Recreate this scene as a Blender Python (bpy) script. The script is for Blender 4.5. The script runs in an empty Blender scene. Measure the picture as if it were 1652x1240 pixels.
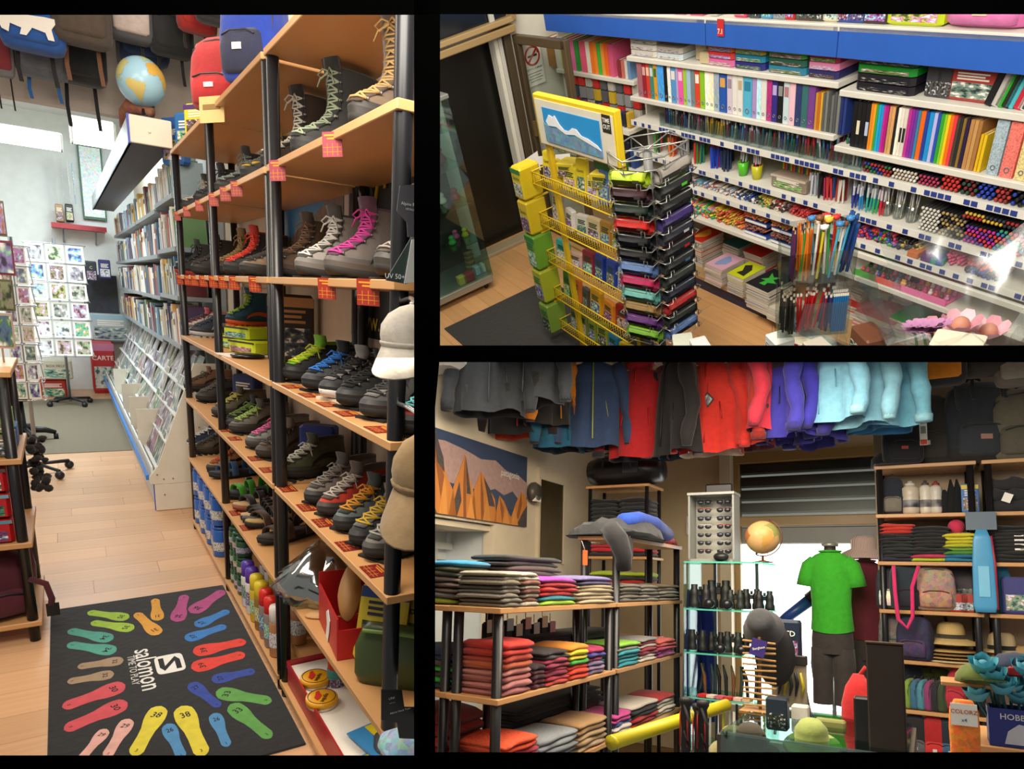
import bpy, bmesh, math, random
import numpy as np
from mathutils import Vector, Matrix, Euler
random.seed(7)
PI = math.pi
# ---------------------------------------------------------------- camera, world, lights
FPX, CX, CY, IW, IH = 1100.0, 826.0, 800.0, 1652, 1240
def _d(p):
    v = np.array([p[0]-CX, p[1]-CY, FPX]); return v/np.linalg.norm(v)
class Room:
    """one shop room: X right, Y into the depth, Z up; the photographer stands at (0,0,H)"""
    def __init__(s, ydir, down, H):
        y = _d(ydir); dn = np.array(down, float) if len(down) == 3 else _d(down)
        dn = dn - y*(y@dn); dn /= np.linalg.norm(dn)
        s.R = np.array([np.cross(y, -dn), y, -dn]); s.H = H
    def _on(s, u, v, i, val):
        r = s.R@np.array([(u-CX)/FPX, (v-CY)/FPX, 1.0]); o = np.array([0, 0, s.H])
        return Vector(o+r*(val-o[i])/r[i])
    def x(s, u, v, val): return s._on(u, v, 0, val)
    def y(s, u, v, val): return s._on(u, v, 1, val)
    def z(s, u, v, val): return s._on(u, v, 2, val)
    def px(s, P):
        c = s.R.T@(np.array(P, float)-[0, 0, s.H]); return CX+FPX*c[0]/c[2], CY+FPX*c[1]/c[2], c[2]
R1 = Room((95, 439), (544, 4723), 1.6)
R2 = Room((90, -24), (1180, 1952), 2.6)
R3 = Room((1500, 950), (-.035, 1, -.133), 1.6)
def world_matrix(r):
    A = R1.R@r.R.T
    return Matrix.Translation((0, 0, 1.6)) @ Matrix(A.tolist()).to_4x4() @ Matrix.Translation((0, 0, -r.H))
for r in (R1, R2, R3): r.W = world_matrix(r)
class _Cam: pass
RC = _Cam(); RC.R = np.eye(3); RC.H = 0; RC.W = Matrix.Translation((0, 0, 1.6)) @ Matrix(R1.R.tolist()).to_4x4()   # lens axes: x right, y down, z forward
SC = bpy.context.scene
SC.cycles.transparent_max_bounces = 32
COL = SC.collection
cam = bpy.data.cameras.new('camera'); co = bpy.data.objects.new('camera', cam); COL.objects.link(co)
cam.sensor_width = 36; cam.lens = FPX/IW*36; cam.shift_y = (CY-IH/2)/IW; cam.clip_start = .02; cam.clip_end = 200
co.matrix_world = RC.W @ Matrix(((1, 0, 0, 0), (0, -1, 0, 0), (0, 0, -1, 0), (0, 0, 0, 1)))
SC.camera = co
SC.view_settings.view_transform = 'Standard'; SC.view_settings.look = 'None'; SC.view_settings.gamma = 1
SC.view_settings.use_curve_mapping = False; SC.view_settings.exposure = 0.0
wd = bpy.data.worlds.new('world'); SC.world = wd; wd.use_nodes = True
wd.node_tree.nodes['Background'].inputs[0].default_value = (1, .95, .88, 1)
wd.node_tree.nodes['Background'].inputs[1].default_value = .34
def area_light(room, loc, target, sx, sy, power, col):
    l = bpy.data.lights.new('lamp_light', 'AREA'); l.shape = 'RECTANGLE'; l.size = sx; l.size_y = sy; l.energy = power; l.color = col
    o = bpy.data.objects.new('lamp_light', l); COL.objects.link(o)
    d = Vector(target)-Vector(loc)
    o.matrix_world = room.W @ Matrix.Translation(loc) @ d.to_track_quat('-Z', 'Y').to_matrix().to_4x4()
    return o
WARM = (1, .86, .68); NEUT = (1, .94, .85); COOL = (.86, .95, 1)
area_light(R1, (-.2, 1.3, 3.1), (.2, 2.8, .6), 1.2, .5, 42, WARM)      # ceiling tubes over the aisle
area_light(R1, (-.7, 3.6, 3.0), (.3, 3.9, .5), .5, 1.8, 42, WARM)
area_light(R1, (-.1, 8.5, 3.25), (.1, 8.7, 0), .6, 3.4, 215, COOL)      # cold tubes of the back room
area_light(R2, (.75, 1.1, 3.15), (2.7, 2.3, .7), 1.3, 1.3, 105, NEUT)     # unseen lamps added for the stationery room; this one set camera-side to brighten pencils
area_light(R2, (1.5, 4.0, 3.2), (2.2, 4.7, .5), 1.2, 1.0, 55, NEUT)
# ---------------------------------------------------------------- materials (all procedural)
def lin(h):
    h = h.lstrip('#'); c = [int(h[i:i+2], 16)/255 for i in (0, 2, 4)]
    return tuple(v/12.92 if v <= .04045 else ((v+.055)/1.055)**2.4 for v in c)
_mc = {}
def M(col, rough=.55, kind='plain', metal=0.0, p=0.0):
    key = (col, rough, kind, metal, p)
    if key in _mc: return _mc[key]
    m = bpy.data.materials.new(kind+'_'+str(col).strip('#')); m.use_nodes = True; nt = m.node_tree; N = nt.nodes; L = nt.links
    b = N['Principled BSDF']; b.inputs['Roughness'].default_value = rough; b.inputs['Metallic'].default_value = metal
    c = lin(col); C4 = (*c, 1); b.inputs['Base Color'].default_value = C4
    def tex(t, scale, coord='Object', **k):
        tc = N.new('ShaderNodeTexCoord'); mp = N.new('ShaderNodeMapping'); n = N.new(t)
        mp.inputs['Scale'].default_value = k.get('map', (1, 1, 1)); L.new(tc.outputs[coord], mp.inputs['Vector']); L.new(mp.outputs[0], n.inputs['Vector'])
        n.inputs['Scale'].default_value = scale
        if 'Detail' in n.inputs: n.inputs['Detail'].default_value = k.get('detail', 3)
        return n, mp
    def vary(n, lo, hi, out=0):
        out = list(n.outputs.keys()).index(out) if isinstance(out, str) else out
        mx = N.new('ShaderNodeMix'); mx.data_type = 'RGBA'
        mx.inputs[6].default_value = (*[min(1, v*lo) for v in c], 1); mx.inputs[7].default_value = (*[min(1, v*hi) for v in c], 1)
        L.new(n.outputs[out], mx.inputs[0]); L.new(mx.outputs[2], b.inputs['Base Color']); return mx
    def bump(n, s, d=.01, out=0):
        bp = N.new('ShaderNodeBump'); bp.inputs['Strength'].default_value = s; bp.inputs['Distance'].default_value = d
        L.new(n.outputs[out], bp.inputs['Height']); L.new(bp.outputs[0], b.inputs['Normal'])
    if kind == 'plain':
        n, _ = tex('ShaderNodeTexNoise', 9); vary(n, .9, 1.08)
    elif kind == 'fabric':
        n, _ = tex('ShaderNodeTexNoise', 26, detail=5); vary(n, .72, 1.22); bump(n, .35, .01); b.inputs['Roughness'].default_value = .9
        b.inputs['Sheen Weight'].default_value = .15
    elif kind == 'weave':
        n, _ = tex('ShaderNodeTexWave', 60, detail=2); n.inputs['Distortion'].default_value = 3; vary(n, .75, 1.15); bump(n, .4, .004); b.inputs['Roughness'].default_value = .9
    elif kind == 'wood':
        n, _ = tex('ShaderNodeTexNoise', 5, map=p or (1, .15, 1), detail=6)
        mx = vary(n, .78, 1.16); oi = N.new('ShaderNodeObjectInfo'); h = N.new('ShaderNodeHueSaturation')
        mr = N.new('ShaderNodeMapRange'); mr.inputs[3].default_value = .9; mr.inputs[4].default_value = 1.08
        L.new(oi.outputs['Random'], mr.inputs[0]); L.new(mr.outputs[0], h.inputs['Value']); L.new(mx.outputs[2], h.inputs['Color']); L.new(h.outputs[0], b.inputs['Base Color'])
    elif kind == 'print':       # printed cover: soft patches of ink that differ from copy to copy
        oi = N.new('ShaderNodeObjectInfo'); n, mp = tex('ShaderNodeTexNoise', (p or 6)*.42, detail=2)
        ml = N.new('ShaderNodeMath'); ml.operation = 'MULTIPLY'; ml.inputs[1].default_value = 37; L.new(oi.outputs['Random'], ml.inputs[0])
        cb = N.new('ShaderNodeCombineXYZ')
        for i in range(3): L.new(ml.outputs[0], cb.inputs[i])
        L.new(cb.outputs[0], mp.inputs['Location'])
        cr = N.new('ShaderNodeValToRGB'); E = cr.color_ramp.elements; E[0].position = .36; E[0].color = (*[v*.12 for v in c], 1); E[1].position = .66; E[1].color = (.8, .78, .72, 1)
        e = E.new(.5); e.color = C4
        e2 = E.new(.57); e2.color = (c[1], c[2], c[0], 1)
        h = N.new('ShaderNodeHueSaturation'); h.inputs['Saturation'].default_value = .8; L.new(n.outputs[0], cr.inputs[0]); L.new(cr.outputs[0], h.inputs['Color']); L.new(oi.outputs['Random'], h.inputs['Hue']); L.new(h.outputs[0], b.inputs['Base Color'])
    elif kind == 'camo':        # busy pattern around one colour
        n, _ = tex('ShaderNodeTexVoronoi', p or 40); n.feature = 'F1'
        h = N.new('ShaderNodeMix'); h.data_type = 'RGBA'; h.blend_type = 'MULTIPLY'; h.inputs[0].default_value = .75; h.inputs[6].default_value = C4
        L.new(n.outputs['Color'], h.inputs[7]); mm = N.new('ShaderNodeMix'); mm.data_type = 'RGBA'; mm.blend_type = 'ADD'; mm.inputs[0].default_value = .5
        L.new(h.outputs[2], mm.inputs[6]); mm.inputs[7].default_value = C4; L.new(mm.outputs[2], b.inputs['Base Color'])
    elif kind == 'stripe':
        n, _ = tex('ShaderNodeTexWave', p or 20, detail=0); n.inputs['Distortion'].default_value = 0; vary(n, .35, 1.6)
    elif kind == 'terrazzo':
        n, _ = tex('ShaderNodeTexVoronoi', 60, map=(.16, 1, 1)); vary(n, .15, 2.2, 'Color')
    elif kind == 'glass':       # clear sheet: see-through with a faint mirror
        b.inputs['Roughness'].default_value = .02; tr = N.new('ShaderNodeBsdfTransparent'); tr.inputs[0].default_value = C4
        mx = N.new('ShaderNodeMixShader'); mx.inputs[0].default_value = p or .12; gl = N.new('ShaderNodeBsdfGlossy'); gl.inputs['Roughness'].default_value = max(.02, rough); gl.inputs[0].default_value = (.9, .95, .95, 1)
        L.new(tr.outputs[0], mx.inputs[1]); L.new(gl.outputs[0], mx.inputs[2]); L.new(mx.outputs[0], N['Material Output'].inputs[0])
    elif kind == 'emit':
        b.inputs['Emission Color'].default_value = C4; b.inputs['Emission Strength'].default_value = p
    elif kind == 'flat':
        b.inputs['Specular IOR Level'].default_value = 0
    _mc[key] = m; return m
BLACK = '#141413'; WOODC = '#c08a55'
mWOOD = M('#c99661', .42, 'wood'); mWOODX = M('#c99661', .42, 'wood', 0, (.15, 1, 1)); mPOST = M('#17171a', .35); mCHROME = M('#c9ccce', .2, 'plain', .9); mSTEEL = M('#8d9298', .35, 'plain', .6)
mWHITE = M('#e9e6de', .5); mPAPER = M('#efece2', .8); mCREAM = M('#e2d4bd', .75)
# ---------------------------------------------------------------- mesh builder
class MB:
    def __init__(s): s.v = []; s.f = []; s.m = []; s.sm = []
    def add(s, vs, fs, mi=0, smooth=False, T=None):
        o = len(s.v)
        s.v += [tuple(T @ Vector(p)) for p in vs] if T is not None else [tuple(p) for p in vs]
        for f in fs: s.f.append([i+o for i in f]); s.m.append(mi); s.sm.append(smooth)
        return s
    def box(s, c, d, T=None, mi=0, top=1.0):
        x, y, z = c; a, b, e = d[0]/2, d[1]/2, d[2]/2; vs = []
        for k in (-1, 1):
            t = top if k > 0 else 1
            vs += [(x-a*t, y-b*t, z+k*e), (x+a*t, y-b*t, z+k*e), (x+a*t, y+b*t, z+k*e), (x-a*t, y+b*t, z+k*e)]
        return s.add(vs, [(3, 2, 1, 0), (4, 5, 6, 7), (0, 1, 5, 4), (1, 2, 6, 5), (2, 3, 7, 6), (3, 0, 4, 7)], mi, False, T)
    def cbox(s, c, d, r=.004, T=None, mi=0):
        """box with chamfered edges"""
        a, b, e = [q/2 for q in d]; r = min(r, a*.9, b*.9, e*.9); vs = []; x, y, z = c
        for (ra, zz) in ((a-r, -e), (a, -e+r), (a, e-r), (a-r, e)):
            q = r if ra < a else 0
            aa, bb = a-q, b-q
            vs += [(x-aa+r, y-bb, z+zz), (x+aa-r, y-bb, z+zz), (x+aa, y-bb+r, z+zz), (x+aa, y+bb-r, z+zz), (x+aa-r, y+bb, z+zz), (x-aa+r, y+bb, z+zz), (x-aa, y+bb-r, z+zz), (x-aa, y-bb+r, z+zz)]
        fs = [tuple(range(7, -1, -1)), tuple(range(24, 32))]
        for k in range(3):
            for i in range(8): fs.append((k*8+i, k*8+(i+1) % 8, k*8+8+(i+1) % 8, k*8+8+i))
        return s.add(vs, fs, mi, False, T)
    def loft(s, rings, cap0=True, cap1=True, mi=0, smooth=True, closed=True, T=None):
        n = len(rings[0]); vs = [p for r in rings for p in r]; fs = []
        for k in range(len(rings)-1):
            for i in range(n if closed else n-1):
                fs.append((k*n+i, k*n+(i+1) % n, (k+1)*n+(i+1) % n, (k+1)*n+i))
        if cap0: fs.append(tuple(range(n-1, -1, -1)))
        if cap1: fs.append(tuple((len(rings)-1)*n+i for i in range(n)))
        return s.add(vs, fs, mi, smooth, T)
    def tube(s, pts, r, n=6, mi=0, closed=False, T=None, smooth=True):
        pts = [Vector(p) for p in pts]; k = len(pts); rings = []; up = None
        rr = r if isinstance(r, (list, tuple)) else [r]*k
        for i, p in enumerate(pts):
            a = pts[(i-1) % k] if (closed or i > 0) else p; b = pts[(i+1) % k] if (closed or i < k-1) else p
            t = (b-a).normalized() if (b-a).length > 1e-9 else Vector((0, 0, 1))
            if up is None: up = Vector((0, 0, 1)) if abs(t.z) < .9 else Vector((1, 0, 0))
            x = up-t*up.dot(t)
            if x.length < 1e-6: x = t.orthogonal()
            x.normalize(); y = t.cross(x); up = x
            rings.append([p+(x*math.cos(q)+y*math.sin(q))*rr[i] for q in [2*PI*j/n for j in range(n)]])
        if closed: rings.append(rings[0]); return s.loft(rings, False, False, mi, smooth, True, T)
        return s.loft(rings, True, True, mi, smooth, True, T)
    def lathe(s, prof, n=14, c=(0, 0, 0), mi=0, smooth=True, T=None, cap0=True, cap1=True):
        rings = [[(c[0]+r*math.cos(2*PI*j/n), c[1]+r*math.sin(2*PI*j/n), c[2]+z) for j in range(n)] for r, z in prof]
        return s.loft(rings, cap0, cap1, mi, smooth, True, T)
    def prism(s, poly, z0, z1, mi=0, T=None, smooth=False):
        return s.loft([[(x, y, z0) for x, y in poly], [(x, y, z1) for x, y in poly]], True, True, mi, smooth, True, T)
    def sphere(s, c, r, nu=14, nv=9, mi=0, T=None):
        rx, ry, rz = r if isinstance(r, (tuple, list)) else (r, r, r)
        rings = []
        for k in range(nv+1):
            t = PI*(k/nv)*.998+.001*PI; rings.append([(c[0]+rx*math.sin(t)*math.cos(2*PI*j/nu), c[1]+ry*math.sin(t)*math.sin(2*PI*j/nu), c[2]-rz*math.cos(t)) for j in range(nu)])
        return s.loft(rings, True, True, mi, True, True, T)
    def mesh(s, name='mesh'):
        me = bpy.data.meshes.new(name); me.from_pydata(s.v, [], s.f)
        if any(s.m): me.polygons.foreach_set('material_index', s.m)
        me.polygons.foreach_set('use_smooth', s.sm)
        for _ in range(max(s.m, default=0)+1): me.materials.append(None)
        me.update(); return me
# ---------------------------------------------------------------- objects
TOPS = []      # (object, room)
def _mats(o, mats):
    if not isinstance(mats, (list, tuple)): mats = [mats]
    for i, sl in enumerate(o.material_slots): sl.link = 'OBJECT'; sl.material = mats[min(i, len(mats)-1)]
def tf(loc=(0, 0, 0), rot=(0, 0, 0), sc=(1, 1, 1)):
    if isinstance(sc, (int, float)): sc = (sc, sc, sc)
    return Matrix.LocRotScale(Vector(loc), Euler(rot), Vector(sc))
def tag(o, room, label, cat, group=None, kind=None):
    TOPS.append((o, room))
    if label: o['label'] = label
    if cat: o['category'] = cat
    if group: o['group'] = group
    if kind: o['kind'] = kind
    return o
def E(room, name, label, cat, group=None, m=None, kind=None):
    """a thing made of parts: an Empty at its base"""
    o = bpy.data.objects.new(name, None); COL.objects.link(o); o.empty_display_size = .05
    if m is not None: o.matrix_basis = m
    return tag(o, room, label, cat, group, kind)
def P(parent, name, me, mats, m=None, label=None, kind=None):
    """a part"""
    if isinstance(me, MB): me = me.mesh(name)
    o = bpy.data.objects.new(name, me); COL.objects.link(o); _mats(o, mats); o.parent = parent
    if m is not None: o.matrix_basis = m
    if label: o['label'] = label
    if kind: o['kind'] = kind
    return o
def S(room, name, label, cat, me, mats, m=None, group=None, kind=None):
    """a thing that is one mesh"""
    if isinstance(me, MB): me = me.mesh(name)
    o = bpy.data.objects.new(name, me); COL.objects.link(o); _mats(o, mats)
    if m is not None: o.matrix_basis = m
    return tag(o, room, label, cat, group, kind)
def ST(room, name, me, mats, m=None, label=None):
    o = S(room, name, label, None, me, mats, m, None, 'structure'); return o
_UB = {}
def ubox(kind='box'):
    """shared unit boxes: centred in x,y and standing on z=0"""
    if kind not in _UB:
        b = MB()
        if kind == 'box': b.box((0, 0, .5), (1, 1, 1))
        else: b.cbox((0, 0, .5), (1, 1, 1), .06)
        _UB[kind] = b.mesh('unit_box')
    return _UB[kind]
_tx = {}
def text_mesh(s, bold=0.0, ext=.02):
    k = (s, bold, ext)
    if k not in _tx:
        c = bpy.data.curves.new('lettering', 'FONT'); c.body = s; c.align_x = 'CENTER'; c.align_y = 'CENTER'; c.size = 1; c.resolution_u = 2; c.extrude = ext; c.offset = bold
        o = bpy.data.objects.new('lettering', c); COL.objects.link(o)
        dg = bpy.context.evaluated_depsgraph_get(); me = bpy.data.meshes.new_from_object(o.evaluated_get(dg))
        bpy.data.objects.remove(o); me.materials.clear(); me.materials.append(None); _tx[k] = me
    return _tx[k]
def TX(parent, s, size, mat, m, bold=.01, name='lettering', ext=.004, sx=1.0):
    return P(parent, name, text_mesh(s, bold, ext), mat, m @ tf(sc=(size*sx, size, size)))
ORD = 'first second third fourth fifth sixth seventh eighth ninth tenth eleventh twelfth thirteenth fourteenth fifteenth sixteenth seventeenth eighteenth nineteenth twentieth'.split()
def nth(i):
    """0-based -> 'twenty-third'"""
    if i < 20: return ORD[i]
    t = ['', '', 'twenty', 'thirty', 'forty', 'fifty', 'sixty', 'seventy', 'eighty', 'ninety'][(i+1)//10]; r = (i+1) % 10
    if r == 0: return t[:-1]+'ieth'
    return t+'-'+ORD[r-1]
_CN = dict(black='141413', white='f0eee8', grey='808080', charcoal='3c3c40', red='c8201c', maroon='6a1420', pink='e87aa8', magenta='c81e8c', orange='ea7418', yellow='f0d020', cream='e8d8b0', green='2c9a30', lime='a4d020', olive='5c6030', teal='1a8a90', turquoise='60c8c8', navy='1c2850', blue='2058c0', purple='6a3090', lilac='b8a0d8', brown='5a3a24', tan='b48a58')
_CN['light blue'] = '86b8e0'; _CN['dark green'] = '1e4a30'
def cname(h):
    h = h.lstrip('#'); q = [int(h[i:i+2], 16) for i in (0, 2, 4)]
    return min(_CN, key=lambda n: sum((q[i]-int(_CN[n][2*i:2*i+2], 16))**2 for i in range(3)))
def Rz(a): return Matrix.Rotation(a, 4, 'Z')
def Rx(a): return Matrix.Rotation(a, 4, 'X')
def Ry(a): return Matrix.Rotation(a, 4, 'Y')
def Tr(*a): return Matrix.Translation(a[0] if len(a) == 1 else a)
def basis(o, x, y, z):
    """matrix from an origin and three axis vectors"""
    m = Matrix.Identity(4)
    for i, a in enumerate((x, y, z)):
        for j in range(3): m[j][i] = a[j]
    for j in range(3): m[j][3] = o[j]
    return m
# ---------------------------------------------------------------- black borders between the three views, built as added slabs and beams
mFRAME = M('#010101', 1.0, 'flat')
def cam_prism(name, u0, v0, u1, v1, d0, d1, kind='structure', slope=True):
    """slab between two rooms, its front face d0 m from the photographer, running back along the dividing line"""
    x0, y0, x1, y1 = [(q-c)/FPX*d0 for q, c in ((u0, CX), (v0, CY), (u1, CX), (v1, CY))]
    k = (d1-d0)/d0; mx, my = (x0+x1)/2*k, (y0+y1)/2*k
    if slope == 'u': my = 0
    if slope == 'v': mx = 0
    vs = [(x0, y0, d0), (x1, y0, d0), (x1, y1, d0), (x0, y1, d0), (x0+mx, y0+my, d1), (x1+mx, y0+my, d1), (x1+mx, y1+my, d1), (x0+mx, y1+my, d1)]
    b = MB(); b.add(vs, [(0, 1, 2, 3), (7, 6, 5, 4), (0, 4, 5, 1), (1, 5, 6, 2), (2, 6, 7, 3), (3, 7, 4, 0)])
    return ST(RC, name, b, mFRAME)
cam_prism('border_partition', 668, -60, 710, 570, .9, 8.0, slope='u')
cam_prism('border_partition', 668, 570, 702, 1400, .9, 8.0, slope='u')
cam_prism('border_slab', 690, 557, 2300, 584, .9, 6.0, slope='v')  # added border, made deep to stop lamp light crossing between rooms
cam_prism('border_lintel', -700, -160, 690, 24, .9, 1.0)
cam_prism('border_lintel', 690, -160, 2300, 23, .9, 1.0)
cam_prism('border_sill', -700, 1218, 690, 1420, .9, 1.0)
cam_prism('border_sill', 690, 1213, 2300, 1420, .9, 1.0)
SL = (577-CY)/FPX
for d_, pw_ in ((1.75, 24), (3.3, 120)): area_light(RC, (.42*d_/2, SL*d_, d_), (.42*d_/2, SL*d_+1, d_-SL), .75*d_, 1.25, pw_, WARM)      # added area lights hidden under the border slab brighten the clothing room
# ---------------------------------------------------------------- kinds of goods
def wfoot(t):
    ks = [(0, .62), (.08, .84), (.3, 1.0), (.45, .93), (.6, .8), (.8, .8), (.95, .74), (1, .6)]
    for (a, x), (b, y) in zip(ks, ks[1:]):
        if t <= b: return x+(y-x)*(t-a)/(b-a)
    return .6
def slice_ring(z, xt, xh, w, L=.29, n=22, lift=0.0):
    r = []; xm, h = (xt+xh)/2, (xh-xt)/2
    for j in range(n):
        q = 2*PI*j/n; cx, sy = math.cos(q), math.sin(q)
        x = xm-h*cx; y = w*wfoot(max(0, min(1, x/L)))*math.copysign(abs(sy)**.78, sy)
        r.append((x, y, z+lift*max(0, 1-x/.09)**2))
    return r
SH = {'low': [(.018, .004, .287, .049), (.032, .002, .291, .052), (.043, .012, .291, .051), (.054, .034, .289, .048), (.068, .072, .286, .044), (.087, .118, .282, .04), (.1, .14, .28, .037), (.108, .15, .281, .036)],
      'mid': [(.02, .004, .289, .05), (.036, .002, .293, .053), (.048, .012, .293, .052), (.06, .034, .291, .049), (.074, .066, .289, .046), (.09, .098, .286, .043), (.108, .122, .284, .041), (.13, .136, .283, .04), (.15, .14, .285, .041), (.168, .138, .288, .043)],
      'tall': [(.022, .004, .289, .051), (.038, .002, .294, .054), (.052, .012, .294, .053), (.066, .036, .292, .05), (.082, .07, .289, .047), (.1, .102, .286, .044), (.122, .126, .284, .043), (.15, .138, .283, .043), (.185, .138, .287, .047), (.22, .132, .291, .05), (.235, .132, .291, .05)]}
def front_x(typ, z):
    p = SH[typ]
    for a, b in zip(p, p[1:]):
        if z <= b[0]: return a[1]+(b[1]-a[1])*max(0, (z-a[0]))/(b[0]-a[0])
    return p[-1][1]
def half_w(typ, z):
    p = SH[typ]
    for a, b in zip(p, p[1:]):
        if z <= b[0]: return a[3]+(b[3]-a[3])*max(0, (z-a[0]))/(b[0]-a[0])
    return p[-1][3]
_sh = {}
def shoe_parts(typ):
    if typ in _sh: return _sh[typ]
    pr = SH[typ]; top = pr[-1][0]; d = {}
    b = MB(); b.loft([slice_ring(0, .016, .284, .046, lift=.012), slice_ring(.006, .002, .293, .053, lift=.012), slice_ring(.02, 0, .295, .056, lift=.009), slice_ring(.024, .004, .292, .052, lift=.008)], smooth=True)
    for k in range(9): b.box((.03+k*.029, 0, -.001), (.013, .088, .008))          # tread lugs
    d['sole'] = b.mesh('sole')
    b = MB(); b.loft([slice_ring(z, a, h, w, lift=.006) for z, a, h, w in pr], False, False); d['upper'] = b.mesh('upper')
    b = MB(); rr = [slice_ring(z-.001, a-.003, h+.002, w+.003, lift=.006) for z, a, h, w in pr[:3]]
    n = 22
    # rubber rand: full band below, toe cap above
    b.loft(rr[:2], False, False); toe = [[p for j, p in enumerate(r) if min(j, n-j) <= 5] for r in rr[1:]]
    toe = [r[6:]+r[:6] for r in toe]; b.loft(toe, False, False, closed=False); d['rand'] = b.mesh('rand')
    b = MB(); z, a, h, w = pr[-1]
    b.loft([slice_ring(z, a, h, w), slice_ring(z+.006, a+.003, h-.001, w-.002), slice_ring(z+.004, a+.01, h-.008, w-.008), slice_ring(z-.05, a+.012, h-.012, w-.012)], False, True); d['collar'] = b.mesh('collar')
    b = MB(); zs = [.052+(top+.028-.052)*k/7 for k in range(8)]; rings = []
    for z in zs:
        x = front_x(typ, min(z, top))-.003-(max(0, z-top))*.25; hw = .019+.006*(z-.05)/.1
        rings.append([(x-.002, -hw, z), (x-.007, -hw*.4, z+.002), (x-.007, hw*.4, z+.002), (x-.002, hw, z), (x+.008, hw*.9, z), (x+.008, -hw*.9, z)])
    b.loft(rings); d['tongue'] = b.mesh('tongue')
    b = MB(); nrow = {'low': 5, 'mid': 7, 'tall': 9}[typ]; prev = None
    for k in range(nrow):
        z = .058+(top-.01-.058)*k/(nrow-1); x = front_x(typ, z)-.008; hw = .024+.004*k/nrow
        cur = (x, hw, z)
        b.tube([(x+.006, -hw, z), (x-.004, -hw*.4, z+.004), (x-.004, hw*.4, z+.004), (x+.006, hw, z)], .0027, 5)
        if prev:
            px_, ph, pz = prev
            for sg in (-1, 1): b.tube([(px_+.005, sg*ph, pz), ((px_+x)/2-.007, 0, (pz+z)/2+.005), (x+.005, -sg*hw, z)], .0026, 5)
        prev = (x, hw, z)
    x, hw, z = prev
    for sg in (-1, 1):
        b.tube([(x-.006, 0, z+.004), (x-.014, sg*.014, z+.009), (x-.018, sg*.03, z-.004), (x-.012, sg*.022, z-.012), (x-.006, 0, z+.004)], .0024, 5)
        b.tube([(x-.006, 0, z), (x-.014, sg*.024, z-.012), (x-.016, sg*.034, z-.032)], .0022, 5)
    d['laces'] = b.mesh('laces')
    b = MB()
    for sg in (-1, 1):
        pts0 = []; pts1 = []
        for t in [k/6 for k in range(7)]:
            xx = .09+t*.15; zz = .042+.02*math.sin(t*PI); ww = half_w(typ, zz)*wfoot(xx/.29)+.0015
            pts0.append((xx, sg*ww, zz-.006)); ww2 = half_w(typ, zz+.012)*wfoot(xx/.29)+.002; pts1.append((xx+.012, sg*ww2, zz+.012))
        b.loft([pts0, pts1], False, False, closed=False)
    d['side_panel'] = b.mesh('side_panel')
    b = MB()
    for sg in (-1, 1):
        for k in range(nrow):
            z = .058+(top-.01-.058)*k/(nrow-1); x = front_x(typ, z)
            b.sphere((x, sg*(.026+.004*k/nrow), z), .0036, 6, 4)
    d['eyelets'] = b.mesh('eyelets')
    _sh[typ] = d; return d
def shoe(room, label, m, typ, up, rand=BLACK, sole='#1b1b1b', lace='#222222', tongue=None, panel=None, group='shoes on the shoe shelves', cat=None):
    d = shoe_parts(typ); e = E(room, 'hiking_boot' if typ != 'low' else 'trail_shoe', label, cat or ('boot' if typ != 'low' else 'shoe'), group, m)
    P(e, 'sole', d['sole'], M(sole, .8)); P(e, 'upper', d['upper'], M(up, .8, 'fabric')); P(e, 'rand', d['rand'], M(rand, .6)); P(e, 'collar', d['collar'], M(tongue or up, .9, 'fabric'))
    P(e, 'tongue', d['tongue'], M(tongue or up, .9, 'fabric')); P(e, 'laces', d['laces'], M(lace, .7)); P(e, 'side_panel', d['side_panel'], M(panel or sole, .7)); P(e, 'eyelets', d['eyelets'], M('#77777a', .35, 'plain', .7), kind='stuff')
    return e
_sd = {}
def sandal(room, label, m, foot, sole, strap, group='sandals on the lower shoe shelf'):
    if not _sd:
        b = MB(); b.loft([slice_ring(0, .004, .282, .046, lift=.012), slice_ring(.018, 0, .286, .05, lift=.012)]); _sd['sole'] = b.mesh('sole')
        b = MB(); b.loft([slice_ring(.018, .004, .282, .047, lift=.012), slice_ring(.026, .006, .28, .046, lift=.013)]); _sd['footbed'] = b.mesh('footbed')
        for i, (x, hh, w) in enumerate(((.07, .062, .052), (.125, .075, .05), (.2, .09, .044))):
            b = MB(); rr = []
            for dx in (-.015, .015):
                rr.append([(x+dx+.01*math.cos(q)*(i == 1), w*math.cos(q)*1.03, .015+(hh-.015)*math.sin(q)**.7) for q in [PI*k/10 for k in range(11)]])
            for dx in (.015, -.015):
                rr.append([(x+dx+.01*math.cos(q)*(i == 1), w*math.cos(q)*.96, .012+(hh-.018)*math.sin(q)**.7) for q in [PI*k/10 for k in range(11)]])
            rr.append(rr[0]); b.loft(rr, False, False, closed=False); _sd['strap%d' % i] = b.mesh('strap')
        b = MB(); b.tube([(.21, -.045, .03), (.26, -.04, .055), (.285, 0, .06), (.26, .04, .055), (.21, .045, .03)], .008, 6); _sd['heel'] = b.mesh('heel_strap')
        b = MB(); b.cbox((.125, .012, .078), (.03, .022, .008), .003); _sd['buckle'] = b.mesh('buckle')
    e = E(room, 'sandal', label, 'sandal', group, m)
    P(e, 'sole', _sd['sole'], M(sole, .8)); P(e, 'footbed', _sd['footbed'], M(foot, .8, 'fabric'))
    for i in range(3): P(e, 'strap', _sd['strap%d' % i], M(strap, .8, 'fabric'))
    P(e, 'heel_strap', _sd['heel'], M(strap, .8, 'fabric')); P(e, 'buckle', _sd['buckle'], M('#222222', .4))
    return e
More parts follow.
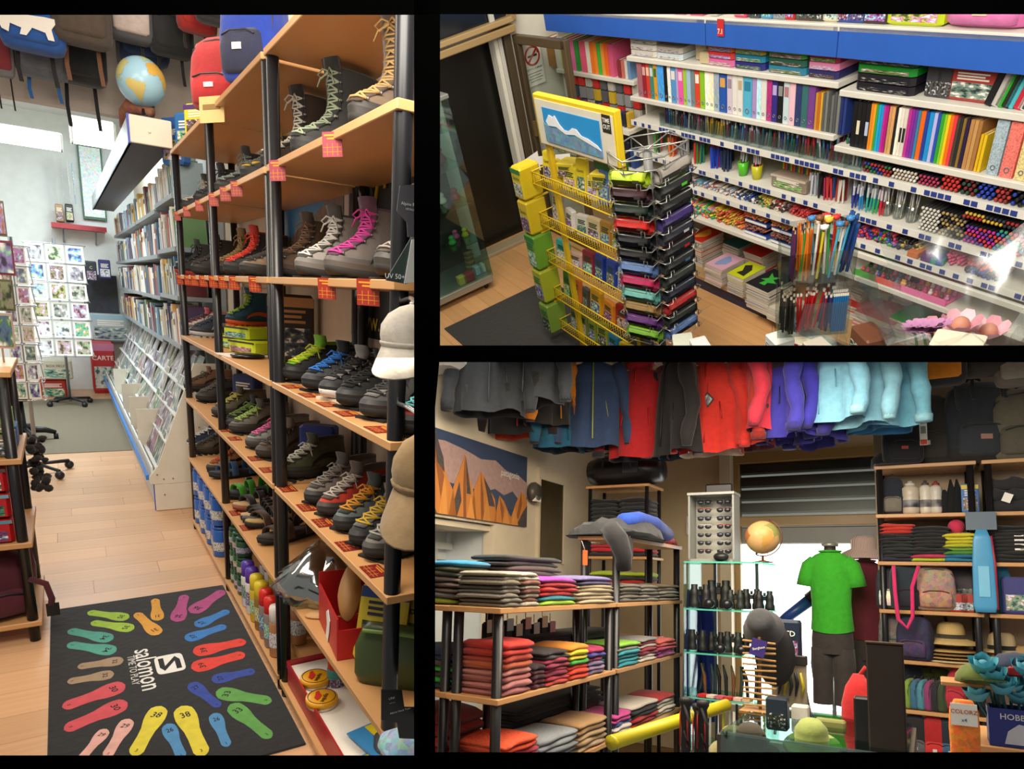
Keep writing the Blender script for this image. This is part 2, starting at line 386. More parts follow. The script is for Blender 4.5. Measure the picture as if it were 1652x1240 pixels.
# books and boxes -------------------------------------------------
def _unit(name, fn):
    if name not in _UB: b = MB(); fn(b); _UB[name] = b.mesh(name)
    return _UB[name]
def u_cover():   # spine towards -Y, thickness X, height Z, unit size
    return _unit('book_cover', lambda b: (b.box((-.44, 0, .5), (.12, 1, 1)), b.box((.44, 0, .5), (.12, 1, 1)), b.box((0, -.47, .5), (.8, .06, 1))))
def u_pages(): return _unit('book_pages', lambda b: b.box((0, .02, .5), (.76, .92, .95)))
def u_band(): return _unit('spine_label', lambda b: b.box((0, 0, .5), (1, 1, 1)))
def book(room, label, m, w, d, h, col, group, name='book', cat='book', lab=None, labz=(.6, .2), rough=.45, kind='plain', pages='#e6dfcd', hole=False):
    """a book or binder, its spine facing -Y of m"""
    e = E(room, name, label, cat, group, m)
    sc = tf(sc=(w, d, h)); cm = M(col, rough, kind, 0, 9.0 if kind == 'camo' else 0.0)
    P(e, 'cover', u_cover(), cm, sc); P(e, 'pages', u_pages(), M(pages, .9), sc)
    if lab: P(e, 'spine_label', u_band(), M(lab, .6), tf((0, -d/2, h*labz[0]), sc=(w*.7, .003, h*labz[1])))
    if hole:
        P(e, 'finger_hole', _unit('finger_hole', lambda b: b.lathe([(1, -.5), (1.0, .5), (.7, .5), (.7, -.5)], 10, cap0=False, cap1=False)), mSTEEL, tf((0, -d/2-.001, h*.14), (PI/2, 0, 0), (w*.22, w*.22, .003)))
    return e
def slab(room, name, label, cat, m, w, d, h, col, group, rough=.5, kind='plain', ch=True):
    """a plain box-shaped good with slightly worn edges"""
    return S(room, name, label, cat, ubox('cbox' if ch else 'box'), M(col, rough, kind), m @ tf(sc=(w, d, h)), group)
def pbox(room, label, m, w, d, h, col, panel, group, name='product_box', cat='box', lines=2, txt=None, tcol='#f4f0e0', strip=None, kind='plain', both=False):
    """printed carton: body, front picture, print lines and lettering on the -Y face, standing on z=0"""
    e = E(room, name, label, cat, group, m)
    P(e, 'body', ubox('cbox'), M(col, .45, kind), tf(sc=(w, d, h)))
    P(e, 'front_print', ubox(), M(panel, .5, 'print', 0, 14), tf((w*.0, -d/2, h*.1), sc=(w*.8, .002, h*.42)))
    if both: P(e, 'side_print', ubox(), M(panel, .5, 'print', 0, 14), tf((-w/2, 0, h*.12), sc=(.002, d*.76, h*.5)))
    if strip: P(e, 'top_strip', ubox(), M(strip, .5), tf((0, -d/2, h*.82), sc=(w*.98, .003, h*.14)))
    if txt: TX(e, txt, min(h*.18, w*1.5/max(2, len(txt))), M(tcol, .5), tf((0, -d/2-.0022, h*.68), (PI/2, 0, 0)))
    elif lines:
        P(e, 'print_lines', _unit('print_lines', lambda b: [b.box((-.06*(k % 2), 0, .2+.3*k), (.9-.12*(k % 2), 1, .16)) for k in range(3)]), M(tcol, .5), tf((0, -d/2, h*.56), sc=(w*.7, .004, h*.25)))
    return e
def card(room, label, m, w, h, back, pic, group, name='greeting_card', cat='card', frame=.12, kind='print', t=.003, sc=5):
    """a card standing up, its picture facing -Y"""
    o = S(room, name, label, cat, _unit('card_sheet', lambda b: b.box((0, 0, .5), (1, 1, 1))), M(back, .4), m @ tf(sc=(w, t, h)), group)
    P(o, 'picture', _unit('card_picture', lambda b: b.box((0, -.6, .5), (1, .3, 1))), M(pic, .35, kind, 0, sc), tf((0, 0, frame/1.4), sc=(1-frame*1.6, 1, 1-frame*2/1.4)))
    return o
def can(room, label, m, r, h, col, cap, band, group, name='spray_can', cat='can', caph=.22):
    e = E(room, name, label, cat, group, m)
    b = _unit('can_body', lambda b: b.lathe([(.92, 0), (1, .02), (1, .94), (.9, 1)], 14)); P(e, 'body', b, M(col, .3), tf(sc=(r, r, h*(1-caph))))
    P(e, 'cap', _unit('can_cap', lambda b: b.lathe([(.93, 0), (.93, .8), (.8, 1)], 14)), M(cap, .35), tf((0, 0, h*(1-caph)), sc=(r, r, h*caph)))
    P(e, 'label_band', _unit('can_band', lambda b: b.lathe([(1.012, 0), (1.012, 1)], 14, cap0=False, cap1=False)), M(band, .4, 'print', 0, 20), tf((0, 0, h*.2), sc=(r, r, h*.3)))
    return e
def price_tag(room, label, m, w=.055, h=.05, col='#8a1a1c', group='red price tags on the shoe shelves'):
    """printed card hanging from a shelf edge; faces -Y, top at z=0"""
    o = S(room, 'price_tag', label, 'price tag', _unit('tag_card', lambda b: b.box((0, 0, -.5), (1, 1, 1))), M(col, .5), m @ tf(sc=(w, .0015, h)), group)
    P(o, 'print', _unit('tag_print', lambda b: (b.box((0, -.7, -.14), (.8, .3, .07)), b.box((0, -.7, -.27), (.5, .3, .07)), b.box((0, -.7, -.62), (.96, .3, .02)), b.box((0, -.7, -.8), (.96, .3, .02)), b.box((-.25, -.7, -.7), (.02, .3, .5)), b.box((.02, -.7, -.7), (.02, .3, .5)), b.box((.28, -.7, -.7), (.02, .3, .5)))), M('#d8902c', .5))
    return o
# globe ------------------------------------------------------------
LAND = [[(-80, 8), (-72, 12), (-60, 9), (-50, 0), (-35, -6), (-39, -16), (-48, -26), (-58, -36), (-66, -46), (-70, -54), (-74, -50), (-72, -30), (-71, -18), (-80, -5)],
        [(-17, 15), (-10, 30), (-5, 36), (10, 37), (20, 32), (33, 31), (38, 18), (44, 11), (51, 11), (42, -3), (40, -16), (34, -24), (30, -32), (19, -35), (13, -20), (9, -2), (9, 4), (-6, 4), (-14, 9)],
        [(-165, 62), (-140, 70), (-95, 72), (-62, 58), (-56, 50), (-70, 43), (-81, 30), (-83, 26), (-97, 26), (-96, 17), (-86, 14), (-80, 8), (-90, 12), (-106, 20), (-118, 33), (-125, 48), (-140, 60)],
        [(-9, 37), (-2, 48), (8, 58), (25, 71), (60, 70), (100, 76), (150, 71), (175, 66), (160, 58), (140, 54), (122, 38), (120, 24), (106, 10), (98, 16), (90, 22), (78, 8), (72, 22), (58, 25), (45, 13), (36, 36), (26, 40), (14, 44), (3, 43)],
        [(114, -22), (130, -12), (142, -11), (153, -27), (146, -38), (131, -32), (116, -35)]]
def globe(room, label, m, r, sea, land, stand='arc', tilt=(.4, 0), spin=0, standcol='#6a4026', kind='plain'):
    e = E(room, 'globe', label, 'globe', None, m)
    Ta = Tr(0, 0, r*1.5) @ Ry(tilt[0]) @ Rx(tilt[1]); Tg = Ta @ Rz(spin)
    b = MB(); b.sphere((0, 0, 0), r, 32, 20); P(e, 'ball', b, M(sea, .3, kind), Tg)
    def inside(lo, la, pl):
        k = False
        for (x0, y0), (x1, y1) in zip(pl, pl[1:]+pl[:1]):
            if (y0 > la) != (y1 > la) and lo < (x1-x0)*(la-y0)/(y1-y0)+x0: k = not k
        return k
    for poly, lc in zip(LAND, land):
        b = MB(); st = 4; vs = {}; fs = []; V = []
        def vid(lo, la):
            if (lo, la) not in vs:
                vs[(lo, la)] = len(V); a, c = math.radians(lo), math.radians(la); q = r*1.006; V.append((q*math.cos(c)*math.cos(a), q*math.cos(c)*math.sin(a), q*math.sin(c)))
            return vs[(lo, la)]
        for lo in range(-172, 180, st):
            for la in range(-60, 80, st):
                if inside(lo+st/2, la+st/2, poly): fs.append((vid(lo, la), vid(lo+st, la), vid(lo+st, la+st), vid(lo, la+st)))
        b.add(V, fs, 0, True); P(e, 'continent', b, M(lc, .4, 'plain'), Tg)
    ms = M(standcol, .35, 'plain', .3)
    b = MB(); b.tube([Tg @ Vector((0, 0, -r*1.12)), Tg @ Vector((0, 0, -r*.98))], r*.06, 8); b.lathe([(r*.12, -.01*r), (r*.12, .02*r)], 10, Tg @ Vector((0, 0, -r*1.0))); P(e, 'axis_pin', b, M('#303030', .4))
    b = MB(); pts = []
    for k in range(13):
        q = -PI/2+PI*k/12; pts.append(Ta @ Vector((r*1.12*math.cos(q) if stand == 'arc' else -r*1.12*math.cos(q), 0, r*1.12*math.sin(q))))
    if stand == 'arc': b.tube(pts, r*.035, 6)
    else: b.tube([pts[0], Vector((pts[0].x*.4, 0, r*.25)), Vector((0, 0, r*.06))], r*.05, 6)
    P(e, 'arm', b, ms)
    b = MB(); b.lathe([(r*.6, 0), (r*.6, r*.04), (r*.3, r*.09), (r*.08, r*.14), (r*.06, r*.42)], 18); P(e, 'foot', b, ms)
    return e
# backpack ----------------------------------------------------------
def rrect(a, b, z, n=20, p=.45, cx=0, cy=0):
    return [(cx+a*math.copysign(abs(math.cos(q))**p, math.cos(q)), cy+b*math.copysign(abs(math.sin(q))**p, math.sin(q)), z) for q in [2*PI*k/n for k in range(n)]]
def backpack(room, label, m, w, d, h, col, pocket=None, strap='#1a1a1c', zipc=None, group=None, kind='fabric', patch=None, base=None, name='backpack', cat='backpack', hang=.3, straps=True):
    """standing bag, front towards -Y; straps hang below at the back"""
    e = E(room, name, label, cat, group, m); mm = M(col, .85, kind); mp = M(pocket or col, .85, kind); ms = M(strap, .8, 'fabric')
    b = MB(); b.loft([rrect(w*k, d*j, h*z) for z, k, j in ((0, .36, .34), (.03, .45, .44), (.1, .49, .5), (.4, .5, .52), (.7, .48, .46), (.88, .42, .36), (.97, .28, .22), (1, .12, .1))]); P(e, 'body', b, mm)
    b = MB(); b.loft([rrect(w*k, d*j, h*z, cy=-d*.42) for z, k, j in ((.07, .3, .1), (.1, .37, .2), (.3, .38, .24), (.42, .36, .18), (.47, .28, .08))]); pk = P(e, 'front_pocket', b, mp)
    b = MB(); b.tube([(x*w, -d*(.42+.2), z*h) for x, z in ((-.3, .4), (-.15, .44), (.15, .44), (.3, .4))], w*.012, 5); P(pk, 'zip', b, M(zipc or '#2a2a2c', .5))
    b = MB(); b.tube([(x*w, -d*j, z*h) for x, j, z in ((-.47, .3, .3), (-.47, .3, .62), (-.4, .33, .8), (-.2, .32, .9), (0, .31, .92), (.2, .32, .9), (.4, .33, .8), (.47, .3, .62), (.47, .3, .3))], w*.013, 5); P(e, 'zip', b, M(zipc or '#2a2a2c', .5))
    b = MB(); b.tube([(x*w, d*.3, h*z) for x, z in ((-.1, .96), (-.09, 1.05), (0, 1.08), (.09, 1.05), (.1, .96))], w*.022, 6); P(e, 'handle', b, ms)
    if straps:
        for sg in (-1, 1):
            b = MB(); rr = []
            for x, y, z in ((.2, .46, .88), (.24, .62, .7), (.26, .66, .45), (.24, .6, .22), (.25, .58, .05), (.27, .6, -hang*.5), (.27+.03*sg, .62, -hang)):
                ww = w*(.075 if z > .3 else .035); rr.append([(sg*x*w-ww, d*y, z*h), (sg*x*w+ww, d*y, z*h), (sg*x*w+ww, d*y+.012, z*h), (sg*x*w-ww, d*y+.012, z*h)])
            b.loft(rr, smooth=False); P(e, 'shoulder_strap', b, ms)
    if base: b = MB(); b.loft([rrect(w*k, d*j, h*z) for z, k, j in ((-.005, .37, .35), (.03, .46, .45), (.1, .5, .51), (.16, .502, .515))], cap1=False); P(e, 'base_panel', b, M(base, .8, 'fabric'))
    if patch: P(e, 'emblem_patch', ubox(), M(patch, .5), tf((0, -d*.66, h*.26), (.05, 0, 0), (w*.16, .006, h*.06)))
    return e
# folded garment ----------------------------------------------------
_fg = []
def fold_mesh(k):
    while len(_fg) < 5:
        rnd = random.Random(len(_fg)+3); b = MB(); ph = rnd.random()*6; rings = []
        for i in range(9):
            x = -.5+i/8; e = 1-.06*abs(2*x)**6; dz = .16*math.sin(ph+x*5); dy = .025*math.sin(ph*2+x*9); r = []
            prof = [(-.44, .0), (-.5, .22), (-.515, .5), (-.49, .78), (-.42, .96), (-.2, 1.04), (.1, 1.06), (.4, .97), (.49, .7), (.49, .25), (.42, 0)]
            for y, z in prof: r.append((x, y*e+dy*(y < 0), max(0, z*(1-.35*abs(2*x)**8)+dz*z)))
            rings.append(r)
        b.loft(rings, True, True, smooth=True); _fg.append(b.mesh('folded_garment'))
    return _fg[k % 5]
def folded(room, label, m, w, d, t, col, group, kind='fabric', name='folded_shirt', cat='shirt', p=0.0):
    return S(room, name, label, cat, fold_mesh(random.randrange(5)), M(col, .9, kind, 0, p), m @ tf(sc=(w, d, t)), group)
# jacket on a hanger --------------------------------------------------
def jacket(room, label, m, L=.74, W=.5, D=.2, col='#c02020', sleeve=None, lining=None, zipc=None, hood=True, group='jackets hanging from the ceiling rail', seed=1, yoke=None, cuff=None, pants=False, cat='jacket', tagc=None, spread=.09):
    """hangs from its hook at the origin, front towards -Y"""
    rnd = random.Random(seed); e = E(room, 'hanging_jacket', label, cat, group, m); mm = M(col, .7, 'fabric'); ms = M(sleeve or col, .7, 'fabric')
    top = -.16; ph = rnd.random()*6; n = 36
    def ring(t):
        z = top-L*t; a = W*(.2+.22*min(1, t/.12)**.6) if t < .12 else W*(.42+.05*t); bb = D*(.25+.2*min(1, t/.15)+.2*t); r = []
        for k in range(n):
            q = 2*PI*k/n; f = 1+(.06+.2*t)*math.sin(5*q+ph+2*t)+(.03+.09*t)*math.sin(9*q+ph*2-3*t)
            r.append((a*math.cos(q)*(1+.3*(f-1)), bb*math.sin(q)*f, z+.012*math.sin(3*q+ph)*t+(-.07*(abs(math.cos(q))) if t < .12 else 0)*(1-t/.12 if t < .12 else 0)))
        return r
    b = MB(); b.loft([ring(t) for t in (0, .04, .08, .12, .25, .4, .55, .7, .85, .95, 1)], True, False); P(e, 'body', b, mm)
    b = MB(); r1 = ring(1); r0 = [(x*.97, y*.94, z+.004) for x, y, z in r1]; r2 = [(x*.9, y*.8, z+.18) for x, y, z in r1]; b.loft([r1, r0, r2], False, True); P(e, 'lining', b, M(lining or '#2a2a2e', .9, 'fabric'))
    if yoke: b = MB(); b.loft([[(x*1.015, y*1.03, z) for x, y, z in ring(t)] for t in (.02, .08, .12, .2, .3)], False, False); P(e, 'yoke', b, M(yoke, .7, 'fabric'))
    for sg in (-1, 1):
        b = MB(); pts = []; rr = []
        for t in [k/9 for k in range(10)]:
            x = sg*(W*.38+spread*math.sin(min(1, t*1.3)*PI/2)); y = -.03-.05*t+.02*math.sin(t*8+ph); z = top-.075-(L*.86)*t; rad = .062-.02*t+.007*math.sin(t*19+ph+sg)
            pts.append((x, y, z)); rr.append(rad)
        b.tube(pts, rr, 12); sl = P(e, 'sleeve', b, ms)
        b = MB(); b.tube([Vector(pts[-1])+Vector((0, 0, .03)), Vector(pts[-1])+Vector((0, 0, -.012))], [rr[-1]*1.06, rr[-1]*.98], 12); P(sl, 'cuff', b, M(cuff or '#1c1c20', .8, 'fabric'))
    b = MB(); b.tube([(0, -D*(.25+.2*min(1, t/.15)+.2*t)*1.02-.004-.01*(t > .5), top-L*t+.02) for t in (.02, .15, .35, .55, .75, .95)], .006, 5); P(e, 'zip', b, M(zipc or col, .5))
    for sg in (-1, 1): b = MB(); b.tube([(sg*W*.2, -D*.45, top-L*.5), (sg*W*.24, -D*.52, top-L*.68)], .004, 5); P(e, 'pocket_zip', b, M(zipc or '#202022', .5))
    if hood:
        b = MB(); rg = []
        for t, a, bb, dy in ((0, .1, .07, -.01), (.25, .135, .1, .0), (.5, .14, .115, .02), (.75, .11, .1, .035), (1, .05, .05, .05)):
            rg.append([(a*math.cos(q)*(W/.5), bb*math.sin(q)+dy, top-.04+.17*t+.015*math.sin(2*q+ph)) for q in [2*PI*k/18 for k in range(18)]])
        b.loft(rg); P(e, 'hood', b, mm)
    b = MB(); b.tube([(0, 0, 0), (.022, 0, .02), (.02, 0, .045), (-.006, 0, .05), (-.016, 0, .03)], .003, 5); b.tube([(0, 0, 0), (0, 0, -.1)], .003, 5); b.tube([(-W*.36, 0, top-.04), (0, 0, -.09), (W*.36, 0, top-.04)], .009, 6); P(e, 'hanger', b, mWHITE)
    if tagc:
        b = MB(); b.prism([(-.05, 0), (0, -.06), (.05, 0), (0, .06)], -.001, .001, T=tf((.02, -D*.62, top-L*.48), (PI/2, 0, 0))); b.tube([(.02, -D*.58, top-L*.3), (.02, -D*.62, top-L*.42)], .0015, 4); h = P(e, 'hang_tag', b, M('#3a3530', .5))
        b = MB(); b.prism([(-.036, 0), (0, -.044), (.036, 0), (0, .044)], -.0005, .0005, T=tf((.02, -D*.62-.002, top-L*.48), (PI/2, 0, 0))); P(h, 'tag_print', b, M(tagc, .5, 'print', 0, 30))
    return e
def hat(room, label, m, brim, crown, h, col, band, group='straw hats on the wall shelf', kind='weave', name='straw_hat', droop=.01):
    e = E(room, name, label, 'hat', group, m); mm = M(col, .85, kind)
    b = MB(); b.lathe([(crown, 0), (crown*1.3, -.002), (brim*.8, -droop*.4), (brim, -droop), (brim, -droop+.004), (brim*.8, -droop*.4+.005), (crown*1.2, .004), (crown, .008)], 26, (0, 0, droop+.002), cap0=False, cap1=False); P(e, 'brim', b, mm)
    b = MB(); b.lathe([(crown, 0), (crown*.98, h*.5), (crown*.86, h*.85), (crown*.6, h), (crown*.3, h*.93), (.005, h*.88)], 22, (0, 0, droop+.002), cap0=False); P(e, 'crown', b, mm)
    b = MB(); b.lathe([(crown*1.02, .004), (crown*1.015, h*.3)], 22, (0, 0, droop+.002), cap0=False, cap1=False); P(e, 'hat_band', b, M(band, .8, 'fabric'))
    return e
def binoculars(room, label, m, s, group, col='#151617'):
    e = E(room, 'binoculars', label, 'binoculars', group, m @ tf(sc=(s, s, s))); mm = M(col, .5)
    for sg in (-1, 1):
        b = MB(); b.lathe([(.24, 0), (.25, .04), (.25, .22), (.2, .34), (.21, .55), (.19, .74), (.14, .82), (.15, .98), (.13, 1.0)], 12, (sg*.26, 0, 0)); t = P(e, 'barrel', b, mm)
        b = MB(); b.lathe([(.19, 0), (.19, .02)], 12, (sg*.26, 0, -.012)); P(t, 'lens', b, M('#2a2036', .1))
    b = MB(); b.cbox((0, 0, .6), (.2, .16, .22), .03); b.lathe([(.07, .72), (.07, .9)], 8); P(e, 'bridge', b, mm)
    return e
# ================================================================= ROOM 1: shoe aisle and book corner
X0, XB = .611, .975
BZ = dict(A=2.33, B=1.99, C=1.635, D=1.275, E=.885, F=.495, G=.068)      # top of each board
BAYS = [(1.45, 2.545), (2.575, 3.69), (3.70, 4.82)]
# --- shell
fl = ST(R1, 'floor', MB().box((-.2, 6.3, -.035), (3.0, 10.9, .05)), M('#8a6a4c', .6))
pk = _unit('plank', lambda b: b.cbox((0, 0, 0), (1, 1, 1), .012))
mPL = M('#d8ab82', .33, 'wood', 0, (.25, 2.2, 1))
for r in range(58):
    y = 1.2+r*.18
    for k in range(4):
        x = -1.9+((r*37) % 11)/11*.9+k*1.0
        xa, xb = max(x-.5, -1.7), min(x+.5, 1.3)
        if xb-xa > .08: P(fl, 'plank', pk, mPL, tf(((xa+xb)/2, y+.09, -.006), sc=(xb-xa-.0015, .1785, .012)))
ST(R1, 'wall_right', MB().box((XB+.05, 6.2, 1.7), (.08, 11, 3.8)), M('#d8cdb9', .8))
ST(R1, 'wall_left', MB().box((-1.75, 6.2, 1.7), (.1, 11, 3.8)), M('#d9d3c6', .8))
ST(R1, 'wall_back', MB().box((-.3, 11.7, 1.7), (3.2, .1, 3.8)), M('#dfe6e4', .8))
bw = ST(R1, 'wall_bulkhead', MB().box((-.35, 6.35, 3.3), (3.0, .12, 1.14)), M('#b9aca0', .85))
ST(R1, 'ceiling', MB().box((-.3, 9.1, 3.62), (3.0, 5.4, .08)), M('#dfe3e2', .85))
# --- cold light fittings on the back ceiling
def light_fitting(u0, v0, u1, v1, y, label):
    a = R1.y(u0, v0, y); c = R1.y(u1, v1, y); cx, cz = (a.x+c.x)/2, (a.z+c.z)/2; w, h = abs(c.x-a.x), abs(a.z-c.z)
    e = E(R1, 'ceiling_light', label, 'ceiling light', None, Tr(cx, y, cz))
    P(e, 'housing', MB().box((0, .09, h*.3), (w*1.02, .1, h*.5)), mWHITE)
    for k in (-.25, .25):
        b = MB(); b.tube([(-w*.49, 0, k*h), (w*.49, 0, k*h)], h*.2, 12); P(e, 'tube', b, M('#f2fbff', .4, 'emit', 0, 9))
    for sg in (-1, 1): P(e, 'end_cap', MB().cbox((sg*w*.5, 0, 0), (.03, .12, h*.9), .01), mWHITE)
light_fitting(-70, 188, 100, 246, 8.0, 'left one of the two glowing cold white tube lights under back ceiling')
light_fitting(113, 186, 186, 244, 8.0, 'cold white tube light beside the lit bookcase canopy')
# --- shoe shelving
un = E(R1, 'shoe_shelving', 'long light wood shoe shelving with black round posts', 'shelving', None, Tr(0, 0, 0))
for bi, (y0, y1) in enumerate(BAYS):
    for k, z in BZ.items():
        P(un, 'board', MB().cbox(((X0+XB)/2, (y0+y1)/2, z-.011), (XB-X0, y1-y0-.004, .022), .002), mWOOD)
for (y, r) in ((1.475, .021), (2.527, .02), (2.59, .02), (3.68, .02), (4.79, .02)):
    for x in (X0+.024, XB-.03):
        b = MB(); b.lathe([(r, -.0), (r, 2.9 if y < 2.55 and y < 2 else 2.31)], 16, (x, y, .0)); P(un, 'post', b, mPOST)
for y in (2.0, 3.1, 4.2): P(un, 'plinth', MB().box(((X0+.03), y, .022), (.015, 1.05, .044)), mWOOD)
def ry(u, v=600, x=X0+.035): return R1.x(u, v, x).y
def put(u, v, bd, a=.3, x=X0+.03, s=1.2):
    return Tr(x, R1.x(u, v, x).y, BZ[bd]+.004) @ Rz(a) @ tf(sc=s)
for (u, v, bd, typ, up, rand, sole, lace, tong, a, lab) in [
    (566, 180, 'B', 'tall', '#5c4a38', '#26221f', '#1a1918', '#9a7a48', '#4a3a2c', .5, 'tall brown leather boot with tan laces beside the near post, top shoe shelf'),
    (470, 232, 'B', 'tall', '#2e302e', '#202022', '#161616', '#8f9a80', '#2a2c28', .35, 'tall black boot with speckled grey green laces and orange-lettered tag, top shoe shelf'),
    (421, 258, 'B', 'tall', '#3a2a20', '#1e1a18', '#141414', '#c8c0b0', '#2c2420', .35, 'dark brown boot with pale lacing behind the double post, top shoe shelf'),
    (388, 277, 'B', 'mid', '#33302c', '#1c1c1c', '#141414', '#4a4a46', '#c09a30', .3, 'dark boot with ochre tongue badge, top shoe shelf'),
    (346, 300, 'B', 'mid', '#2a2c2c', '#202020', '#161616', '#7a8a88', '#33302c', .3, 'black boot with grey laces in the middle bay, top shoe shelf'),
    (312, 320, 'B', 'mid', '#26282c', '#141414', '#101010', '#30343a', None, .3, 'plain black boot in the far bay, top shoe shelf'),
    (290, 334, 'B', 'mid', '#3c3a36', '#1c1c1c', '#141414', '#b8b4a8', None, .3, 'grey boot with white lace at far end, top shoe shelf'),
    (526, 445, 'C', 'mid', '#6e6660', '#56504c', '#2a2826', '#c83a90', '#6a4a5c', .42, 'grey boot with pink laces beside the near post'),
    (478, 444, 'C', 'mid', '#a29d96', '#6c6964', '#262524', '#d8d4cc', '#56524e', .42, 'light grey boot with white laces and open tongue'),
    (438, 442, 'C', 'mid', '#5e4836', '#4e3c2e', '#221e1b', '#7a5a3e', '#4c3a2c', .4, 'brown leather boot with brown laces below the sky poster'),
    (607, 446, 'C', 'mid', '#6a6258', '#3a3632', '#242220', '#8a8078', None, .42, 'grey brown boot half hidden by the nearest post'),
    (387, 440, 'C', 'low', '#8a7660', '#2a2826', '#1c1c1c', '#3a342e', '#3a3834', .35, 'beige and black low shoe next to the double post, eye-level shelf'),
    (361, 438, 'C', 'mid', '#2c2e30', '#1e1e20', '#161616', '#d8402c', '#b83028', .35, 'black boot with bright red laces'),
    (344, 437, 'C', 'mid', '#6e5434', '#2a2622', '#1c1a18', '#8a6c3c', '#7a5c34', .35, 'tan suede boot with ochre laces, eye-level shelf'),
    (308, 436, 'C', 'mid', '#2e2a28', '#1c1a1a', '#141414', '#3a3634', None, .3, 'dark brown boot in the far bay, eye-level shelf'),
    (281, 435, 'C', 'mid', '#2a2826', '#181818', '#a03028', '#2c2a2a', None, .3, 'black boot with red edged sole at the far end, eye-level shelf'),
    (456, 606, 'D', 'low', '#26282a', '#1c1c1e', '#161616', '#c8d82c', '#7ab82c', .42, 'black trail shoe with neon yellow laces'),
    (489, 622, 'D', 'low', '#4a5058', '#222326', '#161616', '#2a78d0', '#1f2126', .42, 'grey trail shoe with bright blue laces'),
    (517, 640, 'D', 'low', '#38393c', '#26272a', '#d8d4cc', '#2a2a2c', '#9a9894', .42, 'dark grey shoe with white toe tab next to the blue-laced one'),
    (545, 656, 'D', 'low', '#1e1f21', '#28292b', '#161616', '#1a1a1c', None, .42, 'all black trail shoe, waist-high shelf'),
    (583, 676, 'D', 'low', '#4a4a4c', '#2c2c2e', '#202020', '#3a3a3c', '#8a8884', .42, 'black and grey shoe next to the nearest post, waist-high shelf'),
    (640, 668, 'D', 'low', '#8a2c28', '#2c2c2e', '#202020', '#48a0a8', '#c0302c', .42, 'red shoe with teal laces behind the nearest post'),
    (293, 538, 'D', 'low', '#c8b8b0', '#6a5a5c', '#c8c0b8', '#3a3038', '#b04a5c', .25, 'pale pink patterned sneaker at far end of the waist-high shelf'),
    (306, 543, 'D', 'low', '#2a3446', '#22242a', '#a8acb0', '#3a4454', None, .25, 'navy low sneaker at far end of the waist-high shelf'),
    (297, 634, 'E', 'low', '#6a4a34', '#33261e', '#1f1a17', '#4a3626', None, .25, 'brown leather low shoe at far end, knee-high shelf'),
    (316, 650, 'E', 'low', '#333230', '#1f1f1f', '#161616', '#5a5650', '#4a4844', .3, 'black low shoe behind the far thin post, knee-high shelf'),
    (342, 677, 'E', 'low', '#5e5a4a', '#3a3830', '#26251f', '#b8b45a', '#4c4a3a', .35, 'olive grey shoe with yellow green laces'),
    (362, 698, 'E', 'low', '#3c3e34', '#2a2b26', '#1c1c1a', '#7a9a4a', '#343630', .35, 'dark olive shoe with green laces'),
    (371, 716, 'E', 'low', '#6e6a62', '#33322f', '#22211f', '#a0c060', '#56534c', .35, 'grey shoe with pale green laces and white toe mark'),
    (397, 733, 'E', 'low', '#8a8a86', '#4a4a48', '#2c2c2a', '#d860a0', '#6a6a66', .35, 'light grey shoe with pink trim'),
    (414, 752, 'E', 'low', '#4e4036', '#352c26', '#221d1a', '#33302c', '#6a5a4c', .4, 'large dark brown leather shoe behind the double post'),
    (449, 778, 'E', 'low', '#4e5236', '#33352a', '#262620', '#d8d6c8', '#40442e', .45, 'olive green shoe with long white laces'),
    (493, 806, 'E', 'low', '#7c766e', '#2a2a2a', '#1d1d1d', '#8a847c', '#5a5650', .45, 'grey approach shoe with black toe cap'),
    (514, 830, 'E', 'low', '#c23a26', '#3a3432', '#2a2624', '#c8bdb4', '#6a5c54', .45, 'red approach shoe with grey laces'),
    (540, 858, 'E', 'low', '#68706e', '#2a2c2c', '#1e1f1f', '#e0961e', '#4a504e', .45, 'grey approach shoe with orange yellow laces'),
    (566, 886, 'E', 'low', '#2c2c2c', '#222222', '#191919', '#d8b030', '#7a7a74', .45, 'black shoe with yellow laces beside the nearest post'),
    (588, 926, 'E', 'low', '#77736c', '#3c3a37', '#262523', '#a8a49a', '#5c5953', .45, 'grey shoe with thick dark sole at the near end of knee-high shelf'),
    (302, 727, 'F', 'low', '#26324a', '#26324a', '#d8d8d4', '#e0e0dc', None, .25, 'navy sneaker with white sole and laces'),
    (311, 741, 'F', 'low', '#5c5446', '#3a352c', '#26231e', '#4c463a', None, .25, 'olive brown shoe above the blue tins'),
    (333, 760, 'F', 'low', '#a8794c', '#2c2622', '#1e1b18', '#c8502c', '#8a6038', .3, 'tan leather shoe with orange stitching, ankle-high shelf')]:
    shoe(R1, lab, put(u, v, bd, a), typ, up, rand, sole, lace, tong)
for (u, v, foot, sole, strap, a, lab) in [
    (338, 806, '#2a3038', '#1c1e22', '#3a6aa0', .2, 'black sandal with blue patterned straps'),
    (361, 820, '#26282a', '#1a1b1c', '#4cb82c', .25, 'black sandal with bright green straps'),
    (375, 838, '#b8986c', '#8a4a3c', '#2a2624', .25, 'beige footbed sandal with black strap'),
    (391, 856, '#55534f', '#222222', '#2a2a2a', .3, 'grey footbed sandal with red tagged black straps'),
    (389, 880, '#b89a70', '#2a2622', '#1e1c1c', .3, 'beige sandal with black crossed straps'),
    (397, 905, '#b4925c', '#211d1b', '#5a4034', .35, 'tan footbed sandal with wide brown straps'),
    (416, 925, '#3a2e28', '#1c1816', '#4a342a', .35, 'dark brown sandal next to the double post')]:
    sandal(R1, lab, put(u, v, 'F', a, X0+.02), foot, sole, strap)
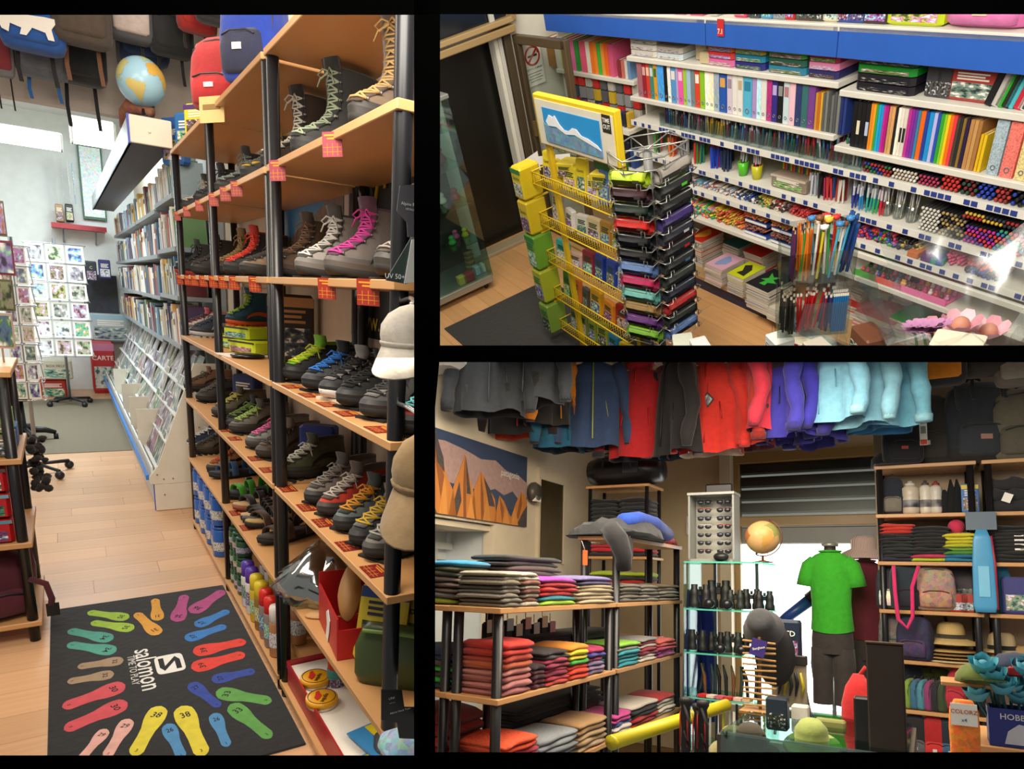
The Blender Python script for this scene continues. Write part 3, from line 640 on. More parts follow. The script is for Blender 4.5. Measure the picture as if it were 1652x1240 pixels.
# --- price tags
TAGW = {'B': 'on top shoe board edge', 'C': 'on eye-level shoe board edge'}
for bd, pts in (('B', [(536, 206, 1.05), (447, 254, 1.1), (381, 291, 1), (363, 300, 1), (344, 309, 1), (321, 322, .9), (301, 334, .9), (286, 343, .9)]), ('C', [(594, 455, 1.1), (527, 453, 1), (411, 449, 1), (378, 445, 1), (360, 445, 1), (344, 445, 1), (328, 446, 1), (314, 445, 1), (303, 445, 1), (290, 445, 1)])):
    for i, (u, v, s) in enumerate(pts):
        p = R1.x(u, v, X0-.002)
        price_tag(R1, 'red price tag, %s from near end, hanging %s' % (nth(i), TAGW[bd]), Tr(X0-.003, p.y, BZ[bd]-.004+(.004 if bd == 'C' else 0)) @ Rz(-PI/2+.55) @ Rx(.06), .06*s, .055*s, '#9c4450' if bd == 'B' else '#9a2c1c')
for bd, what, pts in (('D', 'waist-high', [(459, 624), (484, 638), (513, 653), (542, 668), (590, 694)]), ('E', 'knee-high', [(360, 694), (370, 708), (407, 740), (419, 759), (458, 789), (492, 819), (515, 844), (551, 882), (593, 923)]), ('F', 'ankle-high', [(375, 828), (390, 852), (450, 947)])):
    for i, (u, v) in enumerate(pts):
        p = R1.z(u, v, BZ[bd])
        price_tag(R1, 'red price card lying on the %s shoe board, %s from far end' % (what, nth(i)), Tr(X0+.062, p.y, BZ[bd]+.0015) @ Rz(-PI/2) @ Rx(-PI/2), .085, .055, '#7c1614')
# --- things among the shoes
pbox(R1, 'brown and black shoe carton standing behind the yellow-laced shoe', Tr(.86, ry(470, 580, .86), BZ['D']+.002) @ Rz(-.25), .2, .1, .3, '#2a2320', '#6a4a2c', None, 'shoe_carton', 'box', txt=None, tcol='#b08a5c', strip='#b08a5c')
for k in range(3): pbox(R1, 'neon yellow carton, %s' % ('lower near one on the waist-high shelf', 'lower far one on the waist-high shelf', 'top one carrying the teal boot')[k], Tr(X0+.19, ry(412, 580, X0+.19)+(.0, .26, .12)[k], BZ['D']+.002+(0, 0, .062)[k]) @ Rz(-1.2), .22, .16, .06, '#c8d820', '#a8b818', None, 'yellow_carton', 'box', lines=0, strip='#3a3a30')
shoe(R1, 'teal and blue boot with lime laces standing on the yellow cartons', Tr(X0+.08, ry(372, 560, X0+.08)+.1, BZ['D']+.128) @ Rz(.3) @ tf(sc=.95), 'mid', '#24506a', '#1c3a4c', '#d85a28', '#a8d02c', '#2a6a8a')
slab(R1, 'leaflet', 'white and red leaflet with black disc at the yellow cartons', 'leaflet', Tr(X0+.1, ry(393, 588, X0+.1), BZ['D']+.001) @ Rz(.2), .2, .16, .006, '#e4dcd4', None)
b = MB(); b.lathe([(.075, 0), (.078, .006), (.05, .012), (.0, .013)], 22); S(R1, 'black_disc_case', 'round black disc case on white leaflet', 'case', b, M('#1a1a1c', .3), Tr(X0+.1, ry(400, 588, X0+.1), BZ['D']+.008))
pbox(R1, 'blue hand pump box behind the brown shoe', Tr(.87, ry(515, 700, .87), BZ['E']+.002) @ Rz(-.6), .15, .07, .17, '#1c2f80', '#2a4aa0', None, 'pump_box', 'box', txt='Dual Action\nHandpump')
pbox(R1, 'navy carton behind far shoes on knee-high shelf', Tr(.9, ry(400, 640, .9), BZ['E']+.002) @ Rz(-.9), .16, .08, .2, '#26346a', '#3a4a80', None)
# posters on the wall behind the shelves
def wall_poster(u0, v0, u1, v1, name, label, mats, cat='poster'):
    a = R1.x(u0, v0, XB+.004); c = R1.x(u1, v1, XB+.004); w = abs(a.y-c.y); h = abs(a.z-c.z)
    return E(R1, name, label, cat, None, basis((XB+.004, (a.y+c.y)/2, min(a.z, c.z)), (0, -1, 0), (1, 0, 0), (0, 0, 1))), w, h
e, w, h = wall_poster(448, 300, 563, 425, 'mountain_poster', 'mountain photo poster with blue sky behind the boots', None)
P(e, 'sheet', MB().box((0, 0, h/2), (w, .004, h)), M('#cfc8bc', .5)); P(e, 'sky', MB().box((0, -.003, h*.52), (w*.9, .002, h*.9)), M('#2f86c0', .4))
b = MB(); b.prism([(-w*.45, h*.07), (w*.45, h*.07), (w*.45, h*.75), (w*.25, h*.66), (w*.05, h*.5), (-.1*w, h*.46), (-.3*w, h*.3), (-w*.45, h*.33)], 0, .002, T=Rx(PI/2) @ Tr(0, 0, .004)); P(e, 'ridge', b, M('#6a5c50', .6, 'camo', 0, 30))
e, w, h = wall_poster(566, 240, 668, 430, 'black_banner', 'black banner with yellow climber drawing beside the nearest post', None, 'banner')
P(e, 'sheet', MB().box((0, 0, h/2), (w, .004, h)), M('#141414', .5))
b = MB(); b.tube([(-w*.4, -.006, h*.2), (-w*.33, -.006, h*.8), (-w*.1, -.006, h*.83), (-w*.05, -.006, h*.4), (-w*.36, -.006, h*.48)], .006, 5); b.tube([(-w*.05, -.006, h*.5), (.05*w, -.006, h*.9), (.1*w, -.006, h*.6)], .008, 5); P(e, 'drawing', b, M('#c8a020', .5))
e, w, h = wall_poster(568, 455, 668, 560, 'black_sign', 'black sign with thin yellow WWW lettering', None, 'sign')
P(e, 'sheet', MB().box((0, 0, h/2), (w, .004, h)), M('#161514', .5)); TX(e, 'www.', .1, M('#c8a832', .5), tf((-w*.2, -.004, h*.3), (PI/2, 0, 0)), .0, sx=1.1)
e, w, h = wall_poster(380, 462, 440, 540, 'figure_poster', 'pale sketched figure poster behind the middle bay', None)
P(e, 'sheet', MB().box((0, 0, h/2), (w, .004, h)), M('#cfc4b4', .7)); b = MB(); b.tube([(0, -.004, h*.2), (-.05, -.004, h*.5), (.0, -.004, h*.85), (.06, -.004, h*.5), (.02, -.004, h*.2)], .004, 4); P(e, 'drawing', b, M('#5a524a', .6))
# things on the top boards
def topbox(u, v, w, d, h, col, pan, lab, x=.72, a=-1.0, txt=None, st=None): pbox(R1, lab, Tr(x, R1.x(u, v, x).y, BZ['A']+.002) @ Rz(a), w, d, h, col, pan, None, txt=txt, strip=st)
topbox(283, 225, .2, .06, .28, '#2a5a9a', '#3a8ac0', 'blue boxed board game standing on the top board', txt='CAMPO')
topbox(308, 200, .2, .06, .2, '#2f6aa8', '#c8b040', 'small blue and yellow box beside the blue boxed game')
topbox(330, 175, .2, .1, .16, '#d8c82c', '#2a6a3a', 'yellow and purple box on top board above the far bay', st='#4a2a6a')
e = E(R1, 'price_sign', 'folded cream paper price sign on top board edge', 'sign', None, Tr(X0-.01, ry(345, 160, X0), BZ['A']) @ Rz(-1.0))
P(e, 'sheet', MB().box((0, 0, -.03), (.14, .002, .1)), M('#d8b87a', .8)); P(e, 'print', MB().box((0, -.002, -.02), (.1, .001, .02)), M('#8a6a3a', .8))
backpack(R1, 'red bag with white scribble print on the top board', Tr(.7, R1.x(366, 145, .7).y, BZ['A']+.002) @ Rz(-.9), .3, .17, .3, '#a01c20', '#b02226', group='bags on the top shoe board', straps=False, patch='#e8e4dc')
backpack(R1, 'blue and navy bag with white patches on the top board', Tr(.7, R1.x(413, 88, .7).y, BZ['A']+.002) @ Rz(-.9), .24, .16, .36, '#1c3a9a', '#262a44', group='bags on the top shoe board', straps=False, patch='#e8e4dc')
# tins, jars and sprays on the bottom board
k = 0
for i in range(7):
    for lv in range(2):
        y = 4.05+i*.11; can(R1, 'blue tin with white band, %s from near end, %s layer' % (nth(i), ('lower', 'upper')[lv]), Tr(X0+.055+.01*(i % 2), y, BZ['G']+.002+lv*.19), .05, .18, '#2a62b8', '#2456a6', '#c8ccd0', 'blue tins on the bottom board', 'blue_tin', 'tin', .1)
for i in range(3):
    for lv in range(3): can(R1, 'green glass jar, %s from the far post, %s layer' % (nth(2-i), ('bottom', 'middle', 'top')[lv]), Tr(X0+.06, 3.45+i*.085, BZ['G']+.002+lv*.105), .04, .1, '#2c5a3a', '#1e4a30', '#c8c090', 'green jars on the bottom board', 'green_jar', 'jar', .2)
cols = [('#5a3aa8', '#d8d4d0', 'purple'), ('#5a3aa8', '#d8d4d0', 'purple'), ('#e0c82c', '#c8b028', 'yellow'), ('#e0c82c', '#8a6a2a', 'yellow'), ('#d8281e', '#8a7a74', 'red'), ('#d8281e', '#8a7a74', 'red'), ('#e8e0d8', '#b07a50', 'white')]
for i, (c, bd, nm) in enumerate(cols):
    for lv in range(2):
        can(R1, '%s capped spray can, %s from the far end, %s row' % (nm, nth(i), ('front', 'back')[lv]), Tr(X0+.045+lv*.085, 3.3-i*.092-lv*.02, BZ['G']+.002+lv*.05), .034, .23, bd, c, c, 'spray cans on the bottom board', 'spray_can', 'can', .3)
P(un, 'riser', MB().box((X0+.17, 2.98, BZ['G']+.024), (.12, .78, .046)), mWOOD)
can(R1, 'red and teal spray can behind the double post', Tr(X0+.15, 2.28, BZ['G']+.002), .036, .24, '#3a8a84', '#c8241c', '#3a8a84', None, caph=.35)
# near end of the ankle-high and bottom boards
b = MB(); rg = []
for t, a, c2, zz in ((0, .1, .08, 0), (.2, .15, .12, .01), (.45, .16, .13, .06), (.7, .13, .1, .1), (.9, .07, .06, .14), (1, .02, .03, .17)):
    rg.append([(a*math.cos(q)*(1+.14*math.sin(5*q+t*9)), c2*math.sin(q)*(1+.16*math.sin(7*q+t*5)), zz+.012*math.sin(4*q)) for q in [2*PI*j/26 for j in range(26)]])
b.loft(rg); e = E(R1, 'plastic_bag', 'crumpled clear plastic bag of black gloves on ankle-high board', 'bag', None, Tr(X0+.13, 2.36, BZ['F']+.003) @ tf(sc=1.15)); P(e, 'film', b, M('#dfe3e6', .12, 'glass', 0, .35))
b = MB(); b.loft([[(x*.8, y*.8, z*.85+.004) for x, y, z in r] for r in rg]); P(e, 'gloves', b, M('#1c1d20', .6, 'fabric'))
b = MB(); b.loft([slice_ring(0, 0, .27, .045), slice_ring(.006, 0, .27, .045)]); S(R1, 'cork_insole', 'loose cork insole lying beside the plastic bag', 'insole', b, M('#c89a6a', .8), Tr(X0+.01, 2.2, BZ['F']+.003) @ Rz(-.15))
e = E(R1, 'open_red_box', 'open red display box holding a wooden shoe brush', 'box', None, Tr(X0+.14, 2.0, BZ['F']+.002) @ Rz(-.12))
for c, d in (((0, 0, .003), (.22, .3, .006)), ((-.108, 0, .07), (.005, .3, .14)), ((.108, 0, .09), (.005, .3, .18)), ((0, .148, .09), (.22, .005, .18)), ((0, -.148, .05), (.22, .005, .1))): P(e, 'panel', MB().box(c, d), M('#b81c1c', .45))
b = MB(); b.prism([(-.03, -.05), (0, -.06), (.02, -.02), (.035, .03), (.01, .06), (-.02, .04), (-.01, 0)], 0, .002, T=basis((-.112, -.02, .06), (0, -1, 0), (0, 0, 1), (-1, 0, 0))); P(e, 'white_emblem', b, mWHITE)
b = MB(); b.loft([slice_ring(0, 0, .2, .04), slice_ring(.02, .004, .196, .038)], T=Tr(-.05, -.02, .05) @ Rz(1.2) @ Ry(-.9)); S(R1, 'shoe_brush', 'wooden oval shoe brush leaning in red box', 'brush', b, M('#c8955c', .5, 'wood'), Tr(X0+.14, 2.0, BZ['F']+.01) @ Rz(-.12))
for i, (yy, xx, lab, c) in enumerate(((1.86, .2, 'yellow and navy pack of insoles leaning by the red box', '#d8c81e'), (1.74, .22, 'yellow and navy pack of insoles nearest to the post', '#d8c81e'), (1.8, .12, 'clear pouch with yellow header hanging by string', '#d8c02a'))):
    pbox(R1, lab, Tr(X0+xx, yy, BZ['F']+.004) @ Rz(-.75) @ Rx(-.35), .16, .02, .24, c, '#2a3f80', 'insole packs near the post', 'insole_pack', 'pack', txt='Comfort' if i < 2 else None, tcol='#20243a', strip='#20397c')
b = MB(); b.loft([rrect(.13*k, .035*j, z, cy=0) for z, k, j in ((0, .9, .8), (.03, 1, 1), (.12, 1, .9), (.17, .85, .6), (.19, .7, .2))]); e = E(R1, 'insole_pouch', 'olive green zipped pouch in clear film next to the nearest post', 'pouch', None, Tr(X0+.13, 1.66, BZ['F']+.002) @ Rz(-.7)); P(e, 'body', b, M('#3a4a1e', .35)); P(e, 'zip', MB().tube([(-.1, -.03, .175), (0, -.034, .18), (.1, -.03, .175)], .006, 5), M('#6a8a3a', .4))
e = E(R1, 'red_tray', 'red cardboard tray with white lid on the bottom board', 'tray', None, Tr(X0+.14, 2.14, BZ['G']+.002) @ Rz(.0))
for c, d, mt in (((0, 0, .04), (.24, .7, .08), M('#a81a20', .4)), ((0, 0, .082), (.225, .685, .004), mPAPER), ((-.12, 0, .09), (.006, .7, .03), M('#a81a20', .4)), ((.12, 0, .09), (.006, .7, .03), M('#a81a20', .4)), ((0, .35, .09), (.24, .006, .03), M('#a81a20', .4))): P(e, 'panel' if mt != mPAPER else 'lid', MB().box(c, d), mt)
for i, (u, v) in enumerate(((509, 1092), (519, 1125))):
    p = R1.z(u, v, BZ['G']+.115); e = E(R1, 'polish_tin', '%s round yellow polish tin with red bird, on red tray' % ('far', 'near')[i], 'tin', 'polish tins on the red tray', Tr(p.x, p.y, BZ['G']+.088))
    b = MB(); b.lathe([(.052, 0), (.055, .004), (.055, .018), (.05, .02)], 24); P(e, 'base', b, M('#d8d0c0', .3, 'plain', .5))
    b = MB(); b.lathe([(.057, .012), (.057, .03), (.053, .033), (.0, .033)], 24); P(e, 'lid', b, M('#e0a018', .35))
    b = MB(); b.lathe([(.05, .0335), (.0505, .0345), (.048, .0345), (.0475, .0335)], 24, cap0=False, cap1=False); P(e, 'ring_print', b, M('#3a2a1a', .4))
    b = MB(); b.prism([(-.03, .004), (-.02, .02), (.0, .024), (.02, .03), (.03, .022), (.016, .012), (.006, .002), (-.012, .0)], .034, .0352, T=Rz(.9)); P(e, 'red_bird', b, M('#c02818', .5))
    TX(e, 'aquila', .024, M('#2a1c12', .5), tf((.004, -.014, .035), (0, 0, .9)))
for i, (y, x, a, c1, c2, lab) in enumerate(((1.86, .16, .2, '#3a8ac8', '#d8c820', 'blue and yellow insole card with grey foot print on tray'), (1.8, .2, .1, '#2a3a6a', '#3a4a80', 'navy folder lying behind the insole card'), (1.72, .1, .3, '#4a98d0', '#e0c020', 'pale blue insole card at the tray corner'), (1.68, .22, -.1, '#d8c020', '#20306a', 'yellow insole card in bottom corner'))):
    e = E(R1, 'insole_card', lab, 'card', 'insole cards on the red tray', Tr(X0+x, y, BZ['G']+.088+.006*(i == 0)) @ Rz(a)); P(e, 'sheet', MB().cbox((0, 0, .004), (.14, .2, .006), .002), M(c1, .35)); P(e, 'yellow_field', MB().box((.03, .03, .0078), (.07, .12, .001)), M(c2, .4))
    b = MB(); b.loft([slice_ring(.008, 0, .12, .022, .12), slice_ring(.009, 0, .12, .022, .12)], T=Tr(-.04, -.07, 0) @ Rz(1.1)); P(e, 'foot_print', b, M('#4a4c50', .5))
# --- hats and swing tags at the near edge
def cap(lab, u, v, y, col, brimcol=None, s=1.0, rot=0):
    p = R1.y(u, v, y); e = E(R1, 'visor_hat', lab, 'cap', 'sun caps hung at the near post', Tr(p) @ Rz(rot) @ tf(sc=s))
    b = MB(); rg = []
    for t, r, dy in ((0, .085, 0), (.25, .092, 0), (.5, .088, .0), (.75, .068, .004), (.92, .035, .006), (1, .004, .006)):
        rg.append([(r*math.cos(q)*(1+.025*math.sin(6*q+t*7)), r*1.12*math.sin(q)+dy, .13*t) for q in [2*PI*j/24 for j in range(24)]])
    b.loft(rg, False, True); P(e, 'crown', b, M(col, .9, 'fabric'))
    b = MB(); r0 = []; r1 = []
    for j in range(13):
        q = PI+PI*(j/12)*.9+.05*PI; r0.append((.086*math.cos(q), .096*math.sin(q), .0)); r1.append((.1*math.cos(q), .1*math.sin(q)-.085*max(0, -math.sin(q)), -.05-.03*max(0, -math.sin(q))))
    b.loft([r0, r1, [(x, y, z-.004) for x, y, z in r1], [(x, y, z-.004) for x, y, z in r0], r0], False, False, closed=False); P(e, 'visor', b, M(brimcol or col, .9, 'fabric'))
    b = MB(); b.tube([(.087*math.cos(2*PI*j/20), .098*math.sin(2*PI*j/20), .012) for j in range(20)], .006, 5, closed=True); P(e, 'band', b, M(col, .9, 'fabric')); b = MB(); b.sphere((0, .006, .131), .007, 8, 5); P(e, 'button', b, M(col, .9, 'fabric')); return e
cap('white sun cap hanging in front of the nearest post', 661, 560, 1.16, '#e6dccb', s=.58, rot=-.75)
cap('beige sun cap below the white one', 700, 785, 1.16, '#a98c62', '#b0926a', s=.9, rot=-.75)
def swing(lab, poly, y, col, texts=(), hole=None, name='swing_tag'):
    pts = [R1.y(u, v, y) for u, v in poly]; o = sum(pts, Vector())/len(pts); e = E(R1, name, lab, 'tag', None, Tr(o)); b = MB()
    b.prism([(p.x-o.x, p.z-o.z) for p in pts], -.0015, .0015, T=Rx(PI/2)); P(e, 'card', b, M(col, .5))
    for s, u, v, sz, c in texts: q = R1.y(u, v, y); TX(e, s, sz, M(c, .5), tf((q.x-o.x, -.003, q.z-o.z), (PI/2, 0, 0)), 0)
swing('grey swing tag with white lettering above the boots at near edge', [(645, 299), (690, 297), (690, 385), (658, 382), (656, 358), (640, 340)], 1.1, '#55545a', [('Alpine Rock Cap', 668, 331, .007, '#e8e8e8'), ('DETAILS', 660, 338, .004, '#d8d8d8')])
swing('dark and white UV 50+ swing tag over white cap', [(662, 385), (690, 382), (672, 450), (655, 458), (622, 452)], 1.08, '#3c4a46', [('UV 50+', 636, 446, .011, '#ffffff')])
swing('white folded strip of the UV swing tag', [(664, 386), (690, 384), (690, 408), (668, 455), (652, 457)], 1.077, '#d6d8d4')
swing('black swing tag with white lettering low at near edge', [(615, 1112), (648, 1112), (652, 1140), (690, 1140), (690, 1192), (644, 1190), (640, 1165), (615, 1160)], 1.2, '#1c1c1e', [('UNI', 631, 1125, .008, '#e8e8e8'), ('Alpine Neck Tube', 645, 1145, .0065, '#e8e8e8'), ('one size', 632, 1132, .004, '#c8c8c8')])
p = R1.y(655, 1210, 1.25); b = MB(); b.loft([rrect(.06*k, .05*k, z) for z, k in ((0, .8), (.02, 1), (.045, .9), (.06, .5))]); S(R1, 'checked_cloth', 'pale blue and pink checked cloth in near bottom corner', 'cloth', b, M('#9ab4c4', .9, 'camo', 0, 60), Tr(p.x, p.y, p.z-.01))
# --- the black mat with printed insoles
mt = E(R1, 'door_mat', 'black mat printed with coloured insole shapes and sizes', 'mat', None, Tr(.215, 2.955, .001))
P(mt, 'mat_base', MB().cbox((0, 0, .004), (.79, 1.575, .008), .003), M('#1d1d1f', .95, 'fabric'))
def zp(x, y): p = R1.z(x*.27414, 900+y*.27414, .009); return Vector((p.x-.215, p.y-2.955, 0))
for hx, hy, tx, ty, c, s in [(515, 318, 760, 352, '#9cc03a', '35'), (535, 378, 790, 416, '#9cc03a', '35'), (400, 425, 665, 478, '#4a9a8a', '34'), (395, 507, 685, 548, '#4a9a8a', '34'), (455, 640, 728, 600, '#9c846a', '32'), (395, 728, 672, 680, '#9c846a', '32'), (365, 878, 738, 745, '#c84a54', '30'), (375, 1010, 750, 848, '#c84a54', '30'), (470, 1190, 628, 1005, '#d8a49a', '29'), (622, 1175, 762, 945, '#d8a49a', '29'), (785, 1165, 950, 870, '#d8c838', '38'), (1200, 1165, 1066, 870, '#d8c838', '38'), (1075, 1180, 982, 975, '#4a88b8', '26'), (1340, 1110, 1258, 912, '#4a88b8', '26'), (1600, 842, 1270, 788, '#5a9a48', '33'), (1596, 1058, 1355, 860, '#5a9a48', '33'), (1295, 875, 1118, 735, '#2a4298', '27'), (1502, 662, 1245, 718, '#2a4298', '27'), (1448, 488, 1135, 555, '#d83a2c', '39'), (1442, 563, 1125, 648, '#d83a2c', '39'), (1348, 308, 1148, 400, '#2f72b8', '37'), (1332, 398, 1088, 478, '#2f72b8', '37'), (1318, 190, 1122, 322, '#a8427c', '36'), (1088, 215, 1040, 375, '#a8427c', '36'), (912, 238, 930, 368, '#d89a34', '31'), (800, 322, 935, 450, '#d89a34', '31')]:
    KY = Matrix.Diagonal((1, 1.5, 1, 1)); a, q = zp(hx, hy), zp(tx, ty); a.y /= 1.5; q.y /= 1.5; d = q-a; ln = d.length; ang = math.atan2(d.y, d.x)
    def outline(t):      # heel 0 .. toe 1
        for (x0, y0), (x1, y1) in zip(((0, .0), (.03, .085), (.1, .125), (.25, .12), (.45, .115), (.65, .17), (.8, .19), (.92, .155), (.98, .08), (1, 0)), ((.03, .085), (.1, .125), (.25, .12), (.45, .115), (.65, .17), (.8, .19), (.92, .155), (.98, .08), (1, 0), (1.1, 0))):
            if t <= x1: return y0+(y1-y0)*(t-x0)/(x1-x0)
        return 0
    ts = [0, .02, .05, .1, .2, .35, .5, .65, .75, .85, .92, .97, 1]
    poly = [(t*ln, outline(t)*ln*.88) for t in ts]+[(t*ln, -outline(t)*ln*.88) for t in reversed(ts[1:-1])]
    b = MB(); b.prism(poly, 0, .0012, T=KY @ Tr(a.x, a.y, .0075) @ Rz(ang)); f = P(mt, 'insole_print', b, M(c, .9, 'fabric'))
    TX(f, s, ln*.15, M('#1c1c1e', .9), KY @ Tr(a.x, a.y, .0086) @ Rz(ang) @ Tr(ln*.8, 0, .0004) @ Rz(-PI/2), .012, 'size_number', .002)
    TX(f, s[0], ln*.07, M('#1c1c1e', .9), KY @ Tr(a.x, a.y, .0086) @ Rz(ang) @ Tr(ln*.1, 0, .0004) @ Rz(-PI/2), .012, 'size_number', .002)
o = zp(866, 648); TX(mt, 'salomon', .112, M('#e6e4de', .8), Tr(o.x, o.y, .0085) @ Rz(-PI/2), .006, ext=.003, sx=.98)
o = zp(782, 657); TX(mt, 'TIME TO PLAY', .04, M('#d8d6d0', .8), Tr(o.x, o.y, .0085) @ Rz(-PI/2), .0, ext=.003, sx=1.02)
o = zp(1000, 620); b = MB(); b.prism([(x, y) for x, y, z in rrect(.056, .082, 0, 24, .35)], 0, .0012); lg = P(mt, 'logo_plate', b, M('#e6e4de', .8), Tr(o.x, o.y, .008))
b = MB(); b.prism([(-.05, .03), (-.02, .05), (.05, .05), (.05, .025), (-.015, .025), (.05, -.03), (.02, -.05), (-.05, -.05), (-.05, -.025), (.015, -.025)], .0012, .002); P(lg, 'logo_mark', b, M('#1d1d1f', .8), Rz(-PI/2) @ tf(sc=(1.15, .82, 1)))

for u, v, z in ((661, 500, 1.72), (700, 700, 1.36), (665, 310, 1.9)):      # arms the caps and tags hang from
    p = R1.y(u, v, 1.16); b = MB(); b.tube([(X0+.024, 1.475, p.z+.01), (X0+.0, 1.36, p.z+.02), (p.x, 1.13, p.z+.015), (p.x, 1.1, p.z+.03)], .005, 6); P(un, 'hook_arm', b, mCHROME)
# ---------------------------------------------------------------- ROOM 1: book corner behind the shoes
XS, XW = .665, .965          # bookcase shelf front and back
bc = E(R1, 'bookcase', 'long grey metal bookcase under a lit white and blue canopy', 'bookcase', None, Tr(0, 0, 0))
mMET = M('#8f979c', .4, 'plain', .35)
SHZ = [2.15, 1.82, 1.5, 1.17]
BB = [(5.3, 6.28), (6.32, 7.9), (7.94, 9.5), (9.54, 11.1)]
for bi, (y0, y1) in enumerate(BB):
    for z in SHZ:
        dz = 0 if bi == 0 else -.03
        P(bc, 'shelf', MB().box(((XS+XW)/2, (y0+y1)/2, z-.015+dz), (XW-XS, y1-y0, .03)), mMET)
    P(bc, 'upright', MB().box((XW-.01, y0-.015, 1.3), (.03, .03, 2.6)), mMET)
P(bc, 'back_panel', MB().box((XW+.012, 8.2, 1.3), (.012, 5.8, 2.6)), M('#b9bcb8', .6))
P(bc, 'canopy_end', MB().cbox((.57, 5.3, 2.495), (.24, .02, .16), .004), M('#dcd2bf', .6)); P(bc, 'canopy_end_screw', MB().sphere((.56, 5.286, 2.49), .008, 8, 5), M('#e8e0d0', .4))
P(bc, 'canopy_front', MB().box((.452, 8.2, 2.495), (.012, 5.8, .16)), M('#dfeef6', .4)); P(bc, 'canopy_edge', MB().box((.448, 5.31, 2.495), (.02, .03, .165)), M('#2038a8', .4))
P(bc, 'canopy_base', MB().box((.57, 8.2, 2.43), (.23, 5.8, .012)), M('#4a4a4e', .7)); P(bc, 'canopy_lip', MB().box((.45, 8.2, 2.425), (.016, 5.8, .02)), M('#9aa8b0', .4))
# magazine rack below
P(bc, 'rack_kick', MB().box((.56, 8.2, .1), (.22, 5.78, .19)), M('#c9d2d8', .5)); P(bc, 'rack_edge', MB().box((.402, 8.2, .245), (.02, 5.8, .035)), M('#2a78c8', .35)); P(bc, 'kick_edge', MB().box((.445, 5.3, .1), (.02, .02, .2)), M('#2a34b0', .4))
b = MB(); b.prism([(.41, .21), (.44, .2), (.95, .2), (.95, 1.05), (.74, 1.05), (.47, .33), (.41, .25)], 5.27, 5.3, T=basis((0, 0, 0), (1, 0, 0), (0, 0, 1), (0, 1, 0))); P(bc, 'rack_side', b, M('#d9d2c2', .55))
P(bc, 'rack_side_base', MB().cbox((.7, 5.285, .1), (.52, .03, .195), .003), M('#d9d2c2', .55))
for x, z in ((.5, .12), (.46, .27), (.56, .235), (.75, .6), (.5, .235)): P(bc, 'screw', MB().sphere((x, 5.266, z), .005, 6, 4), M('#6a6a66', .4))
for t in range(4): P(bc, 'rack_tier', MB().box((.5+.075*t, 8.2, .27+.19*t), (.07, 5.76, .012)), M('#dfe0da', .5))
P(bc, 'rack_lip', MB().box((.435, 8.2, .285), (.012, 5.76, .06)), M('#e4e4dc', .5))
for k, y in enumerate((6.3, 7.0, 7.9, 9.2)): P(bc, 'divider', MB().box((.56, y, .42), (.26, .012, .3)), M('#d9d2c2', .55))
rnd = random.Random(11)
BCOL = ['#e6e2d6', '#d8d2c4', '#e8e4da', '#33435e', '#6a2a2e', '#3a6a8a', '#c8c0ac', '#2a2c34', '#86a0b4', '#d8a870', '#b8bcc0', '#4a3a5a', '#e0d8c8', '#2c5a7a', '#7a8a90', '#caa23a', '#9a3a34', '#dce0e0', '#3c3c6a', '#587a50']
WHERE = ['top', 'second', 'third', 'lowest']
for si, z in enumerate(SHZ):
    y = 5.34; i = 0; top = [.24, .27, .27, .27][si]
    while y < 11.0:
        near = y < 6.25; w = rnd.uniform(.035, .07) if near else rnd.uniform(.09, .17)
        h = top*rnd.uniform(.72, .98); d = rnd.uniform(.16, .2); c = rnd.choice(BCOL)
        if not (6.25 < y < 6.34 or rnd.random() < .06):
            book(R1, '%s book, %s from the near end on %s bookcase shelf' % (cname(c), nth(i), WHERE[si]), Tr(XS+.02+d/2, y+w/2, z+.001-(0 if near else .03)) @ Rz(-PI/2) @ Rx(rnd.uniform(-.0, .06)), w*.94, d, h, c, 'books on the %s bookcase shelf' % WHERE[si], lab=rnd.choice(['#f0ece0', '#c8a040', '#303038', None, None]))
            i += 1
        y += w+.002
MC = ['#8aa0a8', '#5a7a9a', '#9a4a40', '#4a6a8a', '#b0a890', '#7a8a5a', '#c0c4c8', '#a86a4a', '#5a8ab0']
for t in range(4):
    y = 5.36; i = 0
    while y < 10.9:
        w = rnd.uniform(.13, .18) if y < 7 else rnd.uniform(.17, .24); h = rnd.uniform(.24, .3)
        card(R1, 'glossy magazine, %s from the near end on %s rack tier' % (nth(i), WHERE[3-t] if t else 'front'), Tr(.49+.075*t, y+w/2, .277+.19*t) @ Rz(-PI/2+rnd.uniform(-.05, .05)) @ Rx(-rnd.uniform(.3, .5)), w*.92, h, '#dfe0da', rnd.choice(MC), 'magazines on the sloping rack', 'magazine', 'magazine', .03, t=.008, sc=9); i += 1; y += w+.01
# globe and soft toy on the canopy
p = R1.y(228, 132, 5.45); rr = 36/FPX*R1.px(p)[2]
globe(R1, 'pale blue globe with yellow continents on top of the bookcase canopy', Tr(p.x, p.y, p.z-rr*1.5), rr, '#9cc4d6', ['#cbb66a', '#d0a448', '#c0b878', '#b8c088', '#c8a860'], 'post', (-.4, .12), -1.0, '#2a2a2c')
b = MB(); b.tube([(.47, 5.9, 2.6), (.48, 5.75, 2.66), (.5, 5.6, 2.68), (.55, 5.5, 2.66), (.6, 5.45, 2.63)], [.03, .05, .05, .045, .03], 10); S(R1, 'plush_snake', 'brown patterned plush toy curled along the canopy', 'toy', b, M('#7a4a38', .9, 'camo', 0, 50))
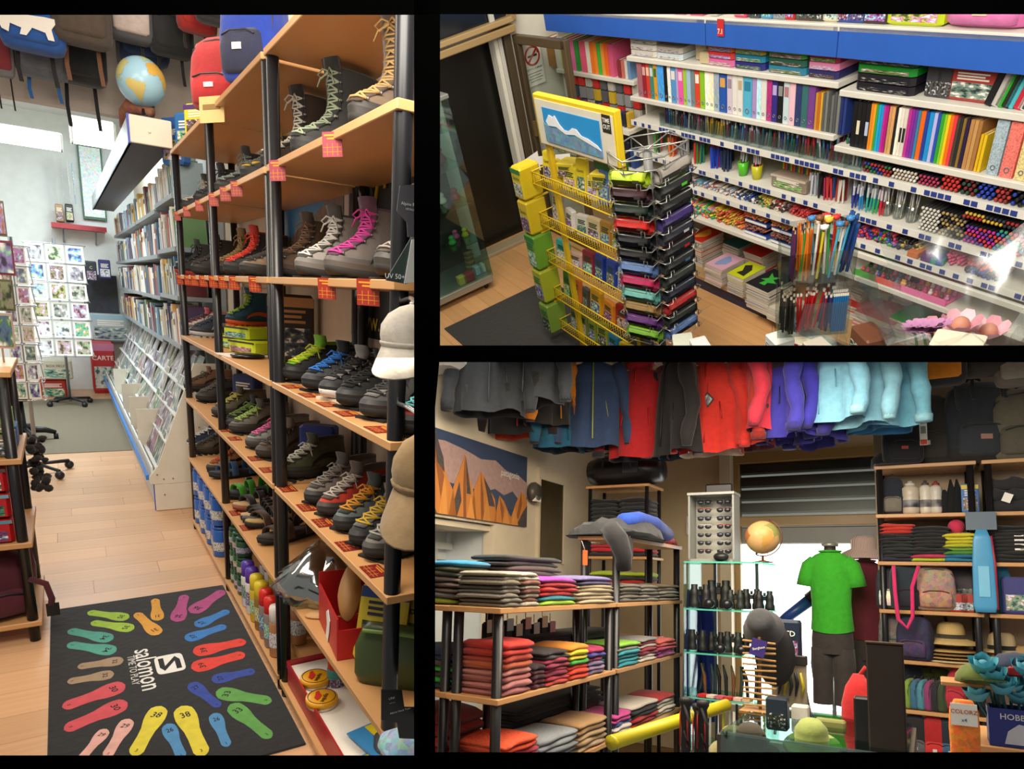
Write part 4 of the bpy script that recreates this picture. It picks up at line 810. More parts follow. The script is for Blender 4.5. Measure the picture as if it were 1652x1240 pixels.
# carpet, chair, boxes
ST(R1, 'floor_carpet', MB().cbox((-.15, 9.0, .003), (1.2, 3.3, .006), .002), M('#7c735f', .95, 'weave'))
e = E(R1, 'office_chair', 'black office chair base with casters on olive carpet', 'chair', None, Tr(R1.z(40, 712, 0)))
b = MB(); b.lathe([(.04, .09), (.045, .14), (.03, .18), (.025, .4)], 10); P(e, 'column', b, M('#161618', .4))
for k in range(5):
    q = k*2*PI/5+.15; b = MB(); b.tube([(0, 0, .12), (.18*math.cos(q), .3*math.sin(q), .1), (.26*math.cos(q), .42*math.sin(q), .07)], [.035, .028, .02], 8); l = P(e, 'leg', b, M('#161618', .4))
    b = MB(); b.tube([(.26*math.cos(q)-.02, .42*math.sin(q), .03), (.26*math.cos(q)+.02, .42*math.sin(q), .03)], .03, 12); P(l, 'caster', b, M('#101010', .5))
P(e, 'seat', MB().cbox((-.05, 0, .45), (.3, .4, .07), .02), M('#1c1c1e', .8, 'fabric'))
def far_box(u0, v0, u1, v1, y, d, col, pan, label, name='product_box', txt=None, tcol='#f0ece0', strip=None, cat='box'):
    a = R1.y(u0, v0, y); c = R1.y(u1, v1, y)
    return pbox(R1, label, Tr((a.x+c.x)/2, y+d/2, min(a.z, c.z)), abs(c.x-a.x), d, abs(a.z-c.z), col, pan, None, name, cat, 2, txt, tcol, strip)
far_box(144, 550, 190, 634, 11.2, .3, '#b8262a', '#d8c8b8', 'red display bin with white cards print by the end wall', txt='CARTE', tcol='#f0e0d8', strip='#c8789a')
far_box(143, 505, 214, 552, 11.35, .3, '#b4bec2', '#8aa8b8', 'pale grey parcel wrapped in film above red bin', strip='#9ac0d0')
far_box(136, 420, 158, 455, 11.1, .12, '#1c2430', '#8a9a60', 'dark box with crescent moon print', txt='C', tcol='#b8c080')
far_box(158, 418, 180, 450, 11.1, .12, '#26306a', '#c8ccc8', 'navy ghost print box beside the moon box')
ST(R1, 'trim_1', MB().box((R1.y(163, 480, 11.6).x, 11.6, R1.y(163, 480, 11.6).z), (.42, .06, .62)), M('#23272c', .6, 'camo', 0, 18))
far_box(62, 612, 110, 642, 10.9, .35, '#a82420', '#b83a30', 'low red carton on floor under white crate')
far_box(64, 580, 119, 612, 10.85, .35, '#d8d4c0', '#a8c060', 'white fruit crate of cards on red carton', txt='BOX FRUIT', tcol='#7a6a4a')
a = R1.y(82, 358, 11.3); c = R1.y(172, 372, 11.3); e = E(R1, 'red_shelf', 'red metal wall shelf in the back corner', 'shelf', None, Tr((a.x+c.x)/2, 11.45, a.z-.04)); w = c.x-a.x
P(e, 'board', MB().cbox((0, 0, 0), (w, .36, .03), .006), M('#a8202c', .4)); P(e, 'lip', MB().box((0, -.18, .01), (w, .012, .06)), M('#a8202c', .4))
for s in (-.3, .3): b = MB(); b.tube([(w*s, .16, -.18), (w*s, -.1, -.01)], .012, 6); P(e, 'bracket', b, mSTEEL)
far_box(88, 328, 104, 358, 11.3, .2, '#a8865a', '#9a7a50', 'brown carton on red wall shelf'); far_box(104, 328, 120, 358, 11.3, .2, '#22262a', '#c8d040', 'black box with lime print on the red wall shelf')
for i, (u, c) in enumerate(((91, '#a8ccd8'), (101, '#b8c8d0'), (111, '#d0d8d8'), (119, '#8ab8cc'))): far_box(u-4, 250+i*4, u+4, 328, 11.35, .1, c, c, 'pale blue map tube, %s from left above brown carton' % nth(i), 'map_tube', cat='roll')
e = E(R1, 'framed_print', 'framed black and white scribble print in the back corner', 'picture', None, Tr(R1.y(154, 355, 11.6))); hh = .95
P(e, 'frame', MB().cbox((0, 0, hh/2), (.28, .03, hh), .006), M('#3c6a50', .4)); P(e, 'sheet', MB().box((0, -.018, hh/2), (.24, .004, hh*.92)), M('#c8d4d4', .6, 'camo', 0, 60))
# card spinners
PC = ['#c8a890', '#9a8a8a', '#7aa0c0', '#b04a3c', '#d8d0c0', '#8a6a50', '#5a8ab0', '#c83a2c', '#9ab090']
def spinner(cx, cy, z0, z1, cols, w, h, label, who, rad=.17, nx=3, faces=(0, PI/2, -PI/2)):
    e = E(R1, 'card_spinner', label, 'card rack', None, Tr(cx, cy, 0)); rows = int((z1-z0)/h)
    b = MB(); b.tube([(0, 0, .05), (0, 0, z1+.05)], .015, 8); P(e, 'pole', b, mSTEEL)
    for k in range(4): q = k*PI/2+.6; b = MB(); b.tube([(0, 0, .09), (.26*math.cos(q), .26*math.sin(q), .07)], .015, 6); f = P(e, 'foot', b, M('#1a1a1c', .5)); b = MB(); b.sphere((.26*math.cos(q), .26*math.sin(q), .035), .035, 8, 6); P(f, 'caster', b, M('#141414', .5))
    for r in range(rows+1):
        z = z0+r*h-.012; b = MB(); q = rad*1.05; b.tube([(-q, -q, z), (q, -q, z), (q, q, z), (-q, q, z)], .004, 5, closed=True); P(e, 'wire_ring', b, mCHROME)
    i = 0
    for fi, a in enumerate(faces):
        for r in range(rows):
            for k in range(nx):
                c = rnd.choice(PC); x = (k-(nx-1)/2)*w; z = z0+r*h
                card(R1, 'picture card on the %s, %s side, row %s from top, %s across' % (who, ('near', 'aisle', 'wall')[fi], nth(rows-1-r), nth(k)), Tr(cx, cy, z) @ Rz(a) @ Tr(x, -rad, 0) @ Rx(-.12), w*.88, h*.9, rnd.choice(['#e8e6e0', '#e8e6e0', '#dcd8cc']), c, 'cards on the %s' % who, frame=.14, sc=7)
    return e
a = R1.y(98, 500, 10.2); sp_w = 78/FPX*R1.px(a)[2]/3
z0 = R1.y(98, 572, 10.0).z; z1 = R1.y(98, 392, 10.0).z
spinner(a.x, 10.2, z0, z1, 3, sp_w, (z1-z0)/6.02, 'tall wire card spinner standing by the end wall', 'far spinner', sp_w*1.5, 3, (0, PI/2))
a = R1.y(38, 500, 6.6); z0 = R1.y(40, 640, 6.6).z; z1 = R1.y(40, 395, 6.6).z
spinner(a.x-.03, 6.6, z0, z1, 2, .09, (z1-z0)/8.02, 'wire card spinner behind the left wooden unit', 'near spinner', .11, 2, (0, PI/2))
# left wooden unit
lu = E(R1, 'side_shelving', 'wooden shelving with black posts cut by the left picture edge', 'shelving', None, Tr(0, 0, 0)); LX = -.2; LY0, LY1 = 3.42, 4.0
LZ = [.1, .47, .84, 1.2]
for z in LZ: P(lu, 'board', MB().cbox((LX-.5, (LY0+LY1)/2, z-.011), (1.0, LY1-LY0, .024), .003), mWOODX)
for y in (LY0+.03, LY1-.03):
    for x in (LX-.035, LX-.9): b = MB(); b.lathe([(.021, 0), (.021, 1.2)], 14, (x, y, .0)); P(lu, 'post', b, mPOST)
for i in range(3):
    pbox(R1, 'red shoe carton with white lettering, %s of the side stack' % ('bottom', 'middle', 'top')[i], Tr(LX-.17, LY0+.17, LZ[1]+.003+i*.112), .22, .3, .105, '#b0141c', '#8a1018', 'red cartons on the side shelving', 'red_carton', 'box', txt='JUMP', strip=('#5a8a9c', '#6a9cac', '#4a3a3c')[i])
for i in range(2): backpack(R1, 'maroon bag with tag, %s of two on the bottom side board' % ('near', 'far')[i], Tr(LX-.2, LY0+.16+.28*i, LZ[0]+.003) @ Rz(.3), .34, .24, .3, '#4a1220', '#521626', strap='#2a0c14', group='maroon bags')
b = MB(); b.tube([(LX-.03, LY0+.02, .3), (LX+.03, LY0+.01, .27), (LX+.045, LY0, .2), (LX+.04, LY0, .17)], .014, 8); e = E(R1, 'bag_strap', 'maroon hanging strap with black square tag', 'strap', None, Tr(0, 0, 0)); P(e, 'webbing', b, M('#4a1220', .8, 'fabric')); P(e, 'square_tag', MB().box((LX+.045, LY0-.005, .15), (.05, .006, .06)), M('#101012', .5))
for i, (c, pn) in enumerate((('#8ad02c', '#4a8a3a'), ('#7a7060', '#5a5248'), ('#2a5aa0', '#c8d0d8'))): pbox(R1, '%s pack on the side shelving, second board from top, %s' % (cname(c), ('upper', 'lower', 'rear')[i]), Tr(LX-.12, LY0+.12+.2*(i == 2), LZ[2]+.003+(.1, 0, 0)[i]), .2, .16, .095, c, pn, 'packs on the side shelving')
b = MB(); rq = random.Random(4)
for k in range(46): b.sphere((rq.uniform(-.03, .03), rq.uniform(-.05, .05), -rq.random()*.26), (rq.uniform(.012, .022), .016, rq.uniform(.012, .024)), 6, 4)
S(R1, 'knitted_bundle', 'dark shaggy knitted bundle hanging at side shelving', 'scarf', b, M('#26221f', .95, 'fabric'), Tr(LX+.035, LY1, .82), None, 'stuff')
for i, (v0, v1, c, pn, nm) in enumerate(((318, 382, '#6a5a3a', '#b89a4a', 'gold framed'), (382, 445, '#7a2434', '#b86a74', 'red floral'), (445, 502, '#5a5a3c', '#7a8a5a', 'green leafy'), (500, 562, '#b8a08c', '#8a3a3c', 'grey cat'))):
    a = R1.y(-16, v0, 3.75); c2 = R1.y(26 if i else 12, v1, 3.75); card(R1, '%s boxed card standing on the side shelving rack' % nm, Tr((a.x+c2.x)/2, 3.75, c2.z), c2.x-a.x, a.z-c2.z-.01, c, pn, 'large cards over the side shelving', frame=.1, t=.02, sc=5)
b = MB(); [b.tube([(x, 3.78, 1.2), (x, 3.78, 2.02)], .004, 5) for x in (-.42, -.24)]; [b.tube([(-.45, 3.74, z), (-.2, 3.74, z)], .004, 5) for z in (1.32, 1.5, 1.68, 1.86)]; S(R1, 'wire_rack', 'wire rack holding large cards above the side shelving', 'rack', b, mCHROME)
# backpacks hung from the bulkhead
def hung(u, vb, wpx, y, h, lab, col, pocket=None, strap='#1a1a1c', zipc=None, patch=None, hang=.3, rz=0, rx=0, **k):
    p = R1.y(u, vb, y); w = wpx/FPX*R1.px(p)[2]; return backpack(R1, lab, Tr(p) @ Rz(rz) @ Rx(rx), w, w*.5, h, col, pocket, strap, zipc, 'backpacks hanging below the ceiling', patch=patch, hang=hang, **k), w
e, w = hung(56, 84, 92, 5.5, .5, 'blue backpack with white lion print', '#1e4a8c', '#1e4f96')
b = MB(); b.prism([(-.14, -.05), (-.11, -.06), (-.1, -.02), (-.05, -.03), (-.06, -.06), (-.03, -.06), (0, -.02), (.06, -.03), (.07, -.06), (.1, -.06), (.09, -.01), (.12, .03), (.13, .06), (.11, .04), (.06, .04), (-.04, .03), (-.09, .06), (-.14, .04), (-.16, .0)], 0, .004, T=Rx(PI/2)); P(e, 'lion_print', b, M('#dcd6cc', .6), tf((0, -w*.345, .12), sc=(1.05, 1, 1.15)))
hung(70, 126, 76, 5.85, .45, 'grey backpack with blue straps below the lion bag', '#5a5e66', '#62666c', '#2a62a0', patch='#e8e4e0', hang=.25)
hung(134, 74, 88, 5.45, .6, 'brown canvas backpack with leather straps', '#463c34', '#4c4036', '#6a4630')
hung(131, 136, 78, 5.9, .5, 'black backpack with neon green piping', '#1d1e20', '#202224', '#161618', '#7ac81e', hang=.5)
hung(6, 124, 34, 5.8, .5, 'grey and red backpack at the left picture edge', '#6a6a6c', '#7a2a30', hang=.35)
hung(212, 68, 70, 5.6, .5, 'grey backpack with white wave panel', '#4a4a4c', '#b8a8a0', '#2a2a2c')
hung(232, 104, 78, 5.95, .5, 'dark blue backpack behind the globe', '#2a3a5c', '#34486c', hang=.2)
hung(278, 92, 66, 5.6, .5, 'black backpack with dangling strap beside globe', '#1b1b1d', '#202022', hang=.28)
hung(318, 54, 60, 5.3, .5, 'red bag above the top shoe board', '#94201e', '#a02622', '#2a2220', hang=.15)
for k, (u, v, c) in enumerate(((360, 30, '#a0222a'), (345, 40, '#1c1c1e'))): hung(u, v, 56, 5.0, .4, '%s jacket sleeve bundle hanging at the ceiling' % ('red', 'black')[k], c, c, straps=False)
# ================================================================= ROOM 2: stationery room seen from above
SX, SB = 3.0, 3.34
def yu(room, u, z, x=SX, lo=-2.0, hi=9.0):
    """depth y at which the point (x, y, z) shows in picture column u (columns run against y here)"""
    for _ in range(40):
        m = (lo+hi)/2
        if room.px((x, m, z))[0] > u: lo = m
        else: hi = m
    return (lo+hi)/2
def y2(u, z, x=SX): return yu(R2, u, z, x)
# --- shell
fl = ST(R2, 'floor', MB().box((2.2, 3.3, -.035), (4.6, 6.0, .05)), M('#8a6a4c', .6))
for r in range(30):
    x = .1+r*.16
    for k in range(6):
        y = .6+((r*29) % 7)/7*.8+k*1.0; ya, yb = max(y-.5, .5), min(y+.5, 6.0)
        if yb-ya > .05: P(fl, 'plank', pk, M('#cf9c66', .35, 'wood', 0, (2.2, .25, 1)), tf((x, (ya+yb)/2, -.006), sc=(.1585, yb-ya-.0015, .012)))
ST(R2, 'wall_back', MB().box((3.25, 5.72, 1.25), (1.1, .1, 2.5)).box((1.2, 5.72, 1.25), (1.9, .1, 2.5)), M('#d8d4c6', .8))
ST(R2, 'wall_right', MB().box((SB+.07, 3.3, 1.2), (.08, 5.6, 2.4)), M('#cfc8b8', .8))
d1 = ST(R2, 'dark_doorway_1', MB().box((2.4, 5.85, .8), (.9, .04, 1.62)), M('#15140f', .3))  # near-black sheet paints the darkness of the open doorway
P(d1, 'threshold', MB().cbox((2.4, 5.66, .015), (.95, .14, .03), .004), M('#a89878', .5)); P(d1, 'frame_post', MB().cbox((2.8, 5.66, .8), (.06, .08, 1.6), .005), M('#4a3d2c', .45)); P(d1, 'white_strip', MB().box((2.745, 5.68, .8), (.03, .06, 1.58)), M('#c8c4b8', .6))
P(d1, 'lintel_board', MB().cbox((2.3, 5.62, 1.605), (1.12, .1, .05), .006), M('#a08458', .45, 'wood', 0, (.15, 1, 1))); P(d1, 'upper_board', MB().cbox((2.3, 5.62, 1.665), (1.12, .09, .04), .006), M('#a88c60', .45, 'wood', 0, (.15, 1, 1)))
P(d1, 'transom_post', MB().cbox((2.86, 5.62, 1.85), (.045, .09, .4), .006), M('#a08458', .45, 'wood')); P(d1, 'transom_pane', MB().box((2.3, 5.66, 1.85), (1.1, .012, .36)), M('#1c1f22', .1)); P(d1, 'transom_bar', MB().box((2.7, 5.63, 1.85), (.04, .02, .36)), M('#c0c0b8', .5))
# glass door leaf, opened into the room
lf = ST(R2, 'door_2', MB().cbox((2.86, 4.88, .78), (.045, .06, 1.56), .005), M('#5a4a34', .4)); ya = 4.86; yb = 5.62
P(lf, 'hinge_stile', MB().cbox((2.86, yb-.03, .78), (.045, .07, 1.56), .005), M('#4c3e2c', .4)); P(lf, 'top_rail', MB().cbox((2.86, (ya+yb)/2, 1.53), (.045, yb-ya, .06), .005), M('#5a4a34', .4)); P(lf, 'bottom_rail', MB().cbox((2.86, (ya+yb)/2, .08), (.045, yb-ya, .16), .005), M('#4c3e2c', .4))
P(lf, 'pane', MB().box((2.86, (ya+yb)/2, .82), (.008, yb-ya-.1, 1.36)), M('#f2f6f4', .03, 'glass', 0, .06)); P(lf, 'lock', MB().cbox((2.835, 5.5, .9), (.02, .04, .12), .004), M('#8a7040', .35, 'plain', .6))
# no-smoking notice
a = R2.y(853, 73, 5.65); c = R2.y(893, 127, 5.65); w, h = .17, .3
e = E(R2, 'no_smoking_sign', 'white no-smoking notice with red ring on the wall', 'sign', None, Tr(3.0, 5.655, 1.16)); P(e, 'sheet', MB().box((0, 0, h/2), (w, .004, h)), mPAPER)
b = MB(); b.lathe([(.07, -.001), (.07, .002), (.056, .002), (.056, -.001)], 28, cap0=False, cap1=False, T=Tr(0, -.003, h*.7) @ Rx(PI/2)); b.box((0, -.004, h*.7), (.125, .002, .016), T=Tr(0, 0, h*.7) @ Ry(-.75) @ Tr(0, 0, -h*.7)); P(e, 'prohibition_ring', b, M('#c0241c', .5))
b = MB(); b.box((0, -.0035, h*.7), (.085, .002, .014)); b.box((.05, -.0035, h*.7+.02), (.008, .002, .02)); P(e, 'cigarette', b, M('#202020', .5)); TX(e, 'VIETATO FUMARE', .019, M('#202020', .6), tf((0, -.003, h*.4), (PI/2, 0, 0)))
for k in range(4): P(e, 'fine_print', MB().box((0, -.003, h*(.3-.065*k)), (w*.8-.03*(k % 2), .001, .004)), M('#5a5a58', .6))
card(R2, 'teal and pink hanging wall calendar pack beside the notice', Tr(3.17, 5.6, .62) @ Rz(-.2), .2, .36, '#2c8a90', '#d86a70', None, 'hanging_calendar', 'calendar', .1, sc=6)
b = MB(); b.prism([(-.2, -.03), (-.2, .03), (.05, .03), (.05, .07), (.2, 0), (.05, -.07), (.05, -.03)], 0, .006, T=Rx(PI/2) @ Rz(PI)); S(R2, 'arrow_sign', 'white paper arrow pointing at the dark doorway', 'sign', b, mPAPER, Tr(R2.x(880, 258, 2.5)) @ Rz(-.9))
# --- wall shelving
sv = E(R2, 'stationery_shelving', 'white wall shelving with blue fascia and price strips', 'shelving', None, Tr(0, 0, 0)); mSH = M('#d9d5c8', .5)
Y_J = y2(1352, 1.4); YL, YR = 4.36, .6
lev1 = [1.45, 1.21]; lev2 = [1.42, 1.165]
def brd(z, y0, y1, x0=SX, x1=SB, name='shelf_board', mt=None): P(sv, name, MB().cbox(((x0+x1)/2, (y0+y1)/2, z-.014), (x1-x0, abs(y1-y0), .028), .003), mt or mSH)
for z in lev1: brd(z, Y_J+.005, YL)
for z in lev2: brd(z, YR, Y_J-.005)
ROWS = [1.06, .855, .715, .52]
for z in ROWS:
    for y0, y1 in ((YR, Y_J-.003), (Y_J+.003, YL)): brd(z, y0, y1, SX-.0)
brd(1.27, 4.42, 5.45, 3.08, SB); brd(.98, 4.4, 5.4, 3.0, SB); brd(.7, 4.4, 5.4, 3.0, SB)
for y in (Y_J, YL+.02, 5.45, YR): P(sv, 'upright', MB().box((SB-.1, y, .85), (.2, .018, 1.7)), mSH)
P(sv, 'back_panel', MB().box((SB+.012, 3.0, .85), (.012, 4.9, 1.7)), M('#8a8478', .7))
P(sv, 'plinth', MB().box((SX+.01, 2.4, .04), (.02, 3.7, .08)), M('#1c2444', .45)); P(sv, 'plinth', MB().box((SX+.01, 4.8, .04), (.02, 1.1, .08)), M('#1c2444', .45))
brd(.1, YR, YL, SX-.005, SB, 'base_board', M('#b08c60', .5, 'wood')); brd(.1, 4.38, 5.4, SX-.005, SB, 'base_board', M('#b08c60', .5, 'wood'))
ys = [5.3, y2(1147, 1.62), y2(1361, 1.62), YR]
for k in range(3): P(sv, 'fascia_panel', MB().cbox((SX-.03, (ys[k]+ys[k+1])/2, 1.63), (.02, abs(ys[k]-ys[k+1])-.006, .125), .002), M('#2a5cb4', .4))
brd(1.7, YR, 5.3, SX-.04, SB, 'canopy_top')
# price strips and their blue labels
u_lab = _unit('price_label', lambda b: b.box((0, 0, 0), (1, 1, 1)))
for z in ROWS[:3]:
    P(sv, 'price_strip', MB().box((SX-.006, (YR+YL)/2, z-.012), (.006, YL-YR, .034)), M('#e6e3d8', .5)); y = YL-.05
    while y > YR+.1:
        P(sv, 'price_label', u_lab, M('#2c3f86', .5), tf((SX-.0105, y, z-.012), sc=(.002, .028, .022))); y -= random.choice([.035, .07, .09, .12, .035])
P(sv, 'price_strip', MB().box((SX-.006, 4.85, .968), (.006, .9, .034)), M('#e6e3d8', .5))
# --- binders and folders: (left column, right column, colour, kind)
def bx(x): return 1000+x*.23383
def cx(x): return 1320+x*.2338
def ax(x): return 700+x*.23388
def spines(z, items, h, what, group, fx, name='ring_binder', cat='binder', d=.24, hole=True, x=SX+.02, tilt=0, labz=(.62, .22), hv=.0):
    for i, it in enumerate(items):
        x0, x1, c = it[:3]; kind = it[3] if len(it) > 3 else 'plain'; lab = it[4] if len(it) > 4 else None
        ya, yb = y2(fx(x0), z, x), y2(fx(x1), z, x); w = max(.006, abs(ya-yb)*.95); hh = h*(1+random.uniform(-hv, hv))
        book(R2, '%s %s, %s from left %s' % (cname(c) if kind != 'camo' else cname(c)+' patterned', what[0], nth(i), what[1]), Tr(x+d/2, (ya+yb)/2, z+.002) @ Rz(-PI/2) @ Ry(tilt), w, d, hh, c, group, name, cat, lab=lab, kind=kind, hole=hole, labz=labz)
spines(1.21, [(130, 165, '#a86a74'), (165, 192, '#9a2030', 'plain', '#d8a8a0'), (192, 216, '#d8402c', 'plain', '#e8c8b0'), (216, 242, '#3c8878', 'plain', '#c8dcd0'), (242, 266, '#dea024', 'plain', '#3a6a2a'), (266, 312, '#3f8fd0', 'camo'), (312, 336, '#17181c'), (336, 358, '#d8d4cc', 'camo'), (358, 394, '#5a98d0', 'plain', '#e8e0d8'), (394, 408, '#b8a8d8'), (408, 442, '#f05cae', 'plain', '#f8c8e0'), (442, 466, '#a0c840'), (466, 494, '#a6c6de'), (494, 522, '#76888a'), (522, 556, '#e04428', 'plain', '#f4ece0'), (556, 590, '#8cc62c'), (590, 620, '#e2dccc', 'camo'), (620, 650, '#dcd0b0', 'camo'), (650, 686, '#8a98a2', 'camo'), (686, 736, '#2458b0', 'plain', '#d8a050'), (740, 776, '#d6c6d8', 'plain', '#9a8a9a'), (776, 810, '#e8e4da'), (810, 846, '#e8e4dc', 'plain', '#c0a888'), (848, 908, '#56b6d6', 'plain', '#2a80a0'), (910, 940, '#b092c8'), (940, 970, '#a8d0d8', 'camo'), (970, 1006, '#e4e0d8'), (1008, 1042, '#9a2a68', 'camo'), (1042, 1080, '#342c80', 'plain', '#b8a8d8'), (1080, 1120, '#141418', 'plain', '#8a8a8a'), (1120, 1160, '#c8dce0', 'plain', '#b0787c'), (1160, 1200, '#f0c0cc'), (1200, 1242, '#26305a', 'camo'), (1242, 1286, '#376c6c'), (1286, 1332, '#77408c')], .215, ('ring binder', 'in the binder row'), 'ring binders in the long row', bx)
spines(1.21, [(1336, 1352, '#c89028'), (1354, 1368, '#c86a28'), (1370, 1384, '#d8a838'), (1386, 1402, '#5a5c58'), (1404, 1420, '#7a7c78'), (1422, 1440, '#4c4e4c'), (1442, 1458, '#6c6e6a'), (1462, 1478, '#54565a'), (1482, 1500, '#7c7e7a'), (1504, 1522, '#22306a'), (1526, 1544, '#2a3c7c')], .18, ('folder', 'beside purple binder'), 'folders at the end of the binder row', bx, 'paper_folder', 'folder', hole=False, hv=.05)
spines(1.165, [(215, 243, '#16161a'), (244, 272, '#1a1a1e', 'plain', '#e4dcb8'), (273, 300, '#18181a'), (301, 330, '#1c1c1e', 'plain', '#b8c4e0'), (331, 347, '#e88a18'), (348, 364, '#f0a028'), (365, 380, '#38a040'), (381, 397, '#20a8d8'), (398, 414, '#1a98d0'), (415, 430, '#c82894'), (431, 446, '#b0207e'), (452, 470, '#a88050', 'camo'), (471, 490, '#b88a58', 'camo'), (492, 510, '#1a1a1a', 'camo'), (511, 530, '#d8d0c0', 'camo'), (532, 552, '#e8e0d0', 'plain', '#202020'), (553, 575, '#dcd4c4', 'plain', '#202020'), (578, 598, '#c03090'), (599, 618, '#8a2a98'), (619, 638, '#6a3a9a'), (639, 658, '#3a80a0'), (660, 690, '#e8681c'), (691, 714, '#24409a'), (715, 744, '#2090d0'), (745, 768, '#b8b8e8'), (769, 789, '#2a50b0'), (790, 812, '#30a030'), (813, 830, '#8ac828'), (831, 850, '#f0cc20'), (851, 874, '#f07018'), (875, 895, '#e83a48')], .205, ('notebook', 'in rainbow notebook row'), 'rainbow notebooks', cx, 'spiral_notebook', 'notebook', hole=False, d=.2, labz=(.3, .3))
spines(1.165, [(897, 915, '#4a4030'), (917, 935, '#2c2c30'), (937, 955, '#8a6a28'), (957, 980, '#2a2040'), (984, 1010, '#b8864c'), (1012, 1036, '#c49458'), (1038, 1062, '#a8743c')], .2, ('album', 'right of rainbow notebooks'), 'albums beside the notebooks', cx, 'album', 'album', hole=False, d=.2)
spines(1.165, [(1068, 1086, '#e0b418'), (1090, 1110, '#e4bc20')], .15, ('slim notebook', 'before the speckled box files'), 'slim yellow notebooks', cx, 'slim_notebook', 'notebook', hole=False, d=.14)
spines(1.165, [(1150, 1232, '#7c8a90', 'terrazzo'), (1240, 1332, '#b85a50', 'terrazzo'), (1342, 1425, '#a89a68', 'terrazzo'), (1432, 1500, '#8a7a5a', 'terrazzo')], .215, ('speckled box file', 'at right end of notebook shelf'), 'speckled box files', cx, 'box_file', 'box file', d=.24)
spines(1.27, [(795, 842, '#a8763c'), (850, 888, '#dcd8cc'), (890, 918, '#b8c838'), (920, 950, '#d84a88'), (952, 984, '#e06aa0'), (986, 1010, '#2c8a38'), (1022, 1060, '#e05a78'), (1064, 1090, '#e8e0d0'), (1092, 1114, '#f07820'), (1116, 1138, '#f08828'), (1140, 1164, '#48b040'), (1166, 1188, '#e89a3c'), (1190, 1214, '#f06a20'), (1216, 1250, '#d85a80')], .2, ('cardboard folder', 'on left corner shelf'), 'coloured folders on the corner shelf', ax, 'cardboard_folder', 'folder', hole=False, x=3.1, d=.2)
spines(1.27, [(1272, 1296, '#8a3038'), (1298, 1320, '#c86a60'), (1322, 1340, '#d8d4cc'), (1342, 1362, '#6a90b8')], .11, ('small book', 'beside coloured folders'), 'small books on the corner shelf', ax, 'small_book', 'book', hole=False, x=3.1, d=.14)
# tilted binders at the top right
for i, (x0, c) in enumerate(((1150, '#1c1a1e'), (1200, '#b8b4ac'), (1228, '#2c9a2c'), (1270, '#26221f'), (1300, '#48b0b8'), (1350, '#c02438'), (1385, '#d8d0c8'), (1410, '#1c4a50'), (1440, '#d06a28'), (1470, '#2a3a90'))):
    book(R2, '%s binder, %s of the leaning row under the fascia' % (cname(c), nth(i)), Tr(SX+.14, y2(cx(x0), 1.42, SX+.02), 1.424) @ Rz(-PI/2) @ Ry(.28), .03, .22, .19, c, 'leaning binders', 'ring_binder', 'binder')
# flat boxes under the fascia
def stack2(u0, u1, z, layers, what, d=.24, t=.034, x=SX+.02):
    ya, yb = y2(u0, z, x), y2(u1, z, x)
    for i, c in enumerate(layers): pbox(R2, '%s flat box, %s, %s' % (cname(c), ('bottom layer', 'second layer', 'third layer', 'top layer')[i], what), Tr(x+d/2, (ya+yb)/2, z+.002+i*(t+.001)) @ Rz(-PI/2), abs(ya-yb)*.97, d, t, c, c, 'flat boxes under the fascia', 'flat_box', 'box', lines=0)
stack2(1016, 1058, 1.45, ['#cfc9bc', '#d8d4c8', '#c4beb0'], 'of white stack at left end'); stack2(1058, 1100, 1.45, ['#c8d4d8', '#b8b0a4'], 'right of the white stack')
slab(R2, 'paper_block', 'cream block of paper cartons under the fascia', 'paper', Tr(SX+.16, y2(1118, 1.45), 1.452) @ Rz(-PI/2), .1, .2, .09, '#b8a888', None); slab(R2, 'straw_bundle', 'bundle of cream straws with green tip', 'bundle', Tr(SX+.09, y2(1132, 1.45), 1.452) @ Rz(-PI/2), .09, .14, .06, '#c8b890', None, kind='stripe')
stack2(1140, 1183, 1.45, ['#d86aa0', '#d83a3a', '#d8682c'], 'beside cream straws'); stack2(1183, 1232, 1.45, ['#2a2a78', '#2080a0', '#b09a28'], 'right of orange box'); stack2(1236, 1298, 1.45, ['#2a7a98', '#245a48', '#48a02c'], 'with green on top'); stack2(1301, 1350, 1.45, ['#2a2a60', '#d880a8', '#a82048'], 'by the bay joint')
stack2(1376, 1472, 1.42, ['#1a1822', '#1e1c24', '#1a8a2c', '#1a4a44'], 'below the fascia joint', .26, .036)
for i in range(2): pbox(R2, 'dark grey boxed organiser, %s of two' % ('left', 'right')[i], Tr(SX+.12, y2(1490+18*i, 1.42), 1.422) @ Rz(-PI/2), .075, .16, .125, '#3a3a40', '#4a4a50', 'dark boxed organisers', strip=None, tcol='#d8d8d8', lines=0)
pbox(R2, 'red edged picture frame pack under the fascia', Tr(SX+.1, y2(1551, 1.42), 1.422) @ Rz(-PI/2), .22, .12, .14, '#a83a34', '#8a9a70', None, 'frame_pack', 'frame')
